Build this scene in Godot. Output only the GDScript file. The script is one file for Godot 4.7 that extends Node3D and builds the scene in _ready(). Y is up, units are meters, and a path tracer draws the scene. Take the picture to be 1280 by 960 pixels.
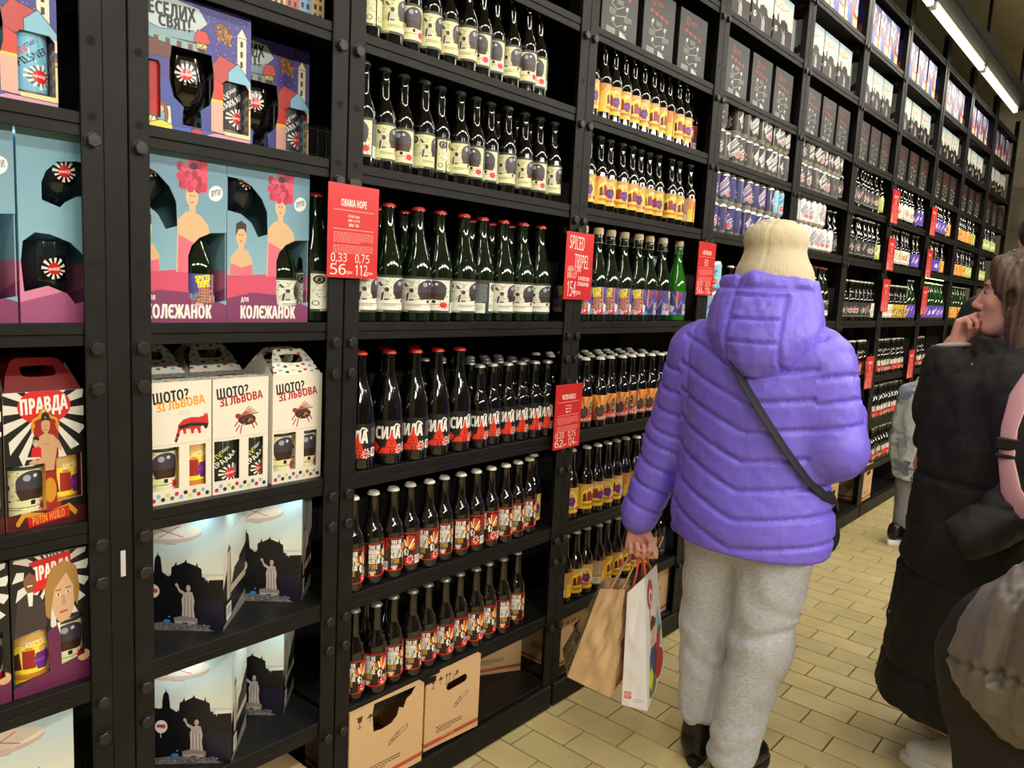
extends Node3D
# A shop aisle: a wall of black steel racks full of bottles and gift boxes, shoppers on the right.
# x = 0 is the front plane of the racks, the aisle lies at x > 0 and runs away along -z; y is up; metres.

var rng := RandomNumberGenerator.new()
var used := {}
var M := {}          # materials
var T := {}          # printed textures
var SH := {}         # shared meshes
var cam_spot := Vector3(1.42, 1.3774, 0.0)

const LV := {"base": 0.09, "F": 0.325, "E": 0.618, "D": 0.92, "C": 1.275, "B": 1.628, "A": 1.91, "Z": 2.163, "Y": 2.457, "X": 2.765, "W": 3.065}
const LVN := {"base": "floor level board", "F": "lowest shelf", "E": "second shelf up", "D": "third shelf up", "C": "fourth shelf up", "B": "fifth shelf up", "A": "sixth shelf up", "Z": "seventh shelf up", "Y": "eighth shelf up", "X": "ninth shelf up", "W": "top shelf"}
# front edge z ranges of the posts between bays (near, far), as distances from the camera
const POST := [[0.03, 0.07], [0.517, 0.631], [1.017, 1.103], [1.885, 1.969], [2.731, 2.815], [3.566, 3.651], [4.36, 4.446], [5.11, 5.20], [6.06, 6.16], [6.94, 7.04], [7.93, 8.05], [9.10, 9.20]]
const BAYN := ["leftmost gift bay", "gift box bay", "first bottle bay", "second bottle bay", "third bottle bay", "fourth bottle bay", "fifth bottle bay", "sixth bottle bay", "seventh bottle bay", "eighth bottle bay", "ninth bottle bay"]
const ORD := ["first", "second", "third", "fourth", "fifth", "sixth", "seventh", "eighth", "ninth", "tenth", "eleventh", "twelfth", "thirteenth", "fourteenth", "fifteenth", "sixteenth", "seventeenth", "eighteenth", "nineteenth", "twentieth", "twenty-first", "twenty-second", "twenty-third", "twenty-fourth"]

func _ready() -> void:
	rng.seed = 7
	setup_view()
	make_materials()
	make_prints()
	build_room()
	build_racks()
	build_people()
	build_bags()
	build_gifts()
	build_bottles()
	build_signs()
	build_small()

func setup_view() -> void:
	var cam := Camera3D.new()
	cam.name = "camera"
	cam.fov = 2.0 * rad_to_deg(atan(480.0 / 958.0))
	cam.near = 0.05; cam.far = 60.0
	add_child(cam)
	cam.transform = Transform3D(Basis(Vector3(0.7532653, 0.05065734, -0.6557632), Vector3(-0.12142036, 0.99060303, -0.06295019), Vector3(0.64641212, 0.12704119, 0.75233763)).orthonormalized(), cam_spot)
	cam.current = true
	var we := WorldEnvironment.new()
	we.name = "environment"
	var e := Environment.new()
	e.background_mode = Environment.BG_COLOR
	e.background_color = Color(0.02, 0.02, 0.02)
	e.tonemap_mode = Environment.TONE_MAPPER_LINEAR
	e.tonemap_exposure = 1.28
	e.sdfgi_enabled = true; e.ssao_enabled = true; e.ssil_enabled = true
	we.environment = e
	add_child(we)
	# ceiling lamps: the tube line over the rack front and the panels over the far side of the aisle
	for k in 6:
		lamp_tube(0.13, 3.085, -(7.97 - 1.49 * k), 1.45, 0.5)
	for k in 7:
		lamp_panel(1.75, 3.3, 1.6 - 1.6 * k, k, 2.6, 0)
	for k in 5:
		lamp_panel(4.7, 3.0, 1.2 - 2.1 * k, k, 9.0, 1)

func area(at: Vector3, towards: Vector3, size: Vector2, energy: float, color: Color, host: Node = self) -> void:
	var l := AreaLight3D.new()
	l.name = "area_light"
	l.area_size = size
	l.light_energy = energy
	l.light_color = color
	l.area_range = 20.0
	l.area_attenuation = 2.0
	l.shadow_enabled = true
	host.add_child(l, true)
	var z := -towards.normalized()
	var x := Vector3(0, 0, 1) if absf(z.z) < 0.9 else Vector3(1, 0, 0)
	x = (x - z * x.dot(z)).normalized()
	l.global_transform = Transform3D(Basis(x, z.cross(x), z), at)

func lamp_tube(x: float, y: float, z: float, length: float, energy: float) -> void:
	var t := thing("tube_light", "fluorescent tube in a line along the rack top, " + ["farthest one", "second from the far end", "third from the far end", "fourth from the far end", "fifth from the far end", "nearest one"][clampi(roundi((7.97 + z) / 1.49), 0, 5)], "ceiling light", Vector3(x, y, z), 0.0, "tube lights over the racks")
	var b := MB.new()
	b.tube([Vector3(0, 0.006, 0.02), Vector3(0, 0.006, length - 0.02)], [0.02, 0.02], 14)
	obj("glowing_tube", b, mat("tube", Color(1, 1, 0.94), 0.4, 0.0, Color(1.0, 1.0, 0.86), 1.6), t)
	b = MB.new()
	b.box(Vector3(0, 0.034, length / 2), Vector3(0.05, 0.014, length))
	b.box(Vector3(0, 0.01, 0.012), Vector3(0.04, 0.046, 0.02), 0.004)
	b.box(Vector3(0, 0.01, length - 0.012), Vector3(0.04, 0.046, 0.02), 0.004)
	obj("fitting", b, mat("lampwhite", Color(0.75, 0.75, 0.72), 0.5), t)
	area(Vector3(x, y - 0.018, z + length / 2), Vector3(0.25, -1, 0), Vector2(length - 0.06, 0.04), energy, Color(1.0, 0.98, 0.92))

func lamp_panel(x: float, y: float, z: float, k: int, power: float, line: int) -> void:
	var t := thing("ceiling_panel", ["ceiling light panel nearest behind the camera", "ceiling light panel beside the camera", "ceiling light panel third along the aisle", "ceiling light panel fourth along the aisle", "ceiling light panel fifth along the aisle", "ceiling light panel sixth along the aisle", "ceiling light panel at the far aisle end"][k] + [" over the aisle", " on the right side of the shop"][line], "ceiling light", Vector3(x, y, z), 0.0, "light panels over the aisle")
	var b := MB.new()
	b.box(Vector3(0, 0.0, 0), Vector3(0.26, 0.02, 1.2), 0.004)
	obj("diffuser", b, mat("panelglow", Color(1, 1, 0.95), 0.5, 0.0, Color(1.0, 0.97, 0.88), 2.0), t)
	b = MB.new()
	b.box(Vector3(0, 0.03, 0), Vector3(0.3, 0.04, 1.24), 0.004)
	b.box(Vector3(0, 0.16, 0.4), Vector3(0.01, 0.26, 0.01))
	b.box(Vector3(0, 0.16, -0.4), Vector3(0.01, 0.26, 0.01))
	obj("housing", b, mat("lampwhite", Color(0.75, 0.75, 0.72), 0.5), t)
	area(Vector3(x, y - 0.014, z), Vector3(-0.25 - 0.75 * line, -1, 0), Vector2(1.18, 0.24), power, Color(1.0, 0.975, 0.925))

# ------------------------------------------------------------------ naming and tagging
func numbered(n: String) -> String:
	var k: int = used.get(n, -1) + 1
	used[n] = k
	return n if k == 0 else "%s_%03d" % [n, k]

func tag(o: Node, label: String, category: String, group := "", kind := "") -> void:
	o.set_meta("label", label)
	if category: o.set_meta("category", category)
	if group: o.set_meta("group", group)
	if kind: o.set_meta("kind", kind)

func thing(called: String, label: String, category: String, at := Vector3.ZERO, turn := 0.0, group := "") -> Node3D:
	var o := Node3D.new()
	o.name = numbered(called)
	add_child(o)
	o.position = at
	o.rotation.y = turn
	tag(o, label, category, group)
	return o

func obj(called: String, b, m: Material, parent: Node = self) -> MeshInstance3D:
	var o := MeshInstance3D.new()
	o.name = called if parent != self else numbered(called)
	o.mesh = b.mesh(m) if b is MB else b
	if not b is MB and m: o.material_override = m
	parent.add_child(o, true)
	return o

func struct(called: String, b, m: Material, label: String) -> MeshInstance3D:
	var o := obj(called, b, m, self)
	o.set_meta("kind", "structure"); o.set_meta("label", label)
	o.set_meta("category", called.split("_")[0])
	return o

func mat(key: String, c: Color, rough := 0.6, metal := 0.0, glow := Color.BLACK, power := 0.0) -> StandardMaterial3D:
	if M.has(key): return M[key]
	var m := StandardMaterial3D.new()
	m.resource_name = key
	m.albedo_color = c
	m.roughness = rough
	m.metallic = metal
	if power > 0.0:
		m.emission_enabled = true; m.emission = glow; m.emission_energy_multiplier = power
	M[key] = m
	return m

func tmat(key: String, tex: Texture2D, rough := 0.5) -> StandardMaterial3D:
	if M.has("t_" + key): return M["t_" + key]
	var m := StandardMaterial3D.new()
	m.resource_name = "print " + key
	m.albedo_texture = tex
	m.roughness = rough
	M["t_" + key] = m
	return m

# ------------------------------------------------------------------ mesh builder
class MB:
	var v := PackedVector3Array()
	var n := PackedVector3Array()
	var u := PackedVector2Array()
	var ix := PackedInt32Array()
	var xf := Transform3D()
	func vert(p: Vector3, nn: Vector3, uv := Vector2.ZERO) -> int:
		v.append(xf * p); n.append((xf.basis * nn).normalized()); u.append(uv)
		return v.size() - 1
	func tri(a: int, b: int, c: int) -> void:  # a, b, c counter-clockwise seen from the front
		ix.append(a); ix.append(c); ix.append(b)
	func quad(a: Vector3, b: Vector3, c: Vector3, d: Vector3, r := Rect2(0, 0, 1, 1)) -> void:  # counter-clockwise from lower left
		var nn := (b - a).cross(d - a)
		if nn.length_squared() < 1e-16: nn = (c - b).cross(a - b)
		nn = nn.normalized()
		var i := vert(a, nn, Vector2(r.position.x, r.end.y))
		vert(b, nn, r.end); vert(c, nn, Vector2(r.end.x, r.position.y)); vert(d, nn, r.position)
		tri(i, i + 1, i + 2); tri(i, i + 2, i + 3)
	func tri3(a: Vector3, b: Vector3, c: Vector3) -> void:
		var nn := (b - a).cross(c - a).normalized()
		var i := vert(a, nn, Vector2(0, 1)); vert(b, nn, Vector2(1, 1)); vert(c, nn, Vector2(0.5, 0))
		tri(i, i + 1, i + 2)
	func box(c: Vector3, s: Vector3, bev := 0.0, skip := "") -> void:
		var h := s / 2.0
		var e := minf(bev, minf(h.x, minf(h.y, h.z)) * 0.9)
		var ax := [Vector3.RIGHT, Vector3.UP, Vector3.BACK]
		for k in 3:
			for sg in [-1.0, 1.0]:
				if skip.contains(("x" if k == 0 else "y" if k == 1 else "z") + ("+" if sg > 0 else "-")): continue
				var nn: Vector3 = ax[k] * sg
				var up: Vector3 = Vector3.UP if k != 1 else Vector3.FORWARD
				var rt := up.cross(nn)
				var o := c + nn * h[k]
				var hr := absf(rt.dot(h)) - e
				var hu := absf(up.dot(h)) - e
				quad(o - rt * hr - up * hu, o + rt * hr - up * hu, o + rt * hr + up * hu, o - rt * hr + up * hu)
		if e > 0.0:
			for k in 3:
				var a := (k + 1) % 3
				var b := (k + 2) % 3
				for sa in [-1.0, 1.0]:
					for sb in [-1.0, 1.0]:
						var p1: Vector3 = c + ax[a] * sa * h[a] + ax[b] * sb * (h[b] - e)
						var p2: Vector3 = c + ax[a] * sa * (h[a] - e) + ax[b] * sb * h[b]
						var t: Vector3 = ax[k] * (h[k] - e)
						if flip(p1, p2, t, c): quad(p1 + t, p1 - t, p2 - t, p2 + t)
						else: quad(p1 - t, p1 + t, p2 + t, p2 - t)
			for sx in [-1.0, 1.0]:
				for sy in [-1.0, 1.0]:
					for sz in [-1.0, 1.0]:
						var s3 := Vector3(sx, sy, sz)
						var q := c + (h - Vector3(e, e, e)) * s3
						var a3 := q + Vector3(sx * e, 0, 0)
						var b3 := q + Vector3(0, sy * e, 0)
						var c3 := q + Vector3(0, 0, sz * e)
						if sx * sy * sz > 0: tri3(a3, b3, c3)
						else: tri3(a3, c3, b3)
	func flip(p1: Vector3, p2: Vector3, t: Vector3, c: Vector3) -> bool:
		return (-2.0 * t).cross(p2 - p1).dot((p1 + p2) / 2.0 - c) > 0.0
	func lathe(pr: Array, seg := 16, a0 := 0.0, a1 := TAU, uvr := Rect2(0, 0, 1, 1), sharp := 0.7) -> void:
		# pr: Vector2(r, y) from the bottom up, walked so that outside is to the right
		var m := pr.size()
		for j in m - 1:
			var p: Vector2 = pr[j]
			var q: Vector2 = pr[j + 1]
			var d := (q - p).normalized()
			var nn := Vector2(d.y, -d.x)
			var n0 := nn
			var n1 := nn
			if j > 0:
				var dp: Vector2 = (p - pr[j - 1]).normalized()
				var np := Vector2(dp.y, -dp.x)
				if np.dot(nn) > sharp: n0 = (np + nn).normalized()
			if j < m - 2:
				var dn: Vector2 = (pr[j + 2] - q).normalized()
				var nq := Vector2(dn.y, -dn.x)
				if nq.dot(nn) > sharp: n1 = (nq + nn).normalized()
			var base := v.size()
			for i in seg + 1:
				var t := float(i) / seg
				var a := lerpf(a0, a1, t)
				var e := Vector3(sin(a), 0, cos(a))
				vert(e * p.x + Vector3(0, p.y, 0), e * n0.x + Vector3(0, n0.y, 0), uvr.position + uvr.size * Vector2(t, 1.0 - float(j) / (m - 1)))
				vert(e * q.x + Vector3(0, q.y, 0), e * n1.x + Vector3(0, n1.y, 0), uvr.position + uvr.size * Vector2(t, 1.0 - float(j + 1) / (m - 1)))
			for i in seg:
				var k := base + i * 2
				if p.x > 1e-6: tri(k, k + 2, k + 3)
				if q.x > 1e-6: tri(k, k + 3, k + 1)
	func tube(pts: Array, radii: Array, seg := 8, caps := true, flat := 1.0) -> void:
		var up := Vector3.UP
		var rings := []
		for i in pts.size():
			var d: Vector3 = (pts[mini(i + 1, pts.size() - 1)] - pts[maxi(i - 1, 0)]).normalized()
			if absf(d.dot(up)) > 0.95: up = Vector3.RIGHT
			var s := d.cross(up).normalized()
			var w := s.cross(d).normalized()
			up = w
			var base := v.size()
			for k in seg + 1:
				var a := TAU * k / seg
				var e := s * cos(a) + w * sin(a) * flat
				vert(pts[i] + e * radii[i], s * cos(a) + w * sin(a) / maxf(flat, 0.2), Vector2(float(k) / seg, float(i) / (pts.size() - 1)))
			rings.append(base)
		for i in pts.size() - 1:
			for k in seg:
				var a: int = rings[i] + k
				var b: int = rings[i + 1] + k
				tri(a, b + 1, a + 1); tri(a, b, b + 1)
		if caps:
			for en in [0, pts.size() - 1]:
				var r: int = rings[en]
				var d: Vector3 = (pts[1] - pts[0]).normalized() * -1.0 if en == 0 else (pts[-1] - pts[-2]).normalized()
				var ci := vert(pts[en], d)
				var bb := v.size()
				for k in seg + 1:
					v.append(v[r + k]); n.append((xf.basis * d).normalized()); u.append(Vector2.ZERO)
				for k in seg:
					if en == 0: tri(ci, bb + k, bb + k + 1)
					else: tri(ci, bb + k + 1, bb + k)
	func sheet(o: PackedVector2Array, z: float, thick: float, uvr: Rect2, holes := []) -> void:
		# a flat panel in the xy plane facing +z with real holes, thick towards -z; uv from uvr (y up)
		var poly := o.duplicate()
		if Geometry2D.is_polygon_clockwise(poly): poly.reverse()
		var outer := poly.duplicate()
		for hh in holes:
			var h: PackedVector2Array = hh.duplicate()
			if not Geometry2D.is_polygon_clockwise(h): h.reverse()
			var bi := 0
			var bj := 0
			var best := 1e9
			for j in h.size():
				for i in poly.size():
					var dd := poly[i].distance_squared_to(h[j])
					if dd < best:
						best = dd; bi = i; bj = j
			var np := PackedVector2Array()
			for i in bi + 1: np.append(poly[i])
			for j in h.size() + 1: np.append(h[(bj + j) % h.size()])
			for i in range(bi, poly.size()): np.append(poly[i])
			poly = np
		var ts := Geometry2D.triangulate_polygon(poly)
		for s in [0, 1]:
			var base := v.size()
			for p in poly:
				vert(Vector3(p.x, p.y, z - thick * s), Vector3(0, 0, 1 if s == 0 else -1), Vector2((p.x - uvr.position.x) / uvr.size.x, 1.0 - (p.y - uvr.position.y) / uvr.size.y))
			for i in range(0, ts.size(), 3):
				var a := poly[ts[i]]
				var b := poly[ts[i + 1]]
				var c := poly[ts[i + 2]]
				var ccw := (b - a).cross(c - a) > 0
				if ccw == (s == 0): tri(base + ts[i], base + ts[i + 1], base + ts[i + 2])
				else: tri(base + ts[i], base + ts[i + 2], base + ts[i + 1])
		for ring in [outer] + holes:
			var rr: PackedVector2Array = ring.duplicate()
			if Geometry2D.is_polygon_clockwise(rr) == (ring == outer): rr.reverse()
			for i in rr.size():
				var a := rr[i]
				var b := rr[(i + 1) % rr.size()]
				quad(Vector3(a.x, a.y, z - thick), Vector3(b.x, b.y, z - thick), Vector3(b.x, b.y, z), Vector3(a.x, a.y, z), Rect2(0.01, 0.01, 0.001, 0.001))
	func loop(rings: Array, close := true) -> void:
		# rings of equal length of Vector3, smooth
		var m: int = rings[0].size()
		var base := v.size()
		for r in rings.size():
			for k in m + 1:
				var p: Vector3 = rings[r][k % m]
				var du: Vector3 = rings[r][(k + 1) % m] - rings[r][(k + m - 1) % m]
				var dv: Vector3 = rings[mini(r + 1, rings.size() - 1)][k % m] - rings[maxi(r - 1, 0)][k % m]
				vert(p, du.cross(dv).normalized(), Vector2(float(k) / m, 1.0 - float(r) / (rings.size() - 1)))
		for r in rings.size() - 1:
			for k in m:
				var a := base + r * (m + 1) + k
				tri(a, a + 1, a + m + 2); tri(a, a + m + 2, a + m + 1)
		if close:
			for en in [0, rings.size() - 1]:
				var c := Vector3.ZERO
				for p in rings[en]: c += p
				c /= m
				for k in m:
					if en == 0: tri3(c, rings[en][(k + 1) % m], rings[en][k])
					else: tri3(c, rings[en][k], rings[en][(k + 1) % m])
	func surface(am: ArrayMesh, m: Material) -> void:
		if v.is_empty(): return
		var a := []
		a.resize(Mesh.ARRAY_MAX)
		a[Mesh.ARRAY_VERTEX] = v; a[Mesh.ARRAY_NORMAL] = n; a[Mesh.ARRAY_TEX_UV] = u; a[Mesh.ARRAY_INDEX] = ix
		am.add_surface_from_arrays(Mesh.PRIMITIVE_TRIANGLES, a)
		am.surface_set_material(am.get_surface_count() - 1, m)
	func mesh(m: Material) -> ArrayMesh:
		var am := ArrayMesh.new()
		surface(am, m)
		return am

func meshes(pairs: Array) -> ArrayMesh:
	var am := ArrayMesh.new()
	for p in pairs: p[0].surface(am, p[1])
	return am

# ------------------------------------------------------------------ printing on textures
class Pic:
	var im: Image
	var w: int
	var h: int
	var o := Vector2.ZERO   # shift and scale of what is drawn next
	var k := 1.0
	var kx := 1.0
	var ink := 0.0
	static var words := {}
	static var fonts := {}
	func _init(ww: int, hh: int, c: Color) -> void:
		w = ww; h = hh
		im = Image.create(w, h, false, Image.FORMAT_RGB8)
		im.fill(c)
	func place(ox: float, oy: float, kk := 1.0) -> Pic:
		o = Vector2(ox, oy); k = kk
		return self
	func rect(x: float, y: float, ww: float, hh: float, c: Color) -> Pic:
		x = x * k * kx + o.x; y = y * k + o.y; ww *= k * kx; hh *= k
		im.fill_rect(Rect2i(roundi(x), roundi(y), maxi(1, roundi(x + ww) - roundi(x)), maxi(1, roundi(y + hh) - roundi(y))), c)
		return self
	func poly(pin: PackedVector2Array, c: Color) -> Pic:
		fill(pin, c)
		if ink > 0.0:
			for i in pin.size():
				var a := pin[i]
				var b := pin[(i + 1) % pin.size()]
				var e := (b - a).normalized().orthogonal() * ink / 2.0
				fill(PackedVector2Array([a + e, b + e, b - e, a - e]), Color(0.1, 0.08, 0.09))
		return self
	func fill(pin: PackedVector2Array, c: Color) -> Pic:
		var p := pin.duplicate()
		for i in p.size(): p[i] = p[i] * Vector2(k * kx, k) + o
		var y0 := 1e9
		var y1 := -1e9
		for q in p:
			y0 = minf(y0, q.y); y1 = maxf(y1, q.y)
		for y in range(maxi(0, floori(y0)), mini(h, ceili(y1) + 1)):
			var xs := []
			var yy := y + 0.5
			for i in p.size():
				var a := p[i]
				var b := p[(i + 1) % p.size()]
				if (a.y <= yy) != (b.y <= yy): xs.append(a.x + (yy - a.y) / (b.y - a.y) * (b.x - a.x))
			xs.sort()
			for i in range(0, xs.size() - 1, 2):
				var xa := roundi(xs[i])
				var xb := roundi(xs[i + 1])
				if xb > xa: im.fill_rect(Rect2i(xa, y, xb - xa, 1), c)
		return self
	func pp(a: Array, c: Color) -> Pic:  # flat list x, y, x, y
		var p := PackedVector2Array()
		for i in range(0, a.size(), 2): p.append(Vector2(a[i], a[i + 1]))
		return poly(p, c)
	func oval(cx: float, cy: float, rx: float, ry: float, c: Color, ang := 0.0) -> Pic:
		var p := PackedVector2Array()
		for i in 28: p.append(Vector2(cx, cy) + Vector2(cos(TAU * i / 28) * rx, sin(TAU * i / 28) * ry).rotated(ang))
		return poly(p, c)
	func line(a: Vector2, b: Vector2, wd: float, c: Color) -> Pic:
		var d := (b - a).normalized().orthogonal() * wd / 2.0
		return poly(PackedVector2Array([a + d, b + d, b - d, a - d]), c)
	func curve(pts: Array, wd: float, c: Color) -> Pic:
		for i in pts.size() - 1:
			line(pts[i], pts[i + 1], wd, c)
			oval(pts[i].x, pts[i].y, wd / 2, wd / 2, c)
		return self
	func text(s: String, x: float, y: float, ww: float, hh: float, c: Color, ang := 0.0, bold := true) -> Pic:
		# the word is fitted to the box x, y, ww, hh, turned by ang about its centre
		var key := s + ("b" if bold else "r")
		if not words.has(key):
			var tm := TextMesh.new()
			var f := SystemFont.new()
			f.font_names = PackedStringArray(["Droid Sans"])
			f.font_weight = 700 if bold else 400
			tm.font = f; tm.text = s; tm.depth = 0.0; tm.font_size = 48; tm.pixel_size = 0.02; tm.curve_step = 2.0
			var arr := tm.get_mesh_arrays()
			var vs: PackedVector3Array = arr[Mesh.ARRAY_VERTEX]
			var ids = arr[Mesh.ARRAY_INDEX]
			var out := PackedVector2Array()
			if ids != null and ids.size() > 0:
				for j in ids: out.append(Vector2(vs[j].x, -vs[j].y))
			else:
				for q in vs: out.append(Vector2(q.x, -q.y))
			var lo := Vector2(1e9, 1e9)
			var hi := -lo
			for q in out:
				lo = lo.min(q); hi = hi.max(q)
			for i in out.size(): out[i] = (out[i] - lo) / (hi - lo) - Vector2(0.5, 0.5)
			words[key] = out
		var cen := Vector2(x + ww / 2, y + hh / 2)
		var tr: PackedVector2Array = words[key]
		for i in range(0, tr.size(), 3):
			var p := PackedVector2Array()
			for j in 3: p.append(cen + (tr[i + j] * Vector2(ww, hh)).rotated(ang))
			fill(p, c)
		return self
	func fat(s: String, x: float, y: float, ww: float, hh: float, c: Color, ang := 0.0, by := 2.0) -> Pic:
		for d in [Vector2(-by, 0), Vector2(by, 0), Vector2(0, -by * 0.6), Vector2(0, by * 0.6)]: text(s, x + d.x, y + d.y, ww, hh, c, ang)
		return self
	func burst(cx: float, cy: float, r: float, rays: int, ray: Color, gap: Color, disc: Color, word := "", ink := Color.WHITE) -> Pic:
		for i in rays * 2:
			var a0 := TAU * i / (rays * 2)
			var a1 := TAU * (i + 1) / (rays * 2)
			var rr := r * (1.0 if i % 2 == 0 else 0.86) * (0.92 + 0.08 * sin(i * 2.3))
			poly(PackedVector2Array([Vector2(cx, cy), Vector2(cx, cy) + Vector2(cos(a0), sin(a0)) * rr, Vector2(cx, cy) + Vector2(cos(a1), sin(a1)) * rr]), ray if i % 2 == 0 else gap)
		oval(cx, cy, r * 0.5, r * 0.5, disc)
		if word: text(word, cx - r * 0.45, cy - r * 0.14, r * 0.9, r * 0.28, ink, -0.15)
		return self
	func blur_lines(x: float, y: float, ww: float, n: int, step: float, th: float, c: Color, seedv := 1) -> Pic:
		# lines of print too small to read
		var r := RandomNumberGenerator.new()
		r.seed = seedv
		for i in n:
			var cx := x
			var end := x + ww * (1.0 if i < n - 1 else r.randf_range(0.5, 0.9))
			while cx < end:
				var l := minf(r.randf_range(0.03, 0.1) * ww, end - cx)
				rect(cx, y + i * step, l, th, c)
				cx += l + ww * 0.014
		return self
	func shade(a: Color, b: Color, x: float, y: float, ww: float, hh: float, n := 16) -> Pic:
		for i in n: rect(x, y + hh * i / n, ww, hh / n + 1, a.lerp(b, float(i) / (n - 1)))
		return self
	func speck(count: int, cols: Array, s0: float, s1: float, r: Rect2, seedv: int) -> Pic:
		var g := RandomNumberGenerator.new()
		g.seed = seedv
		for i in count:
			rect(r.position.x + g.randf() * r.size.x, r.position.y + g.randf() * r.size.y, g.randf_range(s0, s1), g.randf_range(s0, s1), cols[g.randi() % cols.size()])
		return self
	func tex() -> ImageTexture:
		return ImageTexture.create_from_image(im)

# ------------------------------------------------------------------ materials
func noise_tex(freq: float, ramp: Array, seedv: int, size := 256, octaves := 4) -> NoiseTexture2D:
	var nt := NoiseTexture2D.new()
	nt.width = size; nt.height = size; nt.seamless = true
	var fn := FastNoiseLite.new()
	fn.seed = seedv; fn.frequency = freq; fn.fractal_octaves = octaves
	nt.noise = fn
	var g := Gradient.new()
	g.offsets = PackedFloat32Array([0.0, 0.5, 1.0])
	g.colors = PackedColorArray(ramp)
	nt.color_ramp = g
	return nt

func tri_mat(key: String, tex: Texture2D, scale: float, rough: float) -> StandardMaterial3D:
	var m := mat(key, Color.WHITE, rough)
	m.albedo_texture = tex
	m.uv1_triplanar = true; m.uv1_world_triplanar = true
	m.uv1_scale = Vector3.ONE * scale
	return m

func make_materials() -> void:
	var st := tri_mat("steel", noise_tex(0.02, [Color(0.065, 0.062, 0.058), Color(0.08, 0.077, 0.072), Color(0.118, 0.115, 0.107)], 3), 1.6, 0.5)
	st.metallic = 0.1; st.metallic_specular = 0.35
	var sb := tri_mat("shelf_steel", noise_tex(0.015, [Color(0.075, 0.073, 0.069), Color(0.095, 0.092, 0.087), Color(0.13, 0.127, 0.12)], 5), 1.1, 0.42)
	sb.metallic = 0.1; sb.metallic_specular = 0.4
	mat("bolt", Color(0.115, 0.11, 0.104), 0.38, 0.2)
	mat("hole", Color(0.012, 0.012, 0.012), 0.9)
	mat("wire", Color(0.17, 0.17, 0.16), 0.5, 0.3)
	mat("backing", Color(0.05, 0.048, 0.045), 0.9)
	mat("glass_brown", Color(0.055, 0.035, 0.022), 0.07)
	mat("glass_black", Color(0.025, 0.026, 0.024), 0.07)
	mat("glass_green", Color(0.055, 0.17, 0.045), 0.07)
	mat("glass_darkgreen", Color(0.03, 0.095, 0.03), 0.07)
	mat("glass_brightgreen", Color(0.13, 0.42, 0.07), 0.07)
	for k in ["glass_brown", "glass_black", "glass_green", "glass_darkgreen", "glass_brightgreen"]:
		M[k].clearcoat_enabled = true; M[k].clearcoat = 0.6; M[k].clearcoat_roughness = 0.04
	mat("cap_white", Color(0.88, 0.86, 0.8), 0.4)
	mat("cap_silver", Color(0.62, 0.62, 0.6), 0.3, 0.6)
	mat("cap_dark", Color(0.33, 0.33, 0.36), 0.35, 0.5)
	mat("cap_red", Color(0.72, 0.13, 0.11), 0.4)
	mat("cork", Color(0.86, 0.79, 0.62), 0.8)
	mat("can_metal", Color(0.78, 0.78, 0.77), 0.28, 0.85)
	mat("kraft", Color(0.8, 0.66, 0.48), 0.85)
	mat("kraft_dark", Color(0.52, 0.38, 0.25), 0.85)
	mat("white_card", Color(0.9, 0.88, 0.84), 0.6)
	mat("inside_dark", Color(0.06, 0.055, 0.05), 0.8)
	tri_mat("ceiling", noise_tex(0.01, [Color(0.52, 0.49, 0.41), Color(0.56, 0.53, 0.44), Color(0.6, 0.57, 0.48)], 9), 0.4, 0.9)
	tri_mat("plaster", noise_tex(0.02, [Color(0.5, 0.47, 0.41), Color(0.55, 0.52, 0.46), Color(0.6, 0.57, 0.5)], 11), 0.5, 0.9)
	mat("grout", Color(0.34, 0.28, 0.19), 0.9)
	for k in 5:
		var a: Color = [Color(0.76, 0.69, 0.495), Color(0.775, 0.705, 0.51), Color(0.735, 0.67, 0.485), Color(0.765, 0.69, 0.485), Color(0.75, 0.685, 0.5)][k]
		var m := tri_mat("tile%d" % k, noise_tex(0.012, [a * 0.95, a, a * 1.04], 20 + k, 256, 3), 1.7, 0.45)
		m.metallic_specular = 0.4
	# cloth
	mat("puffer_violet", Color(0.475, 0.405, 0.89), 0.42)
	M.puffer_violet.rim_enabled = true; M.puffer_violet.rim = 0.15
	mat("knit_cream", Color(0.8, 0.745, 0.62), 0.95)
	var jt := noise_tex(0.045, [Color(0.64, 0.65, 0.69), Color(0.74, 0.75, 0.785), Color(0.82, 0.83, 0.855)], 31, 512, 4)
	tri_mat("jersey_grey", jt, 3.0, 0.95)
	M.jersey_grey.uv1_scale = Vector3(2.6, 5.0, 2.6)
	mat("boot_black", Color(0.045, 0.045, 0.045), 0.28)
	mat("sole_black", Color(0.03, 0.03, 0.03), 0.7)
	mat("strap_navy", Color(0.09, 0.1, 0.13), 0.7)
	mat("coat_black", Color(0.07, 0.068, 0.064), 0.75)
	mat("satin_brown", Color(0.4, 0.365, 0.34), 0.4)
	M.satin_brown.rim_enabled = true; M.satin_brown.rim = 0.5
	mat("lining_dark", Color(0.13, 0.1, 0.085), 0.8)
	mat("pink_web", Color(0.8, 0.6, 0.62), 0.7)
	mat("buckle", Color(0.04, 0.04, 0.04), 0.4)
	var sk := mat("skin", Color(0.88, 0.64, 0.58), 0.55)
	sk.subsurf_scatter_enabled = true; sk.subsurf_scatter_strength = 0.15
	mat("lips", Color(0.74, 0.4, 0.38), 0.45)
	mat("hair_brown", Color(0.31, 0.235, 0.17), 0.45)
	mat("hair_dark", Color(0.075, 0.06, 0.05), 0.55)
	mat("eye_white", Color(0.72, 0.68, 0.65), 0.2)
	mat("eye_dark", Color(0.07, 0.05, 0.04), 0.2)
	mat("sneaker_white", Color(0.93, 0.93, 0.94), 0.5)
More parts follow.
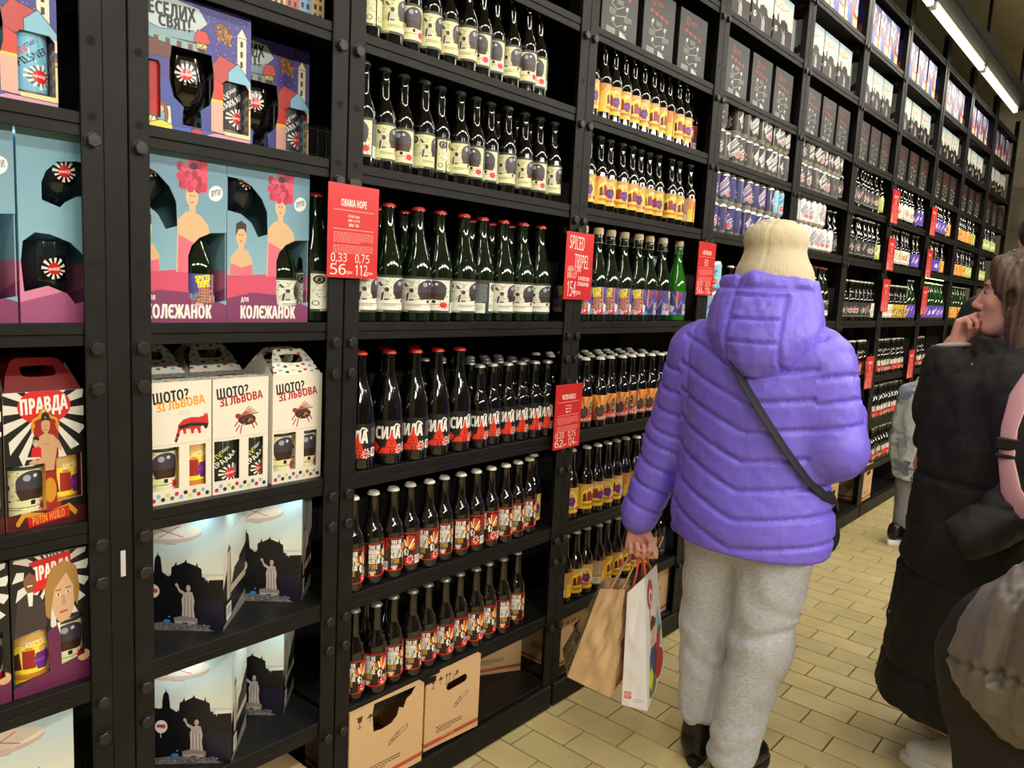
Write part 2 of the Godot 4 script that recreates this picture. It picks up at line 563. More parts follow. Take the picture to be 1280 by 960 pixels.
	mat("sneaker_grey", Color(0.52, 0.54, 0.58), 0.6)
	mat("trouser_grey", Color(0.5, 0.5, 0.52), 0.9)
	mat("stud", Color(0.5, 0.5, 0.48), 0.3, 0.8)
	mat("cord_orange", Color(0.86, 0.38, 0.27), 0.7)
	mat("cord_beige", Color(0.76, 0.62, 0.44), 0.8)


# ------------------------------------------------------------------ prints
const CREAM := Color(0.86, 0.85, 0.66)
const RED := Color(0.83, 0.13, 0.13)
const WHITE := Color(0.93, 0.92, 0.88)
const BLACK := Color(0.05, 0.05, 0.05)

func make_prints() -> void:
	T.cream = print_cream(CREAM); T.cream_pale = print_cream(Color(0.88, 0.89, 0.84)); T.yellow = print_yellow(); T.spiced = print_spiced(); T.sila = print_sila()
	T.fire = print_fire(); T.orange = print_orange()
	T.can_silver = print_can(Color(0.1, 0.09, 0.09), Color(0.86, 0.85, 0.84), Color(0.2, 0.16, 0.14))
	T.can_violet = print_can(Color(0.09, 0.075, 0.3), Color(0.82, 0.74, 0.85), Color(0.15, 0.12, 0.42))
	T.can_white = print_can(Color(0.86, 0.87, 0.87), Color(0.58, 0.56, 0.66), Color(0.92, 0.92, 0.9))
	T.can_sky = print_can(Color(0.45, 0.72, 0.84), Color(0.93, 0.95, 0.95), Color(0.58, 0.8, 0.88), ["PILSNER", "LVIV"])
	T.can_red = print_can(Color(0.76, 0.1, 0.1), Color(0.93, 0.9, 0.88), Color(0.68, 0.08, 0.09))
	T.can_dark = print_can(Color(0.06, 0.05, 0.06), WHITE, Color(0.1, 0.09, 0.1), ["DARK ALE", "LVIV"])
	T.can_green = print_can(Color(0.09, 0.12, 0.07), WHITE, Color(0.12, 0.15, 0.09), ["IPAAAA", "LVIV"])
	T.lab_white = print_simple(Color(0.9, 0.9, 0.83), [Color(0.75, 0.3, 0.45), Color(0.35, 0.35, 0.4), Color(0.85, 0.8, 0.3)], 51)
	T.lab_violet = print_simple(Color(0.36, 0.22, 0.68), [Color(0.9, 0.88, 0.95), Color(0.5, 0.3, 0.75), Color(0.9, 0.88, 0.95)], 52)
	T.lab_orange = print_simple(Color(0.93, 0.7, 0.3), [Color(0.8, 0.2, 0.12), Color(0.85, 0.3, 0.15), Color(0.95, 0.88, 0.6)], 53)
	T.lab_lime = print_simple(Color(0.75, 0.82, 0.4), [Color(0.92, 0.93, 0.85), Color(0.4, 0.5, 0.2), Color(0.9, 0.9, 0.7)], 54)
	T.lab_grey = print_simple(Color(0.16, 0.16, 0.16), [Color(0.75, 0.75, 0.73), Color(0.55, 0.55, 0.53), Color(0.7, 0.25, 0.25)], 55)
	T.lab_gold = print_simple(Color(0.82, 0.66, 0.24), [Color(0.15, 0.12, 0.08), Color(0.2, 0.15, 0.1), Color(0.9, 0.85, 0.6)], 56)
	T.sign_a = print_sign("OBAMA HOPE", ["СТИЛЬ: Stout", "ABV  6,2 %", "IBU  30"], ["0,33", "0,75"], ["56", "112"])
	T.sign_c = print_sign("PUTIN HUILO", ["СТИЛЬ: Dry Hopped Ale", "ABV  8,0 %", "IBU  37"], ["0,33", "0,75"], ["62", "124"])
	T.sign_d = print_sign("LVIV PILSNER", ["СТИЛЬ: Pilsner", "ABV  5 %", "IBU  26"], ["0,33", "0,75"], ["50", "118"])
	T.sign_b = print_hand_sign()
	T.sign_far = print_sign("ALE", ["СТИЛЬ", "ABV", "IBU"], ["0,33", "0,75"], ["58", "116"])
	T.festive = print_festive(); T.ladies = print_ladies(); T.throne = print_throne(); T.suit = print_suit()
	T.what_a = print_what(0); T.what_b = print_what(1); T.city = print_city(); T.city_side = print_city_side()
	T.black_gift = print_black_gift(); T.carton = print_carton(0); T.carton_side = print_carton(1)
	T.bag_white = print_bag_white(); T.bag_side = print_bag_side(); T.bag_pattern = print_bag_pattern()
	T.dots = print_dots(); T.burst = print_burst(Color(0.03, 0.028, 0.026)); T.camo = print_camo(); T.ladies_side = print_ladies_side(); T.purple_side = print_purple()

func barcode(p: Pic, x: float, y: float, w: float, h: float, ink := BLACK) -> void:
	p.rect(x, y, w, h, WHITE)
	var g := RandomNumberGenerator.new()
	g.seed = int(x + w * 7)
	var cx := x + w * 0.1
	while cx < x + w * 0.88:
		var l := g.randf_range(0.015, 0.05) * w
		p.rect(cx, y + h * 0.12, l, h * 0.66, ink)
		cx += l + g.randf_range(0.02, 0.05) * w

func print_cream(cream: Color) -> Texture2D:
	var p := Pic.new(576, 192, cream)
	p.kx = 1.75
	for o in [0, 288]:
		p.rect(o, 0, 288, 192, cream)
		p.speck(160, [Color(0.7, 0.7, 0.5), Color(0.76, 0.76, 0.58), Color(0.62, 0.6, 0.45)], 2, 9, Rect2(o, 14, 200, 110), 3)
		p.oval(o + 26, 40, 19, 20, BLACK); p.oval(o + 26, 40, 12, 13, Color(0.7, 0.7, 0.6)); p.pp([o + 18, 50, o + 24, 30, o + 34, 34, o + 30, 44, o + 36, 50], BLACK)
		p.pp([o + 58, 34, o + 70, 52, o + 64, 60, o + 54, 44], Color(0.25, 0.24, 0.22))
		# small figure
		p.k = 1.3; p.kx = 1.5; p.o = Vector2(-o * 0.2 + 4, -34)
		p.oval(o + 72, 84, 7, 9, Color(0.24, 0.2, 0.2)); p.pp([o + 62, 92, o + 82, 92, o + 80, 124, o + 64, 124], Color(0.8, 0.78, 0.72))
		p.pp([o + 64, 120, o + 80, 120, o + 84, 138, o + 66, 156, o + 54, 158, o + 68, 138], Color(0.15, 0.15, 0.3)); p.pp([o + 58, 96, o + 64, 92, o + 60, 130, o + 54, 128], Color(0.2, 0.18, 0.26))
		p.k = 1.0; p.kx = 1.75; p.o = Vector2.ZERO
		# dark glass
		p.oval(o + 148, 62, 44, 46, Color(0.24, 0.23, 0.26)); p.pp([o + 104, 60, o + 192, 60, o + 190, 96, o + 178, 132, o + 118, 132, o + 106, 96], Color(0.24, 0.23, 0.26))
		p.pp([o + 106, 84, o + 188, 84, o + 176, 130, o + 120, 130], Color(0.22, 0.13, 0.09)); p.oval(o + 132, 42, 10, 12, Color(0.62, 0.64, 0.7)); p.oval(o + 154, 36, 6, 7, Color(0.8, 0.8, 0.84))
		p.pp([o, 138, o + 60, 132, o + 100, 126, o + 140, 120, o + 180, 124, o + 206, 130, o + 206, 192, o, 192], cream * 1.02)
		p.rect(o + 140, 124, 12, 16, BLACK); p.blur_lines(o + 66, 146, 90, 2, 8, 4, Color(0.5, 0.48, 0.32), 5)
		p.oval(o + 16, 152, 12, 13, Color(0.45, 0.45, 0.35)); p.oval(o + 16, 152, 8, 9, cream)
		p.burst(o + 182, 150, 30, 9, WHITE, Color(0.8, 0.6, 0.55), RED)
		p.rect(o + 208, 0, 80, 192, Color(0.2, 0.22, 0.2)); p.blur_lines(o + 216, 24, 62, 14, 8, 4, Color(0.55, 0.6, 0.58), 8); p.rect(o + 214, 134, 58, 58, Color(0.86, 0.9, 0.85)); p.blur_lines(o + 220, 144, 44, 5, 8, 4, Color(0.55, 0.6, 0.55), 9)
		p.rect(o, 0, 288, 13, Color(0.22, 0.22, 0.2)); p.rect(o, 180, 206, 12, Color(0.2, 0.24, 0.18))
		p.blur_lines(o + 30, 183, 60, 1, 4, 5, cream, 3)
	return p.tex()

func print_yellow() -> Texture2D:
	var p := Pic.new(576, 192, Color(0.92, 0.72, 0.2))
	p.kx = 1.75
	for o in [0, 288]:
		p.shade(Color(0.82, 0.62, 0.28), Color(0.95, 0.78, 0.2), o, 0, 288, 192)
		p.pp([o, 0, o + 70, 0, o + 20, 90, o, 90], Color(0.8, 0.5, 0.2)); p.pp([o + 26, 60, o + 80, 10, o + 96, 20, o + 30, 80], Color(0.88, 0.66, 0.3))
		p.oval(o + 120, 90, 62, 62, Color(0.96, 0.85, 0.25))
		p.text("Beer №", o + 88, 8, 90, 34, Color(0.75, 0.66, 0.5)); p.text("WITTY", o + 100, 26, 60, 22, Color(0.92, 0.86, 0.66))
		# throne and violet figure
		p.pp([o + 66, 80, o + 84, 66, o + 90, 130, o + 68, 136], Color(0.3, 0.14, 0.12)); p.pp([o + 92, 60, o + 122, 60, o + 126, 130, o + 92, 130], Color(0.62, 0.15, 0.12)); p.pp([o + 100, 50, o + 116, 50, o + 118, 62, o + 98, 62], Color(0.8, 0.55, 0.2))
		p.pp([o + 126, 76, o + 160, 70, o + 172, 104, o + 156, 144, o + 130, 138, o + 122, 104], Color(0.4, 0.16, 0.5)); p.oval(o + 146, 62, 12, 13, Color(0.85, 0.65, 0.45)); p.pp([o + 134, 58, o + 146, 46, o + 160, 56, o + 156, 64, o + 146, 54], Color(0.75, 0.6, 0.3)); p.pp([o + 120, 100, o + 150, 98, o + 150, 108, o + 120, 110], Color(0.55, 0.25, 0.62))
		p.pp([o + 60, 150, o + 176, 146, o + 170, 166, o + 66, 170], Color(0.75, 0.5, 0.15))
		p.burst(o + 186, 158, 28, 8, WHITE, Color(0.8, 0.5, 0.4), RED)
		p.rect(o + 214, 0, 74, 192, Color(0.66, 0.55, 0.4)); p.blur_lines(o + 220, 16, 60, 11, 10, 5, Color(0.85, 0.78, 0.66), 12); p.rect(o + 222, 132, 60, 52, Color(0.9, 0.88, 0.82)); p.blur_lines(o + 228, 142, 46, 4, 9, 4, Color(0.6, 0.58, 0.5), 4)
	return p.tex()

func houses(p: Pic, x: float, y: float, w: float, h: float, n: int, cols: Array, seedv: int, roofs: Color, win: Color) -> void:
	var g := RandomNumberGenerator.new()
	g.seed = seedv
	var s := w / n
	for i in n:
		var hh := h * g.randf_range(0.6, 1.0)
		var xx := x + i * s
		p.rect(xx, y + h - hh, s, hh, cols[g.randi() % cols.size()])
		p.pp([xx - 1, y + h - hh, xx + s / 2, y + h - hh - s * g.randf_range(0.3, 0.8), xx + s + 1, y + h - hh], roofs)
		var ww := s * 0.2
		for a in 2:
			for b in maxi(1, int(hh / (s * 0.5))):
				p.rect(xx + s * (0.18 + 0.42 * a), y + h - hh + s * (0.15 + 0.5 * b), ww, s * 0.28, win)

func print_spiced() -> Texture2D:
	var p := Pic.new(640, 192, Color(0.26, 0.24, 0.52))
	for o in [0, 320]:
		p.rect(o, 0, 320, 192, Color(0.28, 0.26, 0.56)); p.speck(60, [Color(0.75, 0.75, 0.85)], 1, 3, Rect2(o, 0, 310, 80), 8)
		houses(p, o, 96, 100, 80, 4, [Color(0.65, 0.72, 0.78), Color(0.5, 0.58, 0.7)], 4, Color(0.5, 0.3, 0.35), Color(0.2, 0.2, 0.3))
		houses(p, o + 86, 60, 94, 110, 3, [Color(0.78, 0.52, 0.4), Color(0.85, 0.72, 0.6)], 6, Color(0.55, 0.12, 0.14), Color(0.15, 0.12, 0.2))
		p.rect(o + 164, 0, 16, 150, Color(0.8, 0.5, 0.4))
		p.fat("SPICED", o + 68, 6, 84, 32, Color(0.95, 0.86, 0.25), -0.12); p.fat("TRIPEL", o + 76, 38, 76, 30, Color(0.95, 0.86, 0.25), -0.12)
		p.pp([o, 170, o + 60, 150, o + 180, 164, o + 180, 192, o, 192], Color(0.9, 0.72, 0.72)); p.pp([o + 120, 192, o + 146, 150, o + 182, 150, o + 182, 192], RED); p.pp([o + 134, 192, o + 152, 156, o + 160, 156, o + 144, 192], WHITE)
		p.rect(o, 178, 60, 14, Color(0.4, 0.62, 0.82)); p.oval(o + 84, 140, 12, 16, Color(0.7, 0.45, 0.3)); p.oval(o + 46, 150, 20, 12, Color(0.75, 0.2, 0.25))
		p.speck(46, [Color(0.85, 0.2, 0.2), WHITE, Color(0.35, 0.5, 0.78), Color(0.8, 0.55, 0.35), Color(0.5, 0.1, 0.15)], 5, 13, Rect2(o, 92, 164, 90), 9)
		# back with snow and red figure
		p.rect(o + 184, 0, 136, 192, Color(0.3, 0.29, 0.56))
		for k in 7: p.line(Vector2(o + 190 + k * 8, 10 + k * 9), Vector2(o + 262, 60 + k * 13), 4, Color(0.42, 0.4, 0.56) if k % 2 else Color(0.72, 0.6, 0.5))
		p.pp([o + 184, 110, o + 238, 128, o + 222, 172, o + 186, 176], Color(0.88, 0.92, 0.95)); p.pp([o + 186, 172, o + 260, 168, o + 260, 192, o + 186, 192], Color(0.45, 0.65, 0.85))
		p.pp([o + 252, 0, o + 262, 0, o + 266, 130, o + 250, 130], Color(0.88, 0.62, 0.5)); p.pp([o + 262, 6, o + 284, 10, o + 280, 60, o + 262, 90], Color(0.75, 0.25, 0.2)); p.oval(o + 300, 26, 12, 12, RED); p.pp([o + 262, 130, o + 320, 60, o + 320, 180, o + 262, 180], Color(0.17, 0.14, 0.4)); p.pp([o + 262, 140, o + 312, 70, o + 318, 84, o + 266, 156], Color(0.55, 0.52, 0.75))
	return p.tex()

func print_sila() -> Texture2D:
	var p := Pic.new(640, 224, Color(0.07, 0.07, 0.075))
	for o in [0, 320]:
		p.pp([o, 0, o + 90, 0, o + 40, 60, o, 60], Color(0.12, 0.12, 0.12)); p.pp([o + 30, 70, o + 80, 20, o + 96, 40, o + 50, 84], Color(0.1, 0.1, 0.1))
		p.fat("СИЛА", o + 52, 40, 178, 78, WHITE, 0.0, 3.0)
		p.curve([Vector2(o + 176, 44), Vector2(o + 192, 24), Vector2(o + 214, 30), Vector2(o + 228, 46)], 9, WHITE)
		var rd := Color(0.88, 0.2, 0.1)
		p.pp([o + 26, 118, o + 82, 170, o + 62, 206, o + 40, 190], rd)
		p.pp([o + 70, 210, o + 96, 176, o + 120, 168, o + 134, 120, o + 150, 106, o + 158, 60, o + 166, 60, o + 174, 106, o + 190, 126, o + 204, 168, o + 224, 178, o + 236, 210], rd)
		p.line(Vector2(o + 120, 172), Vector2(o + 206, 172), 4, Color(0.5, 0.06, 0.04)); p.line(Vector2(o + 140, 130), Vector2(o + 186, 130), 4, Color(0.5, 0.06, 0.04)); p.rect(o + 150, 182, 10, 28, Color(0.45, 0.05, 0.04)); p.rect(o + 172, 182, 8, 28, Color(0.45, 0.05, 0.04)); p.oval(o + 163, 148, 7, 8, Color(0.5, 0.06, 0.04))
		p.burst(o + 222, 184, 34, 9, WHITE, Color(0.2, 0.1, 0.1), RED, "ПРАВДА")
		p.blur_lines(o + 258, 30, 50, 9, 11, 5, Color(0.5, 0.5, 0.5), 7); barcode(p, o + 258, 150, 50, 56)
	return p.tex()

func print_fire() -> Texture2D:
	var dk := Color(0.15, 0.05, 0.035)
	var p := Pic.new(576, 192, dk)
	for o in [0, 288]:
		p.rect(o, 0, 288, 192, dk)
		var y := 12.0
		for s in ["THE UK", "UKRAINIAN", "SPIRIT IS", "ALIVE LIKE"]:
			p.fat(s, o + 8, y, 92, 24, WHITE, 0.0, 1.2); y += 27
		p.fat("FIRE", o + 14, 122, 66, 26, Color(0.75, 0.58, 0.22), 0.0, 1.2)
		p.rect(o + 12, 152, 52, 11, Color(0.2, 0.45, 0.72)); p.rect(o + 12, 163, 52, 11, Color(0.92, 0.8, 0.25)); p.rect(o + 12, 172, 52, 14, WHITE); p.rect(o + 12, 172, 14, 14, RED); p.rect(o + 50, 172, 14, 14, RED); p.oval(o + 38, 179, 4, 4, RED)
		# flames and white sparks
		p.pp([o + 118, 96, o + 146, 10, o + 206, 20, o + 206, 192, o + 130, 192], Color(0.75, 0.16, 0.08))
		for k in 12:
			var a := -2.6 + k * 0.33
			var e := Vector2(cos(a), sin(a))
			p.poly(PackedVector2Array([Vector2(o + 150, 108) + e.orthogonal() * 5, Vector2(o + 150, 108) + e * (84.0 if k % 2 else 70.0) + e.orthogonal() * 9, Vector2(o + 150, 108) + e * (90.0 if k % 2 else 74.0) - e.orthogonal() * 5, Vector2(o + 150, 108) - e.orthogonal() * 5]), [Color(0.9, 0.75, 0.3), Color(0.85, 0.35, 0.1), WHITE][k % 3] if k < 8 else dk)
		p.oval(o + 136, 116, 28, 36, dk); p.pp([o + 120, 100, o + 136, 86, o + 142, 104, o + 134, 110, o + 144, 126, o + 126, 140, o + 124, 122, o + 116, 118], WHITE); p.pp([o + 146, 96, o + 158, 108, o + 154, 132, o + 144, 142, o + 150, 116], WHITE)
		p.burst(o + 172, 158, 30, 8, WHITE, Color(0.7, 0.3, 0.3), RED)
		p.rect(o + 208, 0, 80, 192, Color(0.2, 0.14, 0.13)); p.pp([o + 212, 10, o + 264, 10, o + 284, 40, o + 262, 76, o + 212, 76], Color(0.62, 0.1, 0.09)); p.blur_lines(o + 218, 20, 40, 6, 9, 4, Color(0.3, 0.05, 0.05), 3); p.blur_lines(o + 214, 84, 54, 6, 8, 4, Color(0.45, 0.42, 0.4), 4); barcode(p, o + 210, 136, 62, 50)
		p.rect(o, 0, 288, 5, RED); p.rect(o, 187, 288, 5, RED)
	return p.tex()

func print_orange() -> Texture2D:
	var p := Pic.new(576, 192, Color(0.85, 0.5, 0.2))
	for o in [0, 288]:
		p.shade(Color(0.92, 0.62, 0.25), Color(0.5, 0.16, 0.12), o, 0, 288, 192)
		for k in 5: p.pp([o + 10 + k * 44, 0, o + 40 + k * 44, 0, o + 100, 90], Color(0.88, 0.42, 0.16) if k % 2 else Color(0.95, 0.72, 0.35))
		p.oval(o + 88, 118, 48, 46, Color(0.14, 0.11, 0.1)); p.oval(o + 88, 118, 34, 32, Color(0.32, 0.27, 0.22)); p.oval(o + 88, 118, 22, 20, Color(0.12, 0.1, 0.09)); p.oval(o + 74, 78, 15, 14, Color(0.8, 0.72, 0.6))
		for k in 8: p.line(Vector2(o + 88, 118), Vector2(o + 88, 118) + Vector2(cos(k * 0.785), sin(k * 0.785)) * 42, 4, Color(0.42, 0.36, 0.3))
		p.pp([o + 150, 150, o + 156, 60, o + 174, 20, o + 190, 60, o + 184, 100, o + 196, 150], Color(0.12, 0.1, 0.1)); p.oval(o + 172, 26, 11, 12, Color(0.78, 0.68, 0.55)); p.speck(30, [WHITE, Color(0.6, 0.5, 0.4)], 3, 8, Rect2(o + 154, 50, 36, 80), 6)
		p.pp([o + 100, 160, o + 150, 130, o + 210, 150, o + 210, 170, o + 100, 172], Color(0.85, 0.25, 0.1))
		p.text("BLACK ALE", o + 66, 160, 130, 22, WHITE, -0.04); p.burst(o + 212, 160, 26, 8, WHITE, Color(0.8, 0.4, 0.35), RED)
		p.rect(o + 232, 0, 56, 192, Color(0.45, 0.18, 0.16)); p.blur_lines(o + 238, 16, 42, 10, 10, 4, Color(0.7, 0.5, 0.42), 4); barcode(p, o + 234, 128, 46, 56)
	return p.tex()

func print_can(bg: Color, stripe: Color, second: Color, words := []) -> Texture2D:
	var p := Pic.new(384, 240, bg)
	for o in [0, 192]:
		p.rect(o, 0, 192, 240, bg); p.pp([o + 100, 0, o + 192, 0, o + 192, 140, o + 150, 190], second)
		if words.is_empty():
			for k in 6: p.line(Vector2(o + 14 + k * 6, 130 + k * 16), Vector2(o + 88 + k * 12, 12 + k * 22), 10 if k % 2 else 16, stripe if k != 3 else stripe.lerp(bg, 0.5))
		else:
			p.text(words[1], o + 16, 78, 64, 24, Color(0.9, 0.25, 0.3) if bg.b > 0.5 else WHITE if bg.g < 0.1 else Color(0.9, 0.85, 0.3), -0.72); p.text("CRAFT", o + 62, 40, 46, 14, Color(0.15, 0.2, 0.3) if bg.b > 0.5 else WHITE, -0.72); p.text(words[0], o + 28, 86, 122, 26, Color(0.1, 0.12, 0.18) if bg.b > 0.5 else WHITE, -0.72)
		p.burst(o + 112, 176, 54 if words.size() > 0 else 40, 13, WHITE, bg.lerp(Color.BLACK, 0.4), RED, "ПРАВДА")
		p.rect(o, 0, 5, 240, stripe.lerp(bg, 0.35))
	return p.tex()

func print_simple(bg: Color, cols: Array, seedv: int) -> Texture2D:
	var p := Pic.new(256, 96, bg)
	var g := RandomNumberGenerator.new()
	g.seed = seedv
	for o in [0, 128]:
		for k in 7: p.line(Vector2(o + 8 + k * 14, 84 - g.randf() * 30), Vector2(o + 30 + k * 14, 14 + g.randf() * 24), 4 + g.randf() * 5, cols[k % 3])
		p.oval(o + 60, 54, 18, 16, cols[0]); p.oval(o + 60, 54, 9, 8, cols[2]); p.rect(o, 86, 128, 4, cols[1])
	return p.tex()

func print_sign(title: String, style: Array, vol: Array, price: Array) -> Texture2D:
	var r := Color(0.80, 0.13, 0.14)
	var p := Pic.new(360, 512, r)
	p.text(title, 90, 80, 180, 40, WHITE); p.rect(40, 140, 286, 2, WHITE)
	for i in 3: p.text(style[i], 180 - 44 + absf(i - 0.5) * 6, 164 + i * 24, 88 - absf(i - 0.5) * 12, 15, WHITE)
	p.rect(40, 244, 286, 2, WHITE)
	p.blur_lines(40, 262, 286, 6, 10, 4, Color(0.93, 0.6, 0.58), 2); p.blur_lines(40, 332, 286, 5, 10, 4, Color(0.93, 0.6, 0.58), 3)
	for k in 2:
		p.text(vol[k], 26 + k * 170, 378, 110 if k == 0 else 104, 54, WHITE, 0.0, false)
		p.text(price[k], 22 + k * 176, 436, 108 if k == 0 else 88, 60, WHITE, 0.0, false); p.text("грн", 132 + k * 146 - (0 if k == 0 else 8), 474, 44 + 12 * k, 22, WHITE, 0.0, false)
	return p.tex()

func print_hand_sign() -> Texture2D:
	var p := Pic.new(360, 512, Color(0.80, 0.13, 0.14))
	p.text("SPICED", 44, 30, 190, 100, WHITE, 0.06, false); p.text("TRIPEL", 116, 168, 190, 100, WHITE, 0.06, false)
	p.text("ABV-7.9%", 36, 258, 170, 42, WHITE, 0.02, false); p.text("IBU-27", 34, 306, 120, 42, WHITE, 0.02, false)
	p.text("З М'ЯТОЮ", 176, 334, 150, 30, WHITE, 0.05); p.text("І ІМБИРОМ", 170, 376, 150, 30, WHITE, 0.05)
	p.text("154", 40, 372, 112, 116, WHITE, 0.03, false); p.text("грн", 140, 444, 78, 40, WHITE, 0.03, false)
	return p.tex()

func print_festive() -> Texture2D:
	# a town square in winter; the goblet and can openings are real holes in the panel
	var p := Pic.new(640, 640, Color(0.25, 0.22, 0.55))
	p.speck(140, [Color(0.8, 0.8, 0.92)], 2, 5, Rect2(0, 0, 640, 240), 2)
	p.ink = 3.0
	p.pp([0, 0, 330, 30, 380, 90, 310, 150, 120, 170, 0, 150], Color(0.72, 0.78, 0.8)); p.pp([0, 150, 120, 170, 300, 140, 340, 190, 0, 210], Color(0.5, 0.62, 0.68))
	p.fat("ВЕСЕЛИХ", 14, 46, 296, 62, BLACK, -0.06); p.fat("СВЯТ!", 110, 104, 170, 52, BLACK, -0.04)
	p.rect(0, 200, 320, 90, Color(0.5, 0.68, 0.66))
	for k in 5: p.rect(20 + k * 62, 206, 26, 36, Color(0.45, 0.2, 0.2))
	p.pp([0, 300, 60, 220, 200, 240, 240, 300], Color(0.4, 0.2, 0.18)); p.pp([0, 350, 36, 224, 72, 350], Color(0.86, 0.4, 0.25)); p.rect(0, 350, 72, 40, Color(0.85, 0.4, 0.25))
	# man with red cap
	p.oval(344, 210, 30, 44, Color(0.86, 0.7, 0.5)); p.pp([320, 216, 368, 214, 364, 262, 336, 266], Color(0.2, 0.14, 0.1)); p.pp([300, 180, 320, 130, 372, 130, 396, 176, 380, 186, 310, 190], Color(0.82, 0.25, 0.2)); p.oval(336, 200, 12, 9, Color(0.9, 0.85, 0.4)); p.oval(364, 200, 12, 9, Color(0.9, 0.85, 0.4))
	p.pp([260, 320, 290, 250, 350, 262, 400, 250, 430, 320, 430, 370, 250, 370], Color(0.16, 0.3, 0.34)); p.pp([380, 270, 420, 264, 440, 300, 400, 330], Color(0.95, 0.75, 0.3)); p.oval(470, 320, 34, 26, Color(0.88, 0.84, 0.9))
	p.oval(470, 110, 54, 40, Color(0.5, 0.32, 0.2), 0.5); p.speck(60, [Color(0.75, 0.5, 0.25), Color(0.35, 0.2, 0.12)], 4, 14, Rect2(420, 76, 100, 80), 5)
	# tower and roofs
	p.rect(556, 110, 54, 220, Color(0.9, 0.86, 0.74)); p.pp([548, 110, 583, 60, 618, 110], Color(0.9, 0.86, 0.74))
	for k in 4: p.rect(574, 124 + k * 50, 16, 30, Color(0.2, 0.16, 0.2))
	p.pp([390, 300, 450, 220, 560, 250, 610, 330, 420, 360], Color(0.72, 0.25, 0.25)); p.pp([500, 290, 560, 240, 640, 320, 640, 380, 500, 360], Color(0.5, 0.72, 0.82)); p.rect(500, 350, 140, 50, Color(0.9, 0.88, 0.8))
	for k in 7: p.rect(508 + k * 19, 360, 9, 28, Color(0.3, 0.3, 0.35))
	p.pp([390, 380, 640, 420, 640, 500, 390, 460], Color(0.8, 0.2, 0.18))
	for k in 6: p.line(Vector2(400 + k * 42, 384 + k * 6), Vector2(396 + k * 42, 458 + k * 7), 3, Color(0.55, 0.1, 0.1))
	p.pp([340, 300, 640, 440, 640, 490, 340, 440], Color(0.8, 0.22, 0.18)); p.rect(380, 440, 260, 12, Color(0.93, 0.8, 0.25)); p.rect(400, 452, 80, 150, Color(0.88, 0.66, 0.6)); p.rect(480, 460, 160, 170, Color(0.9, 0.84, 0.6))
	# left house fronts
	p.rect(0, 390, 360, 250, Color(0.2, 0.28, 0.62)); p.rect(0, 390, 110, 250, Color(0.93, 0.85, 0.5)); p.pp([60, 610, 110, 520, 170, 520, 180, 640, 60, 640], Color(0.95, 0.9, 0.7)); p.oval(122, 560, 36, 60, Color(0.5, 0.3, 0.2)); p.oval(120, 540, 16, 18, Color(0.9, 0.7, 0.6)); p.rect(106, 556, 30, 60, Color(0.4, 0.7, 0.85))
	for k in 3: p.rect(90, 410 + k * 56, 26, 34, Color(0.92, 0.9, 0.8))
	p.pp([0, 630, 120, 590, 300, 640, 0, 640], Color(0.95, 0.85, 0.3)); p.pp([180, 610, 420, 600, 640, 640, 180, 640], Color(0.24, 0.36, 0.75)); p.oval(320, 620, 36, 18, Color(0.72, 0.18, 0.18)); p.pp([330, 640, 420, 606, 640, 612, 640, 640], Color(0.85, 0.6, 0.68))
	return p.tex()

func print_purple() -> Texture2D:
	var p := Pic.new(256, 256, Color(0.2, 0.19, 0.45))
	p.speck(60, [Color(0.6, 0.62, 0.8), Color(0.3, 0.3, 0.6)], 2, 6, Rect2(0, 0, 256, 256), 3); houses(p, 0, 140, 256, 110, 6, [Color(0.8, 0.7, 0.5), Color(0.5, 0.65, 0.75), Color(0.75, 0.4, 0.3)], 5, Color(0.65, 0.2, 0.18), Color(0.2, 0.18, 0.25))
	return p.tex()

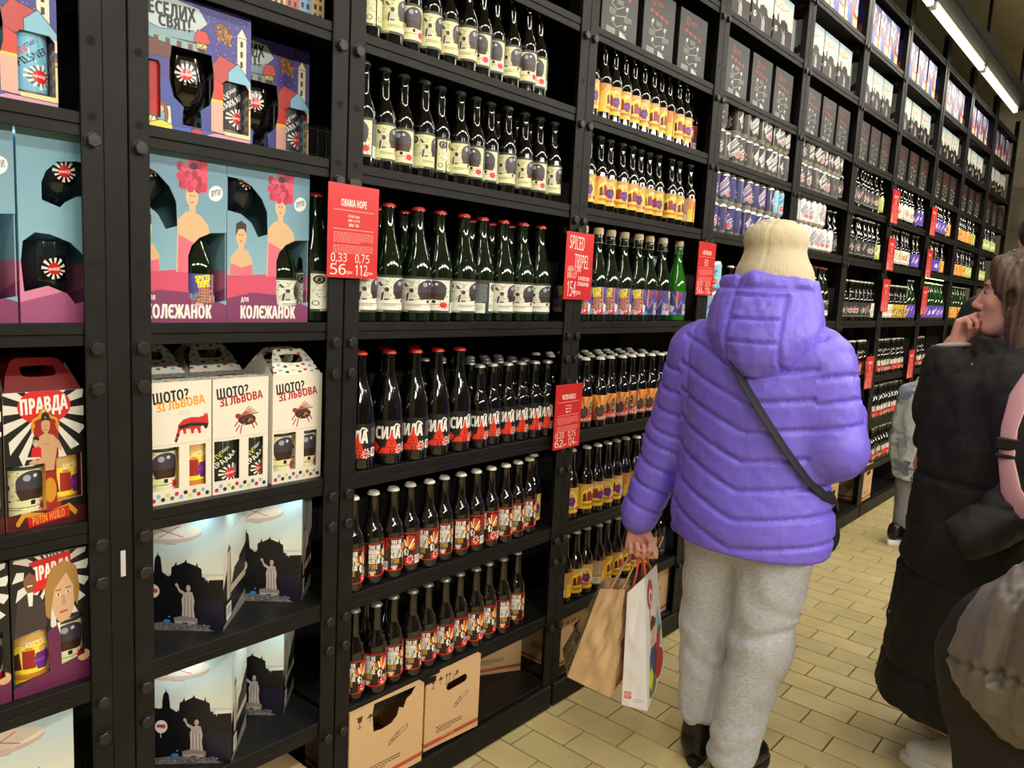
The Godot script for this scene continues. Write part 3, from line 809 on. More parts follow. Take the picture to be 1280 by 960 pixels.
func print_ladies() -> Texture2D:
	# plain stand-in: two bust shapes in pink wraps over a two-tone pink foot
	var p := Pic.new(512, 560, Color(0.45, 0.64, 0.72))
	p.shade(Color(0.4, 0.55, 0.64), Color(0.52, 0.7, 0.76), 0, 0, 512, 400)
	p.pp([0, 395, 130, 392, 300, 380, 512, 372, 512, 470, 0, 480], Color(0.82, 0.3, 0.42)); p.pp([0, 476, 150, 452, 330, 460, 512, 500, 512, 560, 0, 560], Color(0.5, 0.2, 0.38))
	var sk := Color(0.85, 0.7, 0.53)
	p.pp([16, 392, 20, 330, 60, 300, 120, 304, 150, 340, 152, 392], sk); p.rect(66, 276, 32, 36, sk); p.oval(82, 256, 32, 34, sk); p.pp([50, 258, 52, 214, 82, 202, 112, 214, 112, 244, 96, 230, 66, 232], Color(0.2, 0.13, 0.11)); p.pp([16, 392, 22, 352, 84, 366, 148, 352, 152, 392], Color(0.86, 0.42, 0.5))
	p.pp([236, 392, 244, 220, 290, 190, 360, 196, 410, 230, 430, 330, 440, 392], sk); p.rect(306, 160, 34, 40, sk); p.oval(322, 140, 33, 34, sk); p.pp([244, 392, 248, 268, 330, 292, 414, 268, 424, 392], Color(0.86, 0.42, 0.5))
	var g := RandomNumberGenerator.new()
	g.seed = 4
	for k in 70: p.oval(322 + g.randf_range(-70, 70), 66 + g.randf_range(-40, 52), 17, 12, [Color(0.78, 0.16, 0.3), Color(0.86, 0.28, 0.4), Color(0.65, 0.12, 0.25)][k % 3])
	p.oval(330, 40, 20, 12, Color(0.3, 0.15, 0.2)); p.oval(322, 150, 29, 25, sk)
	p.oval(450, 120, 40, 26, Color(0.88, 0.9, 0.92), -0.2); p.text("КРУТИ!", 424, 108, 54, 20, Color(0.3, 0.3, 0.35), -0.2)
	for q in [[322, 138], [82, 252]]:
		p.rect(q[0] - 13, q[1] - 2, 9, 3, Color(0.3, 0.2, 0.18)); p.rect(q[0] + 4, q[1] - 2, 9, 3, Color(0.3, 0.2, 0.18)); p.rect(q[0] - 6, q[1] + 19, 12, 4, Color(0.75, 0.3, 0.3))
	p.text("для", 82, 470, 46, 22, WHITE); p.fat("КОЛЄЖАНОК", 82, 500, 344, 46, WHITE)
	return p.tex()

func print_ladies_side() -> Texture2D:
	var p := Pic.new(256, 560, Color(0.5, 0.68, 0.75))
	p.shade(Color(0.42, 0.6, 0.68), Color(0.52, 0.7, 0.77), 0, 0, 256, 380); p.rect(0, 380, 256, 180, Color(0.82, 0.5, 0.62)); p.pp([0, 500, 256, 440, 256, 560, 0, 560], Color(0.62, 0.3, 0.48))
	return p.tex()

func print_throne() -> Texture2D:
	var p := Pic.new(512, 640, BLACK)
	for k in 18:
		var a := TAU * k / 18 + 0.05
		p.poly(PackedVector2Array([Vector2(250, 90), Vector2(250, 90) + Vector2(cos(a - 0.09), sin(a - 0.09)) * 290, Vector2(250, 90) + Vector2(cos(a + 0.1), sin(a + 0.1)) * 260]), Color(0.86, 0.85, 0.8))
	p.oval(256, 70, 170, 84, RED); p.fat("ПРАВДА", 106, 26, 300, 92, WHITE, -0.05)
	p.place(95, -21, 0.62)
	p.pp([140, 240, 200, 200, 320, 200, 400, 240, 390, 640, 150, 640], Color(0.6, 0.1, 0.08))
	p.curve([Vector2(130, 330), Vector2(140, 250), Vector2(200, 226), Vector2(250, 160), Vector2(310, 226), Vector2(380, 250), Vector2(392, 330)], 22, Color(0.82, 0.6, 0.16))
	for q in [[250, 156, 16], [206, 224, 18], [306, 224, 18], [136, 290, 22], [388, 290, 22]]: p.oval(q[0], q[1], q[2], q[2], Color(0.8, 0.55, 0.12))
	p.place(95, -21, 0.62)
	# a bare-chested man with a dark cap on the seat: plain figure
	var sk := Color(0.78, 0.6, 0.45)
	p.oval(266, 292, 46, 58, sk); p.pp([214, 262, 232, 206, 262, 186, 300, 206, 318, 262, 266, 250], Color(0.12, 0.11, 0.1)); p.oval(264, 232, 8, 7, Color(0.8, 0.65, 0.2)); p.rect(246, 336, 42, 34, sk)
	p.pp([196, 372, 260, 350, 340, 368, 420, 440, 430, 500, 380, 470, 340, 640, 200, 640, 190, 520, 150, 500], sk); p.curve([Vector2(240, 420), Vector2(270, 440), Vector2(310, 424)], 5, Color(0.62, 0.45, 0.32))
	for q in [[248, 288], [284, 288]]: p.rect(q[0] - 8, q[1], 16, 4, Color(0.3, 0.2, 0.15))
	p.pp([260, 290, 270, 290, 276, 314, 258, 314], Color(0.7, 0.52, 0.4)); p.rect(250, 326, 30, 4, Color(0.5, 0.3, 0.26))
	# a smaller man in a red shirt with a toy aeroplane
	p.pp([110, 520, 120, 460, 170, 440, 214, 462, 216, 540], Color(0.78, 0.12, 0.12)); p.oval(164, 414, 34, 40, sk); p.pp([130, 410, 134, 372, 176, 364, 200, 390, 192, 402, 150, 392], Color(0.15, 0.1, 0.08)); p.rect(150, 426, 26, 6, WHITE)
	p.pp([40, 500, 60, 500, 76, 520, 200, 530, 214, 540, 60, 540], Color(0.85, 0.83, 0.85))
	p.pp([90, 560, 130, 544, 200, 552, 220, 640, 90, 640], sk)
	p.place(0, 0)
	p.rect(190, 380, 160, 190, Color(0.6, 0.1, 0.08)); p.oval(280, 470, 40, 60, Color(0.8, 0.55, 0.12))
	p.rect(0, 566, 512, 74, Color(0.3, 0.05, 0.04)); p.curve([Vector2(70, 610), Vector2(110, 570), Vector2(250, 590), Vector2(400, 560), Vector2(450, 600)], 26, Color(0.82, 0.58, 0.14)); p.pp([130, 590, 400, 556, 404, 610, 136, 636], Color(0.78, 0.1, 0.08)); p.text("PUTIN HUILO", 160, 578, 210, 38, Color(0.9, 0.65, 0.2), -0.1)
	return p.tex()

func print_suit() -> Texture2D:
	var p := Pic.new(512, 560, Color(0.1, 0.09, 0.09))
	for k in 20:
		var a := TAU * k / 20
		p.poly(PackedVector2Array([Vector2(270, 70), Vector2(270, 70) + Vector2(cos(a - 0.08), sin(a - 0.08)) * 260, Vector2(270, 70) + Vector2(cos(a + 0.09), sin(a + 0.09)) * 230]), Color(0.88, 0.86, 0.84))
	p.rect(0, 180, 180, 380, Color(0.12, 0.11, 0.11)); p.pp([120, 20, 390, 0, 400, 110, 130, 150], RED); p.fat("ПРАВДА", 140, 34, 250, 74, WHITE, -0.08)
	p.place(20, -40)
	# man in a dark suit, woman in a plum jacket: plain figures
	p.pp([0, 330, 20, 210, 80, 180, 160, 200, 210, 250, 200, 380, 0, 400], Color(0.24, 0.2, 0.19)); p.oval(100, 130, 38, 50, Color(0.5, 0.34, 0.25)); p.pp([64, 120, 70, 82, 110, 72, 138, 96, 136, 118, 100, 98], Color(0.1, 0.08, 0.08)); p.pp([84, 180, 122, 180, 116, 236, 92, 236], WHITE); p.rect(84, 150, 34, 6, WHITE)
	p.pp([120, 560, 150, 410, 230, 350, 330, 330, 440, 350, 470, 560], Color(0.4, 0.14, 0.3)); p.pp([270, 330, 340, 340, 300, 400], WHITE)
	p.oval(318, 230, 78, 108, Color(0.85, 0.68, 0.54)); p.pp([200, 290, 196, 180, 240, 100, 330, 76, 410, 110, 430, 200, 416, 280, 390, 250, 388, 190, 340, 130, 260, 190, 236, 280, 226, 310], Color(0.66, 0.5, 0.26))
	for q in [[286, 216], [352, 212]]:
		p.oval(q[0], q[1], 16, 8, WHITE); p.oval(q[0], q[1], 7, 7, Color(0.3, 0.35, 0.4)); p.line(Vector2(q[0] - 20, q[1] - 18), Vector2(q[0] + 20, q[1] - 20), 5, Color(0.5, 0.36, 0.2))
	p.pp([312, 220, 326, 220, 336, 262, 306, 264], Color(0.78, 0.58, 0.46)); p.line(Vector2(292, 292), Vector2(346, 288), 8, Color(0.7, 0.3, 0.3))
	p.place(0, 0)
	p.pp([0, 520, 200, 480, 470, 440, 512, 470, 512, 560, 0, 560], Color(0.4, 0.14, 0.3)); p.oval(470, 460, 44, 24, Color(0.83, 0.66, 0.52))
	return p.tex()

func print_what(kind: int) -> Texture2D:
	var p := Pic.new(448, 900, Color(0.9, 0.87, 0.8))
	p.fat("ШОТО?", 30, 104 - 40, 250, 84, BLACK, -0.1, 1.2); p.fat("ЗІ ЛЬВОВА", 50, 128, 350, 66, Color(0.93, 0.62, 0.15) if kind == 0 else Color(0.68, 0.1, 0.16), -0.13, 1.2)
	if kind == 0:
		var rd := Color(0.78, 0.12, 0.12)
		p.pp([196, 384, 206, 318, 240, 284, 300, 270, 352, 276, 392, 268, 398, 244, 408, 262, 420, 246, 422, 270, 428, 330, 420, 362, 404, 372, 386, 340, 368, 352, 372, 398, 354, 400, 340, 360, 322, 362, 318, 394, 300, 396, 292, 358, 262, 356, 262, 392, 244, 392, 236, 356], rd)
		p.pp([208, 328, 300, 312, 380, 320, 424, 330, 420, 356, 404, 372, 388, 344, 300, 338, 204, 356], BLACK)
		p.pp([206, 340, 222, 350, 210, 410, 190, 452, 178, 440, 190, 396], rd); p.pp([196, 382, 214, 388, 208, 408, 188, 402], BLACK); p.pp([186, 420, 204, 426, 192, 450, 178, 440], BLACK)
		p.oval(250, 236, 40, 12, Color(0.6, 0.58, 0.54)); p.oval(250, 236, 37, 10, Color(0.9, 0.87, 0.8))
	else:
		p.oval(270, 330, 74, 46, Color(0.18, 0.07, 0.05), 0.12); p.oval(200, 300, 26, 20, Color(0.6, 0.12, 0.08), 0.3)
		for k in 5: p.line(Vector2(220, 300), Vector2(290 + k * 18, 226 + k * 15), 9, [Color(0.85, 0.4, 0.2), Color(0.4, 0.35, 0.3), Color(0.7, 0.15, 0.12)][k % 3])
		for q in [[210, 380, 180, 420], [230, 380, 216, 440], [310, 370, 330, 410], [330, 350, 356, 390], [200, 350, 170, 380]]: p.line(Vector2(q[0], q[1] - 10), Vector2(q[2], q[3]), 9, Color(0.65, 0.12, 0.1))
		p.speck(26, [Color(0.88, 0.8, 0.5), Color(0.8, 0.4, 0.3)], 4, 8, Rect2(220, 300, 100, 64), 3)
	var g := RandomNumberGenerator.new()
	g.seed = 9
	for k in 44:
		p.rect(10 + k * 9.8, 462 - 6 * (k % 2), 3, 5, [Color(0.55, 0.15, 0.15), Color(0.3, 0.25, 0.3), Color(0.5, 0.4, 0.35)][g.randi() % 3])
	dots(p, Rect2(14, 826, 420, 52), 13, 15)
	return p.tex()

func dots(p: Pic, r: Rect2, n: int, rad: float) -> void:
	var cols := [Color(0.75, 0.13, 0.25), Color(0.2, 0.1, 0.12), Color(0.3, 0.45, 0.25), Color(0.5, 0.7, 0.75), Color(0.85, 0.8, 0.35)]
	for i in n:
		var q := r.position + Vector2(r.size.x * (i + 0.5) / n, r.size.y * (0.2 if i % 2 else 0.75))
		p.oval(q.x, q.y, rad, rad * 1.05, cols[(i * 3) % 5])

func print_dots() -> Texture2D:
	var p := Pic.new(256, 256, Color(0.9, 0.88, 0.82))
	for i in 5: dots(p, Rect2(0, i * 52, 256, 30), 8, 10)
	return p.tex()

func print_burst(bg: Color) -> Texture2D:
	var p := Pic.new(128, 128, bg)
	p.burst(64, 64, 60, 12, WHITE, bg, RED, "ПРАВДА")
	return p.tex()

func print_city() -> Texture2D:
	var dk := Color(0.055, 0.05, 0.065)
	var p := Pic.new(480, 640, Color(0.72, 0.78, 0.8))
	p.shade(Color(0.66, 0.77, 0.82), Color(0.86, 0.85, 0.78), 0, 0, 480, 330)
	p.oval(150, 120, 205, 58, Color(0.76, 0.66, 0.6), -0.04); p.oval(156, 110, 196, 44, Color(0.85, 0.8, 0.74), -0.04); p.pp([0, 118, 26, 130, 26, 140, 0, 138], dk); p.line(Vector2(90, 96), Vector2(250, 140), 4, Color(0.75, 0.15, 0.15)); p.line(Vector2(230, 80), Vector2(100, 150), 4, Color(0.75, 0.15, 0.15)); p.rect(140, 176, 70, 4, Color(0.6, 0.55, 0.5))
	p.pp([0, 300, 12, 290, 14, 320, 60, 330, 78, 326, 80, 280, 86, 250, 98, 236, 100, 214, 104, 236, 116, 250, 120, 280, 124, 326, 160, 350, 176, 340, 178, 300, 196, 290, 206, 268, 210, 290, 254, 270, 262, 256, 268, 272, 320, 290, 326, 268, 332, 294, 352, 304, 356, 350, 372, 352, 376, 366, 480, 360, 480, 640, 0, 640], dk)
	p.pp([380, 346, 480, 340, 480, 360, 396, 362, 392, 380, 388, 362], Color(0.9, 0.87, 0.76))
	p.oval(72, 430, 36, 36, Color(0.88, 0.85, 0.82)); p.fat("ПРАВДА", 50, 418, 46, 22, Color(0.7, 0.2, 0.2)); p.rect(66, 466, 6, 26, Color(0.7, 0.68, 0.66))
	# statue on its pedestal
	var gy := Color(0.68, 0.63, 0.6)
	p.oval(276, 410, 13, 17, gy); p.pp([252, 440, 270, 426, 300, 432, 312, 480, 306, 520, 318, 590, 236, 590, 240, 520, 236, 470], gy); p.pp([206, 400, 216, 392, 224, 414, 262, 436, 256, 452, 220, 430], gy); p.oval(208, 394, 9, 9, gy)
	for k in 7: p.line(Vector2(246 + k * 9, 450 + 10 * (k % 3)), Vector2(244 + k * 10, 584), 3, Color(0.42, 0.39, 0.38) if k % 2 else Color(0.82, 0.78, 0.75))
	p.pp([190, 570, 240, 560, 330, 572, 330, 600, 194, 596], Color(0.52, 0.49, 0.48)); p.rect(196, 588, 122, 30, Color(0.66, 0.62, 0.6)); p.rect(242, 596, 30, 16, Color(0.2, 0.15, 0.15))
	p.oval(150, 590, 22, 9, Color(0.2, 0.5, 0.8)); p.oval(164, 566, 7, 5, Color(0.2, 0.5, 0.8)); p.oval(370, 604, 24, 10, Color(0.2, 0.5, 0.8)); p.oval(356, 582, 6, 5, Color(0.3, 0.5, 0.75)); p.pp([330, 480, 480, 470, 480, 620, 420, 640, 340, 600], Color(0.1, 0.08, 0.16))
	p.pp([0, 610, 120, 596, 330, 606, 430, 640, 0, 640], Color(0.42, 0.4, 0.4))
	var g := RandomNumberGenerator.new()
	g.seed = 5
	for k in 90: p.oval(g.randf() * 400, 606 + g.randf() * 34, 8, 3, [Color(0.3, 0.28, 0.28), Color(0.55, 0.53, 0.52)][k % 2], 0.2)
	return p.tex()

func print_city_side() -> Texture2D:
	var p := Pic.new(400, 640, Color(0.7, 0.7, 0.66))
	p.shade(Color(0.68, 0.74, 0.74), Color(0.82, 0.78, 0.68), 0, 0, 400, 420)
	p.blur_lines(160, 90, 120, 4, 14, 5, Color(0.5, 0.52, 0.52), 3); p.pp([0, 420, 60, 330, 120, 300, 130, 470, 230, 470, 260, 330, 400, 280, 400, 640, 0, 640], Color(0.08, 0.075, 0.08)); p.rect(60, 240, 60, 260, Color(0.7, 0.64, 0.54)); p.pp([56, 240, 90, 200, 124, 240], Color(0.3, 0.26, 0.24)); p.rect(120, 440, 280, 40, Color(0.72, 0.66, 0.56)); p.pp([130, 440, 180, 360, 400, 330, 400, 440], Color(0.2, 0.18, 0.17)); p.rect(104, 250, 14, 250, Color(0.5, 0.44, 0.36))
	barcode(p, 50, 524, 80, 84); p.pp([0, 620, 400, 560, 400, 640, 0, 640], Color(0.5, 0.47, 0.45))
	return p.tex()

func print_black_gift() -> Texture2D:
	var p := Pic.new(320, 480, Color(0.075, 0.073, 0.068))
	var rd := Color(0.65, 0.13, 0.12)
	p.oval(90, 76, 20, 34, rd); p.oval(90, 76, 11, 24, Color(0.1, 0.06, 0.06)); p.blur_lines(126, 64, 70, 3, 14, 6, rd, 3)
	p.line(Vector2(70, 150), Vector2(240, 176), 5, rd)
	for k in 4: p.oval(74 + k * 54, 150 + k * 9, 13, 15, rd)
	var gy := Color(0.62, 0.61, 0.58)
	p.curve([Vector2(90, 200), Vector2(80, 260), Vector2(130, 280), Vector2(200, 236), Vector2(232, 240), Vector2(214, 300), Vector2(110, 330), Vector2(84, 370), Vector2(130, 400), Vector2(200, 360), Vector2(226, 390)], 5, gy)
	for q in [[92, 218], [222, 244], [100, 352], [212, 372]]:
		p.oval(q[0], q[1], 28, 30, Color(0.12, 0.12, 0.12)); p.oval(q[0] - 4, q[1] + 8, 12, 16, gy); p.pp([q[0], q[1] - 16, q[0] + 12, q[1] - 2, q[0] - 2, q[1] + 8], WHITE)
	p.blur_lines(126, 208, 60, 4, 9, 4, gy, 5); p.blur_lines(60, 286, 60, 5, 9, 4, gy, 6); p.blur_lines(196, 300, 70, 5, 9, 4, gy, 7)
	p.rect(44, 416, 76, 46, Color(0.6, 0.59, 0.56)); p.blur_lines(48, 422, 68, 5, 8, 4, Color(0.2, 0.2, 0.2), 8); p.pp([160, 416, 176, 416, 236, 452, 160, 456], Color(0.75, 0.74, 0.7)); p.blur_lines(160, 420, 60, 3, 10, 4, gy, 9)
	return p.tex()

func print_carton(side: int) -> Texture2D:
	var k := Color(0.8, 0.66, 0.49)
	var d := Color(0.28, 0.2, 0.13)
	var p := Pic.new(400, 440, k)
	p.speck(500, [k * 0.95, k * 1.04], 2, 6, Rect2(0, 0, 400, 440), 3)
	if side == 0:
		# handling marks: glass, umbrella, arrows, hand
		p.pp([36, 36, 66, 36, 60, 66, 42, 66], d); p.rect(49, 66, 4, 26, d); p.rect(40, 92, 22, 4, d)
		p.pp([86, 62, 104, 42, 124, 60], d); p.rect(103, 60, 3, 30, d)
		for q in [[144, 0], [166, 0]]:
			p.rect(q[0], 50, 4, 46, d); p.pp([q[0] - 8, 54, q[0] + 2, 36, q[0] + 12, 54], d)
		p.rect(140, 98, 34, 4, d); p.curve([Vector2(196, 90), Vector2(206, 60), Vector2(226, 66), Vector2(232, 44)], 5, d); p.oval(222, 52, 10, 8, d)
		for q in [[210, 240, 50, 30], [246, 214, 64, 26]]:
			var a := Vector2(q[0], q[1])
			p.curve([a, a + Vector2(q[2], -q[3]), a + Vector2(q[2], -q[3] + 22), a + Vector2(0, 22), a], 3, d)
		p.text("18", 218, 234, 20, 14, d, -0.4)
		p.blur_lines(84, 330, 190, 3, 14, 6, d, 4)
		p.pp([0, 400, 400, 386, 400, 408, 0, 424], Color(0.7, 0.28, 0.15)); p.blur_lines(120, 398, 140, 1, 5, 5, Color(0.85, 0.6, 0.45), 3)
	else:
		p.pp([0, 396, 400, 396, 400, 418, 0, 418], Color(0.7, 0.28, 0.15)); p.burst(110, 110, 70, 9, d, k, k); p.pp([230, 250, 330, 250, 330, 320, 230, 320], k * 0.9); p.blur_lines(236, 260, 80, 4, 14, 5, d, 3)
	return p.tex()

func print_bag_white() -> Texture2D:
	var p := Pic.new(320, 512, Color(0.9, 0.89, 0.89))
	p.oval(110, 92, 70, 62, Color(0.72, 0.24, 0.16)); p.oval(116, 104, 40, 34, Color(0.9, 0.89, 0.89)); p.oval(120, 110, 16, 22, Color(0.3, 0.22, 0.15)); p.pp([60, 130, 84, 130, 100, 200, 84, 196], Color(0.72, 0.24, 0.16))
	p.oval(140, 270, 50, 60, Color(0.9, 0.72, 0.62)); p.pp([84, 276, 90, 210, 140, 190, 190, 216, 196, 260, 160, 236, 110, 250], Color(0.4, 0.16, 0.1)); p.pp([60, 340, 110, 320, 180, 320, 240, 350, 250, 440, 70, 450], Color(0.25, 0.28, 0.45)); p.pp([200, 210, 280, 190, 310, 320, 230, 330], Color(0.6, 0.75, 0.82))
	p.oval(240, 330, 44, 60, Color(0.8, 0.16, 0.14), 0.3); p.oval(230, 440, 80, 60, Color(0.78, 0.14, 0.15)); p.oval(100, 470, 60, 40, Color(0.4, 0.48, 0.2)); p.oval(270, 300, 30, 24, Color(0.3, 0.5, 0.3)); p.rect(126, 262, 8, 4, BLACK); p.rect(152, 262, 8, 4, BLACK); p.rect(134, 296, 16, 5, RED); p.pp([40, 420, 90, 380, 120, 430, 80, 480], Color(0.88, 0.85, 0.3))
	return p.tex()

func print_bag_side() -> Texture2D:
	var p := Pic.new(192, 512, Color(0.91, 0.9, 0.9))
	p.rect(16, 448, 56, 30, Color(0.85, 0.42, 0.38)); p.blur_lines(20, 454, 48, 3, 7, 3, WHITE, 3); p.blur_lines(84, 476, 90, 2, 9, 3, Color(0.7, 0.66, 0.7), 3)
	return p.tex()

func print_bag_pattern() -> Texture2D:
	var k := Color(0.55, 0.47, 0.33)
	var p := Pic.new(256, 512, k)
	var g := RandomNumberGenerator.new()
	g.seed = 8
	for i in 60:
		var c := Vector2(g.randf() * 256, g.randf() * 512)
		var pts := []
		for j in 9: pts.append(c + Vector2(cos(j * 0.7), sin(j * 0.7)) * (6 + j * 2.2))
		p.curve(pts, 6, Color(0.2, 0.18, 0.12))
	return p.tex()

func print_camo() -> Texture2D:
	var p := Pic.new(256, 256, Color(0.78, 0.8, 0.8))
	var g := RandomNumberGenerator.new()
	g.seed = 14
	for i in 16:
		var c := Vector2(g.randf() * 256, g.randf() * 256)
		for dx in [-256, 0, 256]:
			for dy in [-256, 0, 256]:
				var q := PackedVector2Array()
				for j in 14: q.append(c + Vector2(dx, dy) + Vector2(cos(j * 0.449), sin(j * 0.449) * 0.6) * (26 + 10 * sin(j * 2.1 + i)))
				p.poly(q, [Color(0.1, 0.2, 0.42), Color(0.8, 0.82, 0.82), Color(0.24, 0.38, 0.58), Color(0.12, 0.22, 0.42)][i % 4])
	return p.tex()

# ------------------------------------------------------------------ the room
func build_room() -> void:
	var b := MB.new()
	b.box(Vector3(3.2, -0.06, -3.7), Vector3(7.7, 0.1, 12.6))
	var fl := struct("floor", b, M.grout, "tiled shop floor of long beige bricks with dark joints")
	b = MB.new()
	b.box(Vector3(0, -0.007, 0), Vector3(0.2225, 0.014, 0.1055), 0.0014)
	SH.tile = b.mesh(null)
	var spots := []
	var rest := []
	for k in range(-32, 74):
		var z := -1.7315 - 0.1108 * k
		for j in range(-4, 26):
			var x := 0.046 + 0.114 + j * 0.2275 + 0.1168 * k
			x = fposmod(x - 0.02, 0.2275) + 0.02 + 0.2275 * (j + 3)
			if x > 5.9: continue
			if z < 1.5 - 4.0 * 0.0 and z > -5.95 and x < 1.62 and z < -1.35 and not (x > 1.25 and z > -2.3) and not (x > 1.1 and z < -4.2): spots.append(Vector3(x, 0, z))
			else: rest.append(Vector3(x, 0, z))
	for p in spots:
		var o := MeshInstance3D.new()
		o.name = "tile"
		o.mesh = SH.tile
		o.material_override = M["tile%d" % (rng.randi() % 5)]
		fl.add_child(o, true)
		o.position = p + Vector3(0, rng.randf_range(-0.0006, 0.0006), 0)
	var mm := MultiMesh.new()
	mm.transform_format = MultiMesh.TRANSFORM_3D
	mm.mesh = SH.tile
	mm.instance_count = rest.size()
	for i in rest.size(): mm.set_instance_transform(i, Transform3D(Basis(), rest[i]))
	var mi := MultiMeshInstance3D.new()
	mi.name = "distant_tile"
	mi.multimesh = mm
	mi.material_override = M.tile1
	mi.set_meta("kind", "stuff")
	fl.add_child(mi)
	b = MB.new(); b.box(Vector3(3.2, 3.7, -3.7), Vector3(7.7, 0.2, 12.6)); struct("ceiling", b, M.ceiling, "dull olive grey shop ceiling")
	b = MB.new(); b.box(Vector3(-0.6, 1.8, -3.7), Vector3(0.2, 3.7, 12.6)); struct("wall_left", b, M.backing, "dark wall behind the bottle racks")
	b = MB.new(); b.box(Vector3(7.1, 1.8, -3.7), Vector3(0.2, 3.7, 12.6)); struct("wall_right", b, M.plaster, "plain wall on the far side of the aisle")
	b = MB.new(); b.box(Vector3(3.2, 1.8, -10.0), Vector3(7.7, 3.7, 0.2)); struct("wall_back", b, M.ceiling, "end wall of the aisle")
	b = MB.new(); b.box(Vector3(3.2, 1.8, 2.6), Vector3(7.7, 3.7, 0.2)); struct("wall_front", b, M.plaster, "plain wall behind the camera")
	# the beam that carries the tube lights
	b = MB.new()
	b.box(Vector3(0.17, 3.16, -3.3), Vector3(0.13, 0.085, 9.6), 0.004)
	b.box(Vector3(0.245, 3.125, -3.3), Vector3(0.02, 0.012, 9.6), 0.002)
	for k in 7: b.box(Vector3(0.17, 3.4, 0.9 - k * 1.45), Vector3(0.02, 0.4, 0.02))
	struct("trim_1", b, M.steel, "dark steel beam carrying the tube lights above the racks")

# ------------------------------------------------------------------ the racks
func hexbolt() -> ArrayMesh:
	if not SH.has("bolt"):
		var b := MB.new()
		b.xf = Transform3D(Basis(Vector3(0, 0, -1), Vector3(0, 1, 0), Vector3(1, 0, 0)) * Basis(Vector3(1, 0, 0), PI / 2), Vector3.ZERO)
		b.lathe([Vector2(0, 0), Vector2(0.0145, 0), Vector2(0.0145, 0.002), Vector2(0.0, 0.002)], 14)
		b.lathe([Vector2(0.0128, 0.002), Vector2(0.0128, 0.0085), Vector2(0.0108, 0.0105), Vector2(0.0, 0.0108)], 6, 0, TAU, Rect2(0, 0, 1, 1), 2.0)
		SH.bolt = b.mesh(null)
	return SH.bolt

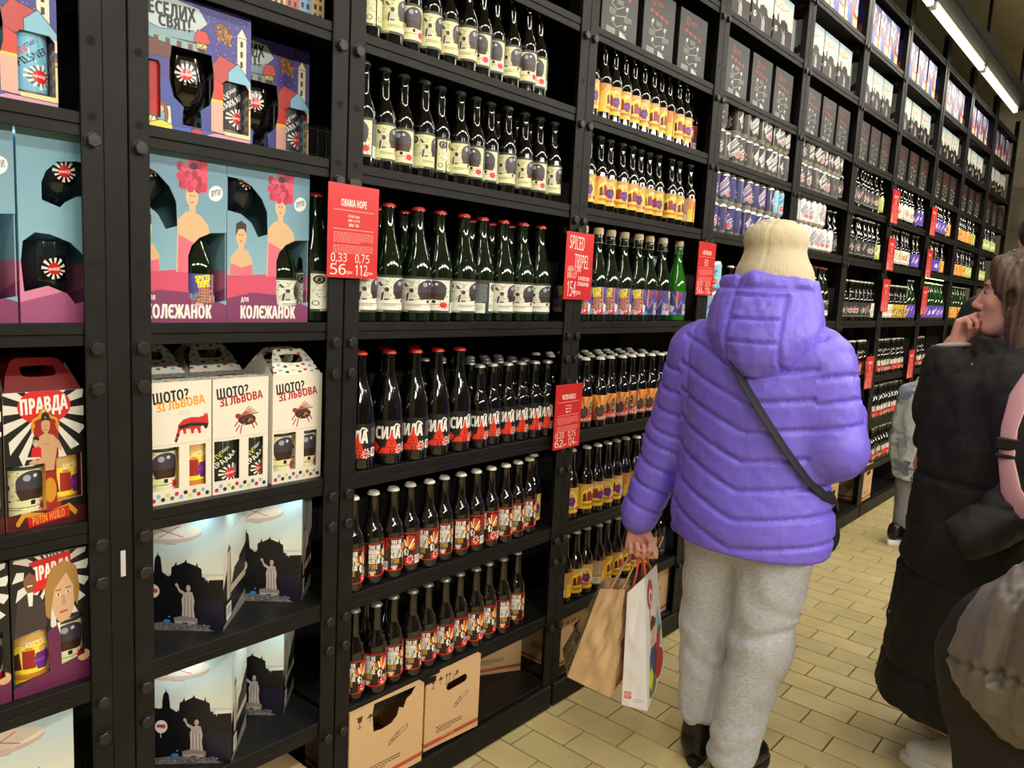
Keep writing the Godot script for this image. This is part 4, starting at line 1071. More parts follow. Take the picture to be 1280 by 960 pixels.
func build_racks() -> void:
	var hole := MB.new()
	hole.xf = Transform3D(Basis(Vector3(0, 0, -1), Vector3(0, 1, 0), Vector3(1, 0, 0)) * Basis(Vector3(1, 0, 0), PI / 2), Vector3.ZERO)
	hole.lathe([Vector2(0.0075, 0.0004), Vector2(0.0, 0.0004)], 14)
	SH.hole = hole.mesh(null)
	for k in 11:
		var z0: float = POST[k][1]
		var z1: float = POST[k + 1][0]
		var fl := 0.041 if k <= 1 else 0.042
		var o := thing("shelving_rack", "black bolted steel shelving rack, the " + BAYN[k], "shelving rack", Vector3(-0.21, 0, -(z0 + z1) / 2), 0.0, "steel shelving racks")
		var off := Vector3(0.21, 0, (z0 + z1) / 2)
		# uprights: angle iron, front pair and rear pair
		for s in 2:
			var zin := z0 if s == 0 else z1
			var ow := (0.036 if (k == 1 and s == 0) or (k == 0 and s == 1) else 0.041)
			var zo := zin - ow if s == 0 else zin + ow
			var b := MB.new()
			b.xf.origin = off
			b.box(Vector3(-0.002, 1.66, -(zin + zo) / 2), Vector3(0.004, 3.16, ow), 0.0012)
			b.box(Vector3(-0.022, 1.66, -zo + (-0.002 if s == 0 else 0.002)), Vector3(0.04, 3.16, 0.004), 0.001)
			var up := obj("upright", b, M.steel, o)
			if k < 7:
				for y in ["F", "E", "D", "C", "B", "A", "Z", "Y", "X", "W"]:
					var ys := [LV[y] - 0.044]
					if y in ["C", "E", "D"]: ys.append(LV[y] - 0.115)
					for yy in ys:
						var bo := obj("bolt", hexbolt(), M.bolt, up)
						bo.position = off + Vector3(0.0, yy, -(zin + zo) / 2)
						bo.rotation.x = rng.randf() * 1.0
			if k < 5:
				for y in 22:
					var yy := 0.16 + y * 0.122
					var near := false
					for q in LV.values():
						if absf(q - 0.044 - yy) < 0.03 or absf(q - 0.115 - yy) < 0.03: near = true
					if near: continue
					var ho := obj("hole", SH.hole, M.hole, up)
					ho.position = off + Vector3(0.0, yy, -(zin + zo) / 2)
			b = MB.new()
			b.xf.origin = off
			b.box(Vector3(-0.398, 1.66, -(zin + zo) / 2), Vector3(0.004, 3.16, ow))
			b.box(Vector3(-0.38, 1.66, -zo + (-0.002 if s == 0 else 0.002)), Vector3(0.036, 3.16, 0.004))
			obj("rear_upright", b, M.steel, o)
		for y in LV.keys():
			var yy: float = LV[y]
			var b := MB.new()
			b.xf.origin = off
			b.box(Vector3(-0.203, yy - 0.003, -(z0 + z1) / 2), Vector3(0.394, 0.006, z1 - z0 + 0.07), 0.001)
			var bd := obj("shelf", b, M.shelf_steel, o)
			if y == "base":
				b = MB.new(); b.xf.origin = off
				b.box(Vector3(-0.008, 0.041, -(z0 + z1) / 2), Vector3(0.034, 0.079, z1 - z0 + 0.074), 0.004)
				obj("plinth", b, M.steel, bd)
				continue
			b = MB.new(); b.xf.origin = off
			b.box(Vector3(-0.0065, yy - 0.009, -(z0 + z1) / 2), Vector3(0.004, 0.02, z1 - z0 + 0.006), 0.001)
			obj("lip", b, M.steel, bd)
			b = MB.new(); b.xf.origin = off
			b.box(Vector3(-0.0075, yy - 0.03, -(z0 + z1) / 2), Vector3(0.004, 0.018, z1 - z0 + 0.006), 0.001)
			b.box(Vector3(-0.022, yy - 0.0215, -(z0 + z1) / 2), Vector3(0.03, 0.003, z1 - z0), 0.0)
			obj("support_angle", b, M.steel, bd)
			# side rails under the board
			for zz in [z0 - 0.012, z1 + 0.012]:
				b = MB.new(); b.xf.origin = off
				b.box(Vector3(-0.2, yy - 0.022, -zz), Vector3(0.36, 0.03, 0.004))
				obj("side_rail", b, M.steel, bd)
		if k == 1:
			var b := MB.new(); b.xf.origin = off
			b.box(Vector3(-0.006, 1.66, -0.574), Vector3(0.006, 3.16, 0.040), 0.001)
			obj("spacer_strip", b, M.steel, o)
			b = MB.new(); b.xf.origin = off
			b.box(Vector3(-0.0028, 0.83, -0.576), Vector3(0.0008, 0.05, 0.009), 0.0003)
			obj("paint_chip", b, mat("chip", Color(0.75, 0.74, 0.72), 0.8), o)
		var b := MB.new(); b.xf.origin = off
		b.box(Vector3(-0.415, 1.62, -(z0 + z1) / 2), Vector3(0.006, 3.1, z1 - z0 + 0.07))
		obj("back_panel", b, M.backing, o)
		if k < 6:
			b = MB.new(); b.xf.origin = off
			var n := int((z1 - z0) / 0.028)
			for i in n: b.box(Vector3(-0.407, 1.62, -z0 - (z1 - z0) * (i + 0.5) / n), Vector3(0.002, 3.0, 0.002))
			for i in 46: b.box(Vector3(-0.4065, 0.12 + i * 0.066, -(z0 + z1) / 2), Vector3(0.002, 0.002, z1 - z0))
			var w := obj("wire_mesh", b, M.wire, o)
			w.set_meta("kind", "stuff")

# ------------------------------------------------------------------ bottles and cans
const SMALL := [[0, 0], [0.0265, 0], [0.0302, 0.003], [0.0302, 0.119], [0.0292, 0.128], [0.0245, 0.143], [0.0178, 0.156], [0.0148, 0.170], [0.0134, 0.205], [0.0132, 0.222], [0.0146, 0.224], [0.0146, 0.229], [0.0135, 0.232], [0.0, 0.233]]
const BIG := [[0, 0], [0.034, 0], [0.0395, 0.004], [0.0395, 0.128], [0.0382, 0.145], [0.033, 0.172], [0.0255, 0.2], [0.0185, 0.228], [0.0155, 0.25], [0.0145, 0.282], [0.0165, 0.284], [0.0165, 0.292], [0.015, 0.296], [0.0, 0.297]]

func prof(a: Array, fy := 1.0) -> Array:
	var r := []
	for p in a: r.append(Vector2(p[0], p[1] * fy))
	return r

func bottle_parts() -> void:
	var b := MB.new(); b.lathe(prof(SMALL), 20); SH.small = b.mesh(null)
	b = MB.new(); b.lathe(prof(BIG, 0.955), 22); SH.big = b.mesh(null)
	b = MB.new(); b.lathe(prof([[0.03075, 0.022], [0.03075, 0.108]]), 22, 0, TAU * 0.985); SH.label_small = b.mesh(null)
	b = MB.new(); b.lathe(prof([[0.0401, 0.024], [0.0401, 0.113]]), 24, 0, TAU * 0.96); SH.label_big = b.mesh(null)
	for q in [["crown_small", 0.0158, 0.2265], ["crown_big", 0.0182, 0.2755]]:
		b = MB.new()
		var y: float = q[2]
		var ring := []
		for lv in [[1.0, 0.0], [0.97, 0.003], [0.86, 0.0065], [0.7, 0.0085]]:
			var rr := []
			for i in 42:
				var a := -TAU * i / 42
				var f := 1.0 + (0.035 * (1.0 if i % 2 else -1.0) if lv[1] < 0.004 else 0.0)
				rr.append(Vector3(cos(a) * q[1] * lv[0] * f, y + lv[1], sin(a) * q[1] * lv[0] * f))
			ring.append(rr)
		b.loop(ring)
		SH[q[0]] = b.mesh(null)
	b = MB.new()
	b.lathe(prof([[0.0148, 0.282], [0.0152, 0.296], [0.0172, 0.299], [0.0175, 0.312], [0.0155, 0.318], [0.0, 0.319]], 0.955), 16); SH.cork = b.mesh(null)
	b = MB.new()
	for k in 4:
		var a := TAU * k / 4
		var e := Vector3(cos(a), 0, sin(a))
		b.tube([e * 0.0195 + Vector3(0, 0.256, 0), e * 0.0172 + Vector3(0, 0.271, 0), e * 0.0185 + Vector3(0, 0.2865, 0), e * 0.012 + Vector3(0, 0.3062, 0)], [0.0011, 0.0011, 0.0011, 0.0011], 5)
	var cir := []
	for k in 13: cir.append(Vector3(cos(TAU * k / 12) * 0.0195, 0.256, sin(TAU * k / 12) * 0.0195))
	b.tube(cir, cir.map(func(_x): return 0.0012), 5, false); SH.cage = b.mesh(null)
	b = MB.new(); b.lathe(prof([[0.0, 0.0], [0.024, 0.0], [0.027, 0.004], [0.0328, 0.0125], [0.0328, 0.108], [0.0275, 0.118]]), 20); SH.can = b.mesh(null)
	b = MB.new(); b.lathe(prof([[0.0275, 0.1175], [0.0283, 0.120], [0.0275, 0.1215], [0.026, 0.1195], [0.0, 0.119]]), 18); SH.can_lid = b.mesh(null)
	b = MB.new(); b.lathe(prof([[0.0331, 0.014], [0.0331, 0.107]]), 22, 0, TAU * 0.99); SH.can_print = b.mesh(null)
	# goblet of dark beer: bowl, stem and foot
	b = MB.new(); b.lathe(prof([[0.0, 0.0], [0.03, 0.0], [0.031, 0.003], [0.012, 0.008], [0.008, 0.014], [0.011, 0.022], [0.026, 0.034], [0.036, 0.052], [0.0405, 0.078], [0.0395, 0.105], [0.037, 0.125], [0.0, 0.125]]), 24); SH.goblet = b.mesh(null)
	b = MB.new(); b.lathe(prof([[0.0398, 0.060], [0.0412, 0.078], [0.0402, 0.103]]), 8, -0.5, 0.55); SH.goblet_print = b.mesh(null)

const KIND := {
	"cream": ["small", "glass_black", "cap_dark", "cream", "dark beer bottle with cream label"],
	"cream_big": ["big", "glass_darkgreen", "cap_red", "cream_pale", "tall green bottle with cream label"],
	"yellow": ["small", "glass_black", "cap_dark", "yellow", "dark beer bottle with yellow label"],
	"yellow_w": ["small", "glass_brown", "cap_white", "yellow", "brown beer bottle with yellow label"],
	"spiced": ["cork", "glass_darkgreen", "cork", "spiced", "corked green bottle with town label"],
	"spiced_lit": ["cork", "glass_brightgreen", "cork", "spiced", "corked bright green bottle with town label"],
	"sila_big": ["big", "glass_black", "cap_red", "sila", "tall black bottle with red label"],
	"sila": ["small", "glass_black", "cap_silver", "sila", "small black bottle with red label"],
	"fire": ["small", "glass_brown", "cap_white", "fire", "brown bottle with white lettered label"],
	"fire_d": ["small", "glass_brown", "cap_silver", "fire", "brown bottle with white lettered label"],
	"orange": ["small", "glass_black", "cap_white", "orange", "dark beer bottle with orange label"],
	"grey": ["small", "glass_black", "cap_white", "lab_grey", "dark bottle with grey label"],
	"white": ["small", "glass_black", "cap_silver", "lab_white", "dark bottle with white label"],
	"violet": ["small", "glass_black", "cap_silver", "lab_violet", "dark bottle with violet label"],
	"violet_green": ["big", "glass_green", "cap_silver", "lab_violet", "tall green bottle with violet label"],
	"orange_green": ["big", "glass_green", "cap_silver", "lab_orange", "tall green bottle with orange label"],
	"red_orange": ["small", "glass_black", "cap_silver", "lab_orange", "dark bottle with orange and red label"],
	"lime": ["small", "glass_black", "cap_silver", "lab_lime", "dark bottle with lime label"],
	"gold": ["small", "glass_black", "cap_white", "lab_gold", "dark bottle with gold label"],
	"can_silver": ["can", "", "", "can_silver", "silver striped beer can"], "can_violet": ["can", "", "", "can_violet", "violet striped beer can"],
	"can_white": ["can", "", "", "can_white", "white beer can"], "can_sky": ["can", "", "", "can_sky", "sky blue beer can"], "can_red": ["can", "", "", "can_red", "red beer can"],
	"can_dark": ["can", "", "", "can_dark", "black beer can"], "can_green": ["can", "", "", "can_green", "dark green beer can"]}

func drink(kind: String, at: Vector3, yaw: float, label: String, group: String, lean := 0.0) -> Node3D:
	var K: Array = KIND[kind]
	var can: bool = K[0] == "can"
	var o := thing("beer_can" if can else "beer_bottle", label, "can" if can else "bottle", at, yaw, group)
	if can:
		obj("can_body", SH.can, M.can_metal, o); obj("can_lid", SH.can_lid, M.can_metal, o); obj("print_wrap", SH.can_print, tmat(K[3] + "_wrap", T[K[3]], 0.42), o)
	else:
		var size: String = "small" if K[0] == "small" else "big"
		obj("glass", SH[size], M[K[1]], o)
		obj("label", SH["label_" + size], tmat(K[3], T[K[3]], 0.45), o)
		if K[0] == "cork":
			obj("cork", SH.cork, M.cork, o); obj("wire_cage", SH.cage, M.cap_silver, o)
		else: obj("cap", SH["crown_" + size], M[K[2]], o)
	return o

func row(kind: String, bay: int, level: String, zs: Array, x := -0.045, first := 0, facing := [], layer := "", dy := 0.0) -> void:
	# one front row of alike bottles, named from the left
	var where: String = LVN[level] + ", " + BAYN[bay]
	var what: String = KIND[kind][4]
	var wide := 1.75 if KIND[kind][3] in ["cream", "cream_pale", "yellow"] else 1.0
	for i in zs.size():
		var yaw: float = rng.randf() * TAU
		if not facing.is_empty(): yaw = atan2(cam_spot.x - x, zs[i]) - facing[i % facing.size()] * wide + rng.randf_range(-0.12, 0.12)
		drink(kind, Vector3(x + rng.randf_range(-0.006, 0.006), LV[level] + dy, -zs[i]), yaw, "%s, %s from left%s, %s" % [what, ORD[i + first], layer, where], "%ss on the %s, %s" % [what, LVN[level], BAYN[bay]])

func mass(kind: String, spots: Array, label: String) -> void:
	# past the few hundred bottles that stand as things of their own: one object for the rest of a kind
	var K: Array = KIND[kind]
	var size: String = "small" if K[0] == "small" else "big"
	var am := ArrayMesh.new()
	for q in [[SH[size], M[K[1]]], [SH["label_" + size], tmat(K[3], T[K[3]], 0.45)], [SH.cork if K[0] == "cork" else SH["crown_" + size], M[K[2]]]]:
		am.add_surface_from_arrays(Mesh.PRIMITIVE_TRIANGLES, q[0].surface_get_arrays(0))
		am.surface_set_material(am.get_surface_count() - 1, q[1])
	var mm := MultiMesh.new()
	mm.transform_format = MultiMesh.TRANSFORM_3D
	mm.mesh = am
	mm.instance_count = spots.size()
	for i in spots.size(): mm.set_instance_transform(i, Transform3D(Basis(Vector3.UP, rng.randf() * TAU if spots[i].x < -0.1 else atan2(1.46, -spots[i].z) - (1.0 if K[3] == "sila" else 0.8) + rng.randf_range(-0.4, 0.4)), spots[i]))
	var mi := MultiMeshInstance3D.new()
	mi.name = numbered("bottle_rows")
	mi.multimesh = mm
	add_child(mi)
	tag(mi, label, "bottles", "", "stuff")

func deep(kind: String, bay: int, level: String, zs: Array, xs: Array) -> void:
	# rows behind the front row, which nothing tells apart
	var spots := []
	for x in xs:
		for z in zs: spots.append(Vector3(x + rng.randf_range(-0.003, 0.003), LV[level], -z - rng.randf_range(-0.006, 0.006)))
	mass(kind, spots, "rows of %ss behind the front row, %s, %s" % [KIND[kind][4].replace(" with cream label", "").replace(" with town label", "").replace(" with red label", "").replace(" with orange label", "").replace(" with white lettered label", ""), LVN[level], BAYN[bay]])

func far_rows(kind: String, rows: Array, label: String) -> void:
	var spots := []
	for q in rows:
		for z in q[1]: spots.append(Vector3(-0.045 + rng.randf_range(-0.006, 0.006), LV[q[0]], -z))
	mass(kind, spots, label)

func spread(a: float, b: float, n: int) -> Array:
	var r := []
	for i in n: r.append(lerpf(a, b, float(i) / maxf(1, n - 1)) + rng.randf_range(-0.004, 0.004))
	return r

func build_bottles() -> void:
	# first bottle bay
	var mix := [3.2, 0.9, 1.4, 0.8, 0.85, 1.0, 1.6, 1.5, 1.1, 1.4, 1.6]
	row("cream", 2, "A", [1.135, 1.2, 1.263, 1.325, 1.385, 1.445, 1.503, 1.562, 1.622, 1.682, 1.742], -0.04, 0, mix)
	row("cream", 2, "B", [1.13, 1.192, 1.254, 1.316, 1.378, 1.439, 1.5, 1.561, 1.622, 1.70, 1.77, 1.836], -0.045, 0, [1.8, 0.8, 1.6, 0.7, 3.2, 1.0, 1.6, 1.65, 1.1, 0.8, 1.6, 0.9])
	deep("cream", 2, "B", [1.31, 1.6, 1.66, 1.74, 1.80], [-0.112])
	row("cream_big", 2, "C", [1.14, 1.222, 1.312, 1.394, 1.475, 1.556, 1.64, 1.722, 1.81], -0.05, 0, [0.7, 0.8, 0.95, 1.6, 0.8, 2.6, 0.8, 0.9, 1.0])
	deep("cream_big", 2, "C", [1.18, 1.26, 1.35, 1.6, 1.68, 1.76], [-0.14])
	row("sila_big", 2, "D", [1.15, 1.24, 1.322, 1.404, 1.486], -0.05, 0, [1.6, 1.25, 1.45, 1.1, 0.9])
	row("sila", 2, "D", [1.56, 1.622, 1.684, 1.745, 1.806, 1.862], -0.045, 0, [1.2, 1.25, 1.15, 1.2, 1.1, 1.25])
	deep("sila", 2, "D", [1.53, 1.592, 1.654, 1.716, 1.778, 1.84], [-0.108, -0.170, -0.232])
	deep("sila_big", 2, "D", [1.2, 1.3, 1.4], [-0.15])
	row("fire", 2, "E", [1.13, 1.197, 1.259, 1.32, 1.381, 1.442, 1.503, 1.564, 1.625, 1.686, 1.747, 1.808], -0.042, 0, [0.6, 0.3, 3.2, 1.6, 1.0, 0.3, 0.5, 1.65, 1.2, 0.6, 0.5, 0.45])
	row("yellow_w", 2, "E", [1.868], -0.075, 0, [1.2])
	row("fire_d", 2, "F", [1.147, 1.21, 1.273, 1.334, 1.395, 1.456, 1.517, 1.578, 1.639, 1.70, 1.775], -0.042, 0, [0.75, 1.0, 0.4, 0.4, 0.6, 0.9, 1.0, 1.0, 0.7, 0.1, 0.5])
	deep("fire_d", 2, "F", [1.17, 1.24, 1.3], [-0.11])
	row("fire", 2, "A", [1.845], -0.13, 0, [1.6])
	# second bottle bay
	row("yellow", 3, "A", spread(2.005, 2.6, 11), -0.045, 0, [1.2, 0.3, 1.3, 1.2, 0.8, 1.3, 0.8, 0.5, 3.0, 0.9, 1.2])
	row("fire_d", 3, "A", [2.68, 2.74], -0.1, 0, [1.6])
	row("yellow", 3, "B", [2.01, 2.072, 2.134, 2.196, 2.257, 2.318, 2.379, 2.44, 2.52, 2.585, 2.665], -0.045, 0, [1.35, 0.5, 1.3, 1.2, 0.8, 1.4, 0.8, 1.2, 1.0, 0.5, 3.1])
	row("spiced", 3, "C", [2.02, 2.102, 2.184, 2.266, 2.348, 2.432, 2.516], -0.05, 0, [0.9, 0.8, 0.95, 0.8, 0.9, 2.3, 2.75])
	deep("spiced", 3, "C", [2.06, 2.14, 2.3, 2.38, 2.47], [-0.136])
	row("spiced_lit", 3, "C", [2.665], -0.06, 0, [2.2])
	row("can_sky", 3, "C", [2.62, 2.69], -0.165, 0, [3.0, 3.6]); row("can_sky", 3, "C", [2.62, 2.69], -0.165, 0, [3.3, 3.6], " on top", 0.122)
	row("orange", 3, "D", [2.075, 2.15, 2.222, 2.292, 2.36, 2.425, 2.488, 2.55, 2.612], -0.045, 0, [0.9, 0.7, 1.1, 0.9, 1.5, 0.6, 0.9, 1.2, 1.0])
	row("yellow_w", 3, "D", [2.01], -0.06, 0, [0.6])
	deep("orange", 3, "D", spread(2.04, 2.62, 9), [-0.107, -0.169, -0.231])
	row("yellow_w", 3, "E", [2.03, 2.11, 2.172, 2.234, 2.296, 2.36, 2.421, 2.482, 2.543, 2.604], -0.045, 0, [1.4, 0.8, 1.1, 1.3, 1.2, 3.0, 0.9, 1.1])
	row("yellow_w", 3, "F", [2.025, 2.087, 2.149, 2.211, 2.273, 2.335, 2.397, 2.46, 2.522, 2.584], -0.045, 0, [2.8, 0.8, 1.4, 2.6, 0.4, 0.6, 0.7, 1.0, 1.1, 1.2])
	row("grey", 3, "F", [2.68], -0.06)
	# third bottle bay: cans in two layers above, bottles below
	row("can_silver", 4, "A", spread(2.86, 3.53, 11), -0.045, 0, [], " below"); row("can_silver", 4, "A", [2.87] + spread(3.02, 3.53, 8), -0.045, 0, [], " on top", 0.122)
	row("can_violet", 4, "B", spread(2.86, 3.38, 8), -0.045, 0, [], " below"); row("can_violet", 4, "B", spread(2.86, 3.38, 8), -0.045, 0, [], " on top", 0.122)
	row("can_sky", 4, "B", [3.45, 3.52], -0.05, 0, [], " below"); row("can_sky", 4, "B", [3.45, 3.52], -0.05, 0, [], " on top", 0.122)
	row("can_sky", 4, "C", spread(2.86, 3.07, 4), -0.045, 0, [3.0], " below"); row("can_sky", 4, "C", spread(2.86, 2.93, 2), -0.045, 0, [], " on top", 0.122)
	row("grey", 4, "C", spread(3.12, 3.5, 6), -0.06)
	row("orange", 4, "D", spread(2.86, 3.5, 5)); row("fire", 4, "E", [3.38, 3.45, 3.52]); row("fire_d", 4, "F", spread(3.2, 3.52, 5))
	# fourth bottle bay
	row("can_silver", 5, "A", spread(3.7, 4.22, 9), -0.045, 0, [], " below"); row("can_silver", 5, "A", spread(3.7, 4.22, 9), -0.045, 0, [], " on top", 0.122); row("grey", 5, "A", [4.31], -0.05)
	row("can_white", 5, "B", spread(3.7, 4.18, 8), -0.045, 0, [], " below"); row("can_white", 5, "B", spread(3.7, 4.05, 6), -0.045, 0, [], " on top", 0.122); row("grey", 5, "B", [4.25, 4.32], -0.06)
	row("can_red", 5, "C", spread(3.7, 4.0, 5), -0.045, 0, [], " below"); row("can_red", 5, "C", spread(3.7, 4.0, 5), -0.045, 0, [], " on top", 0.122); row("cream_big", 5, "C", [4.1, 4.18, 4.27], -0.06)
	row("fire", 5, "D", spread(4.0, 4.3, 5)); row("fire", 5, "E", spread(4.1, 4.3, 4)); row("fire_d", 5, "F", spread(3.85, 4.3, 8))
	# farther bays
	row("grey", 6, "A", spread(4.5, 4.9, 7)); row("lime", 6, "A", [5.04])
	row("grey", 6, "B", spread(4.5, 4.93, 7)); row("lime", 6, "B", [5.03])
	row("grey", 6, "C", spread(4.5, 5.0, 8)); row("white", 6, "C", [5.07])
	row("fire", 6, "D", spread(4.5, 5.05, 9))
	row("white", 7, "A", spread(5.26, 5.7, 8)); row("violet", 7, "A", [5.9, 5.97])
	row("white", 7, "B", spread(5.26, 5.75, 7)); row("violet", 7, "B", [5.9, 5.97])
	row("white", 7, "C", spread(5.26, 5.45, 4)); row("gold", 7, "C", spread(5.52, 5.8, 5)); row("violet_green", 7, "C", [5.9, 5.98])
	far_rows("sila", [["D", spread(5.26, 5.9, 11)], ["E", spread(5.26, 5.95, 12)], ["F", spread(5.26, 5.95, 12)], ["E", spread(4.5, 5.0, 4)], ["F", spread(4.5, 5.0, 5)], ["D", spread(6.24, 6.5, 4)]], "distant rows of small black bottles with red labels on the lower shelves past the child")
	row("violet", 8, "A", spread(6.24, 6.65, 7)); row("red_orange", 8, "A", [6.8])
	row("violet", 8, "B", spread(6.24, 6.6, 6)); row("red_orange", 8, "B", [6.75])
	row("violet_green", 8, "C", spread(6.24, 6.85, 8))
	row("red_orange", 9, "A", spread(7.1, 7.6, 7)); row("lime", 9, "A", [7.75])
	row("red_orange", 9, "B", spread(7.1, 7.5, 6)); row("lime", 9, "B", [7.65, 7.75])
	row("orange_green", 9, "C", spread(7.1, 7.7, 7))
	far_rows("lime", [["A", spread(8.12, 8.7, 7)], ["B", spread(8.12, 8.4, 4)]], "distant rows of dark bottles with lime labels at the far rack end")

# ------------------------------------------------------------------ gift boxes, cartons
func rectp(x0: float, y0: float, x1: float, y1: float) -> PackedVector2Array:
	return PackedVector2Array([Vector2(x0, y0), Vector2(x1, y0), Vector2(x1, y1), Vector2(x0, y1)])

func poly_of(a: Array, w: float, h: float) -> PackedVector2Array:
	# fractions of the front (x from the left, y from the top) to metres about the middle of the foot
	var p := PackedVector2Array()
	for i in range(0, a.size(), 2): p.append(Vector2((a[i] - 0.5) * w, (1.0 - a[i + 1]) * h))
	return p

func open_box(o: Node3D, w: float, h: float, d: float, front: PackedVector2Array, holes: Array, fm: Material, sm: Material, tm: Material) -> void:
	# local: x right, y up, z to the front, origin in the middle of the foot
	var b := MB.new()
	b.sheet(front, d / 2, 0.0022, Rect2(-w / 2, 0, w, h), holes)
	obj("front_panel", b, fm, o)
	b = MB.new()
	for s in [-1.0, 1.0]:
		b = MB.new()
		b.box(Vector3(s * (w / 2 - 0.0011), h / 2, -0.0012), Vector3(0.0022, h, d - 0.0024), 0.0005)
		obj("side_panel", b, sm, o)
	var c := MB.new()
	c.box(Vector3(0, h / 2, -d / 2 + 0.0011), Vector3(w - 0.0046, h, 0.0022))
	obj("back_panel", c, sm, o)
	c = MB.new()
	c.box(Vector3(0, 0.0011, 0), Vector3(w - 0.0046, 0.0022, d - 0.005))
	obj("foot_panel", c, sm, o)
	b = MB.new()
	b.box(Vector3(0, h - 0.0011, -0.0012), Vector3(w - 0.0046, 0.0022, d - 0.005))
	obj("lid_flap", b, tm, o)

func gable(o: Node3D, w: float, h: float, d: float, up: float, fm: Material, sm: Material) -> void:
	# carry handle: two sloping flaps that meet over the middle, with a hand hole, and folded side gussets
	var hole := PackedVector2Array()
	for k in 20:
		var a := TAU * k / 20
		hole.append(Vector2(clampf(cos(a) * 1.5, -1.0, 1.0) * w * 0.17 + (0.006 if cos(a) > 0 else -0.006), up * 0.6 + sin(a) * 0.012))
	var out := PackedVector2Array([Vector2(-w * 0.48, 0), Vector2(w * 0.48, 0), Vector2(w * 0.4, up * 0.55), Vector2(w * 0.3, up * 0.93), Vector2(w * 0.22, up), Vector2(-w * 0.22, up), Vector2(-w * 0.3, up * 0.93), Vector2(-w * 0.4, up * 0.55)])
	var lean := atan2(d / 2 - 0.006, up)
	for s in [0, 1]:
		var b := MB.new()
		var tilt := Basis(Vector3.RIGHT, -lean)
		b.xf = Transform3D(Basis(Vector3.UP, PI * s) * tilt, Basis(Vector3.UP, PI * s) * Vector3(0, h, d / 2 - 0.002))
		b.sheet(out, 0, 0.002, Rect2(-w / 2, 0, w, up), [hole])
		obj("carry_handle", b, fm, o)
	for s in [-1.0, 1.0]:
		var b := MB.new()
		var top := Vector3(s * w * 0.43, h + up * 0.62, 0)
		var f := Vector3(s * w * 0.485, h, d / 2 - 0.004)
		var r := Vector3(s * w * 0.485, h, -d / 2 + 0.004)
		var mid := Vector3(s * w * 0.36, h + 0.004, 0)
		b.tri3(f, r, top) if s < 0 else b.tri3(r, f, top)
		b.tri3(f, mid, r); b.tri3(f, top, mid); b.tri3(r, mid, top)
		obj("gusset", b, sm, o)

func festive_box(at: Vector3, cans: Array, where: String) -> void:
	var w := 0.22
	var h := 0.243
	var d := 0.088
	var o := thing("gift_box", "festive printed gift box with town square, " + where, "gift box", at, PI / 2, "festive gift boxes")
	var pr := []
	for q in [[0.0, 0.935], [0.09, 0.93], [0.085, 0.84], [0.075, 0.8], [0.165, 0.74], [0.20, 0.62], [0.2, 0.5], [0.178, 0.365]]: pr.append(q)
	var gob := []
	for q in pr: gob += [0.455 + q[0] * 0.98, q[1]]
	pr.reverse()
	for q in pr: gob += [0.455 - q[0] * 0.98, q[1]]
	var rcan := [0.735, 0.92, 0.735, 0.55, 0.76, 0.525, 0.95, 0.525, 0.985, 0.56, 0.985, 0.92]
	var lcan := [0.06, 0.91, 0.06, 0.53, 0.08, 0.5, 0.165, 0.5, 0.185, 0.53, 0.185, 0.91]
	open_box(o, w, h, d, poly_of([0, 1, 1, 1, 1, 0, 0, 0], w, h), [poly_of(gob, w, h), poly_of(rcan, w, h), poly_of(lcan, w, h)], tmat("festive", T.festive, 0.4), tmat("purple", T.purple_side, 0.4), tmat("purple", T.purple_side, 0.4))
	# inside stand the goblet and the cans
	var xb := Basis(Vector3.UP, PI / 2)
	var g := thing("goblet", "dark beer goblet showing through the " + where + " festive box", "glass", at + xb * Vector3(-0.010, 0.013, 0.001), PI / 2 + 0.1, "goblets in the festive boxes")
	obj("bowl", SH.goblet, M.glass_brown, g)
	var gp := obj("emblem", SH.goblet_print, tmat("burst", T.burst, 0.2), g)
	gp.rotation.y = -0.38
	gp.position.y = 0.014
	g.scale = Vector3.ONE * 1.03
	drink(cans[0], at + xb * Vector3(0.0735, 0.011, 0.004), PI / 2 - 1.35, "can showing at the right of the " + where + " festive box", "cans in the festive boxes")
	drink("can_red", at + xb * Vector3(-0.0735, 0.0125, 0.004), PI / 2 - 2.9, "red can showing at the left of the " + where + " festive box", "cans in the festive boxes")

func bottle_box(at: Vector3, bottle: String, where: String) -> void:
	var w := 0.19
	var h := 0.32
	var d := 0.12
	var o := thing("gift_box", "blue and pink bottle gift box, " + where, "gift box", at, PI / 2, "blue and pink gift boxes")
	var f := [0, 1, 1, 1, 1, 0.862, 0.66, 0.905, 0.6, 0.88, 0.585, 0.8, 0.585, 0.6, 0.62, 0.54, 0.7, 0.49, 0.82, 0.455, 1, 0.445, 1, 0, 0, 0,
		0, 0.1, 0.16, 0.105, 0.28, 0.14, 0.4, 0.21, 0.465, 0.29, 0.475, 0.43, 0.36, 0.455, 0.28, 0.37, 0.16, 0.32, 0, 0.305]
	open_box(o, w, h, d, poly_of(f, w, h), [], tmat("ladies", T.ladies, 0.45), tmat("ladies_side", T.ladies_side, 0.45), tmat("ladies_side", T.ladies_side, 0.45))
	var xb := Basis(Vector3.UP, PI / 2)
	drink(bottle, at + xb * Vector3(0.047, 0.004, 0.017), PI / 2 - (1.0 if bottle == "spiced" else 1.5), "bottle inside the blue and pink gift box, " + where, "bottles in the gift boxes").scale.y = 0.8
	var g := thing("goblet", "goblet lying high inside the blue and pink gift box, " + where, "glass", at + xb * Vector3(-0.045, 0.195, 0.006), PI / 2, "goblets in the gift boxes")
	obj("bowl", SH.goblet, M.glass_blue, g)
	var gp := obj("emblem", SH.goblet_print, tmat("burst", T.burst, 0.2), g)
	gp.position.y = 0.012

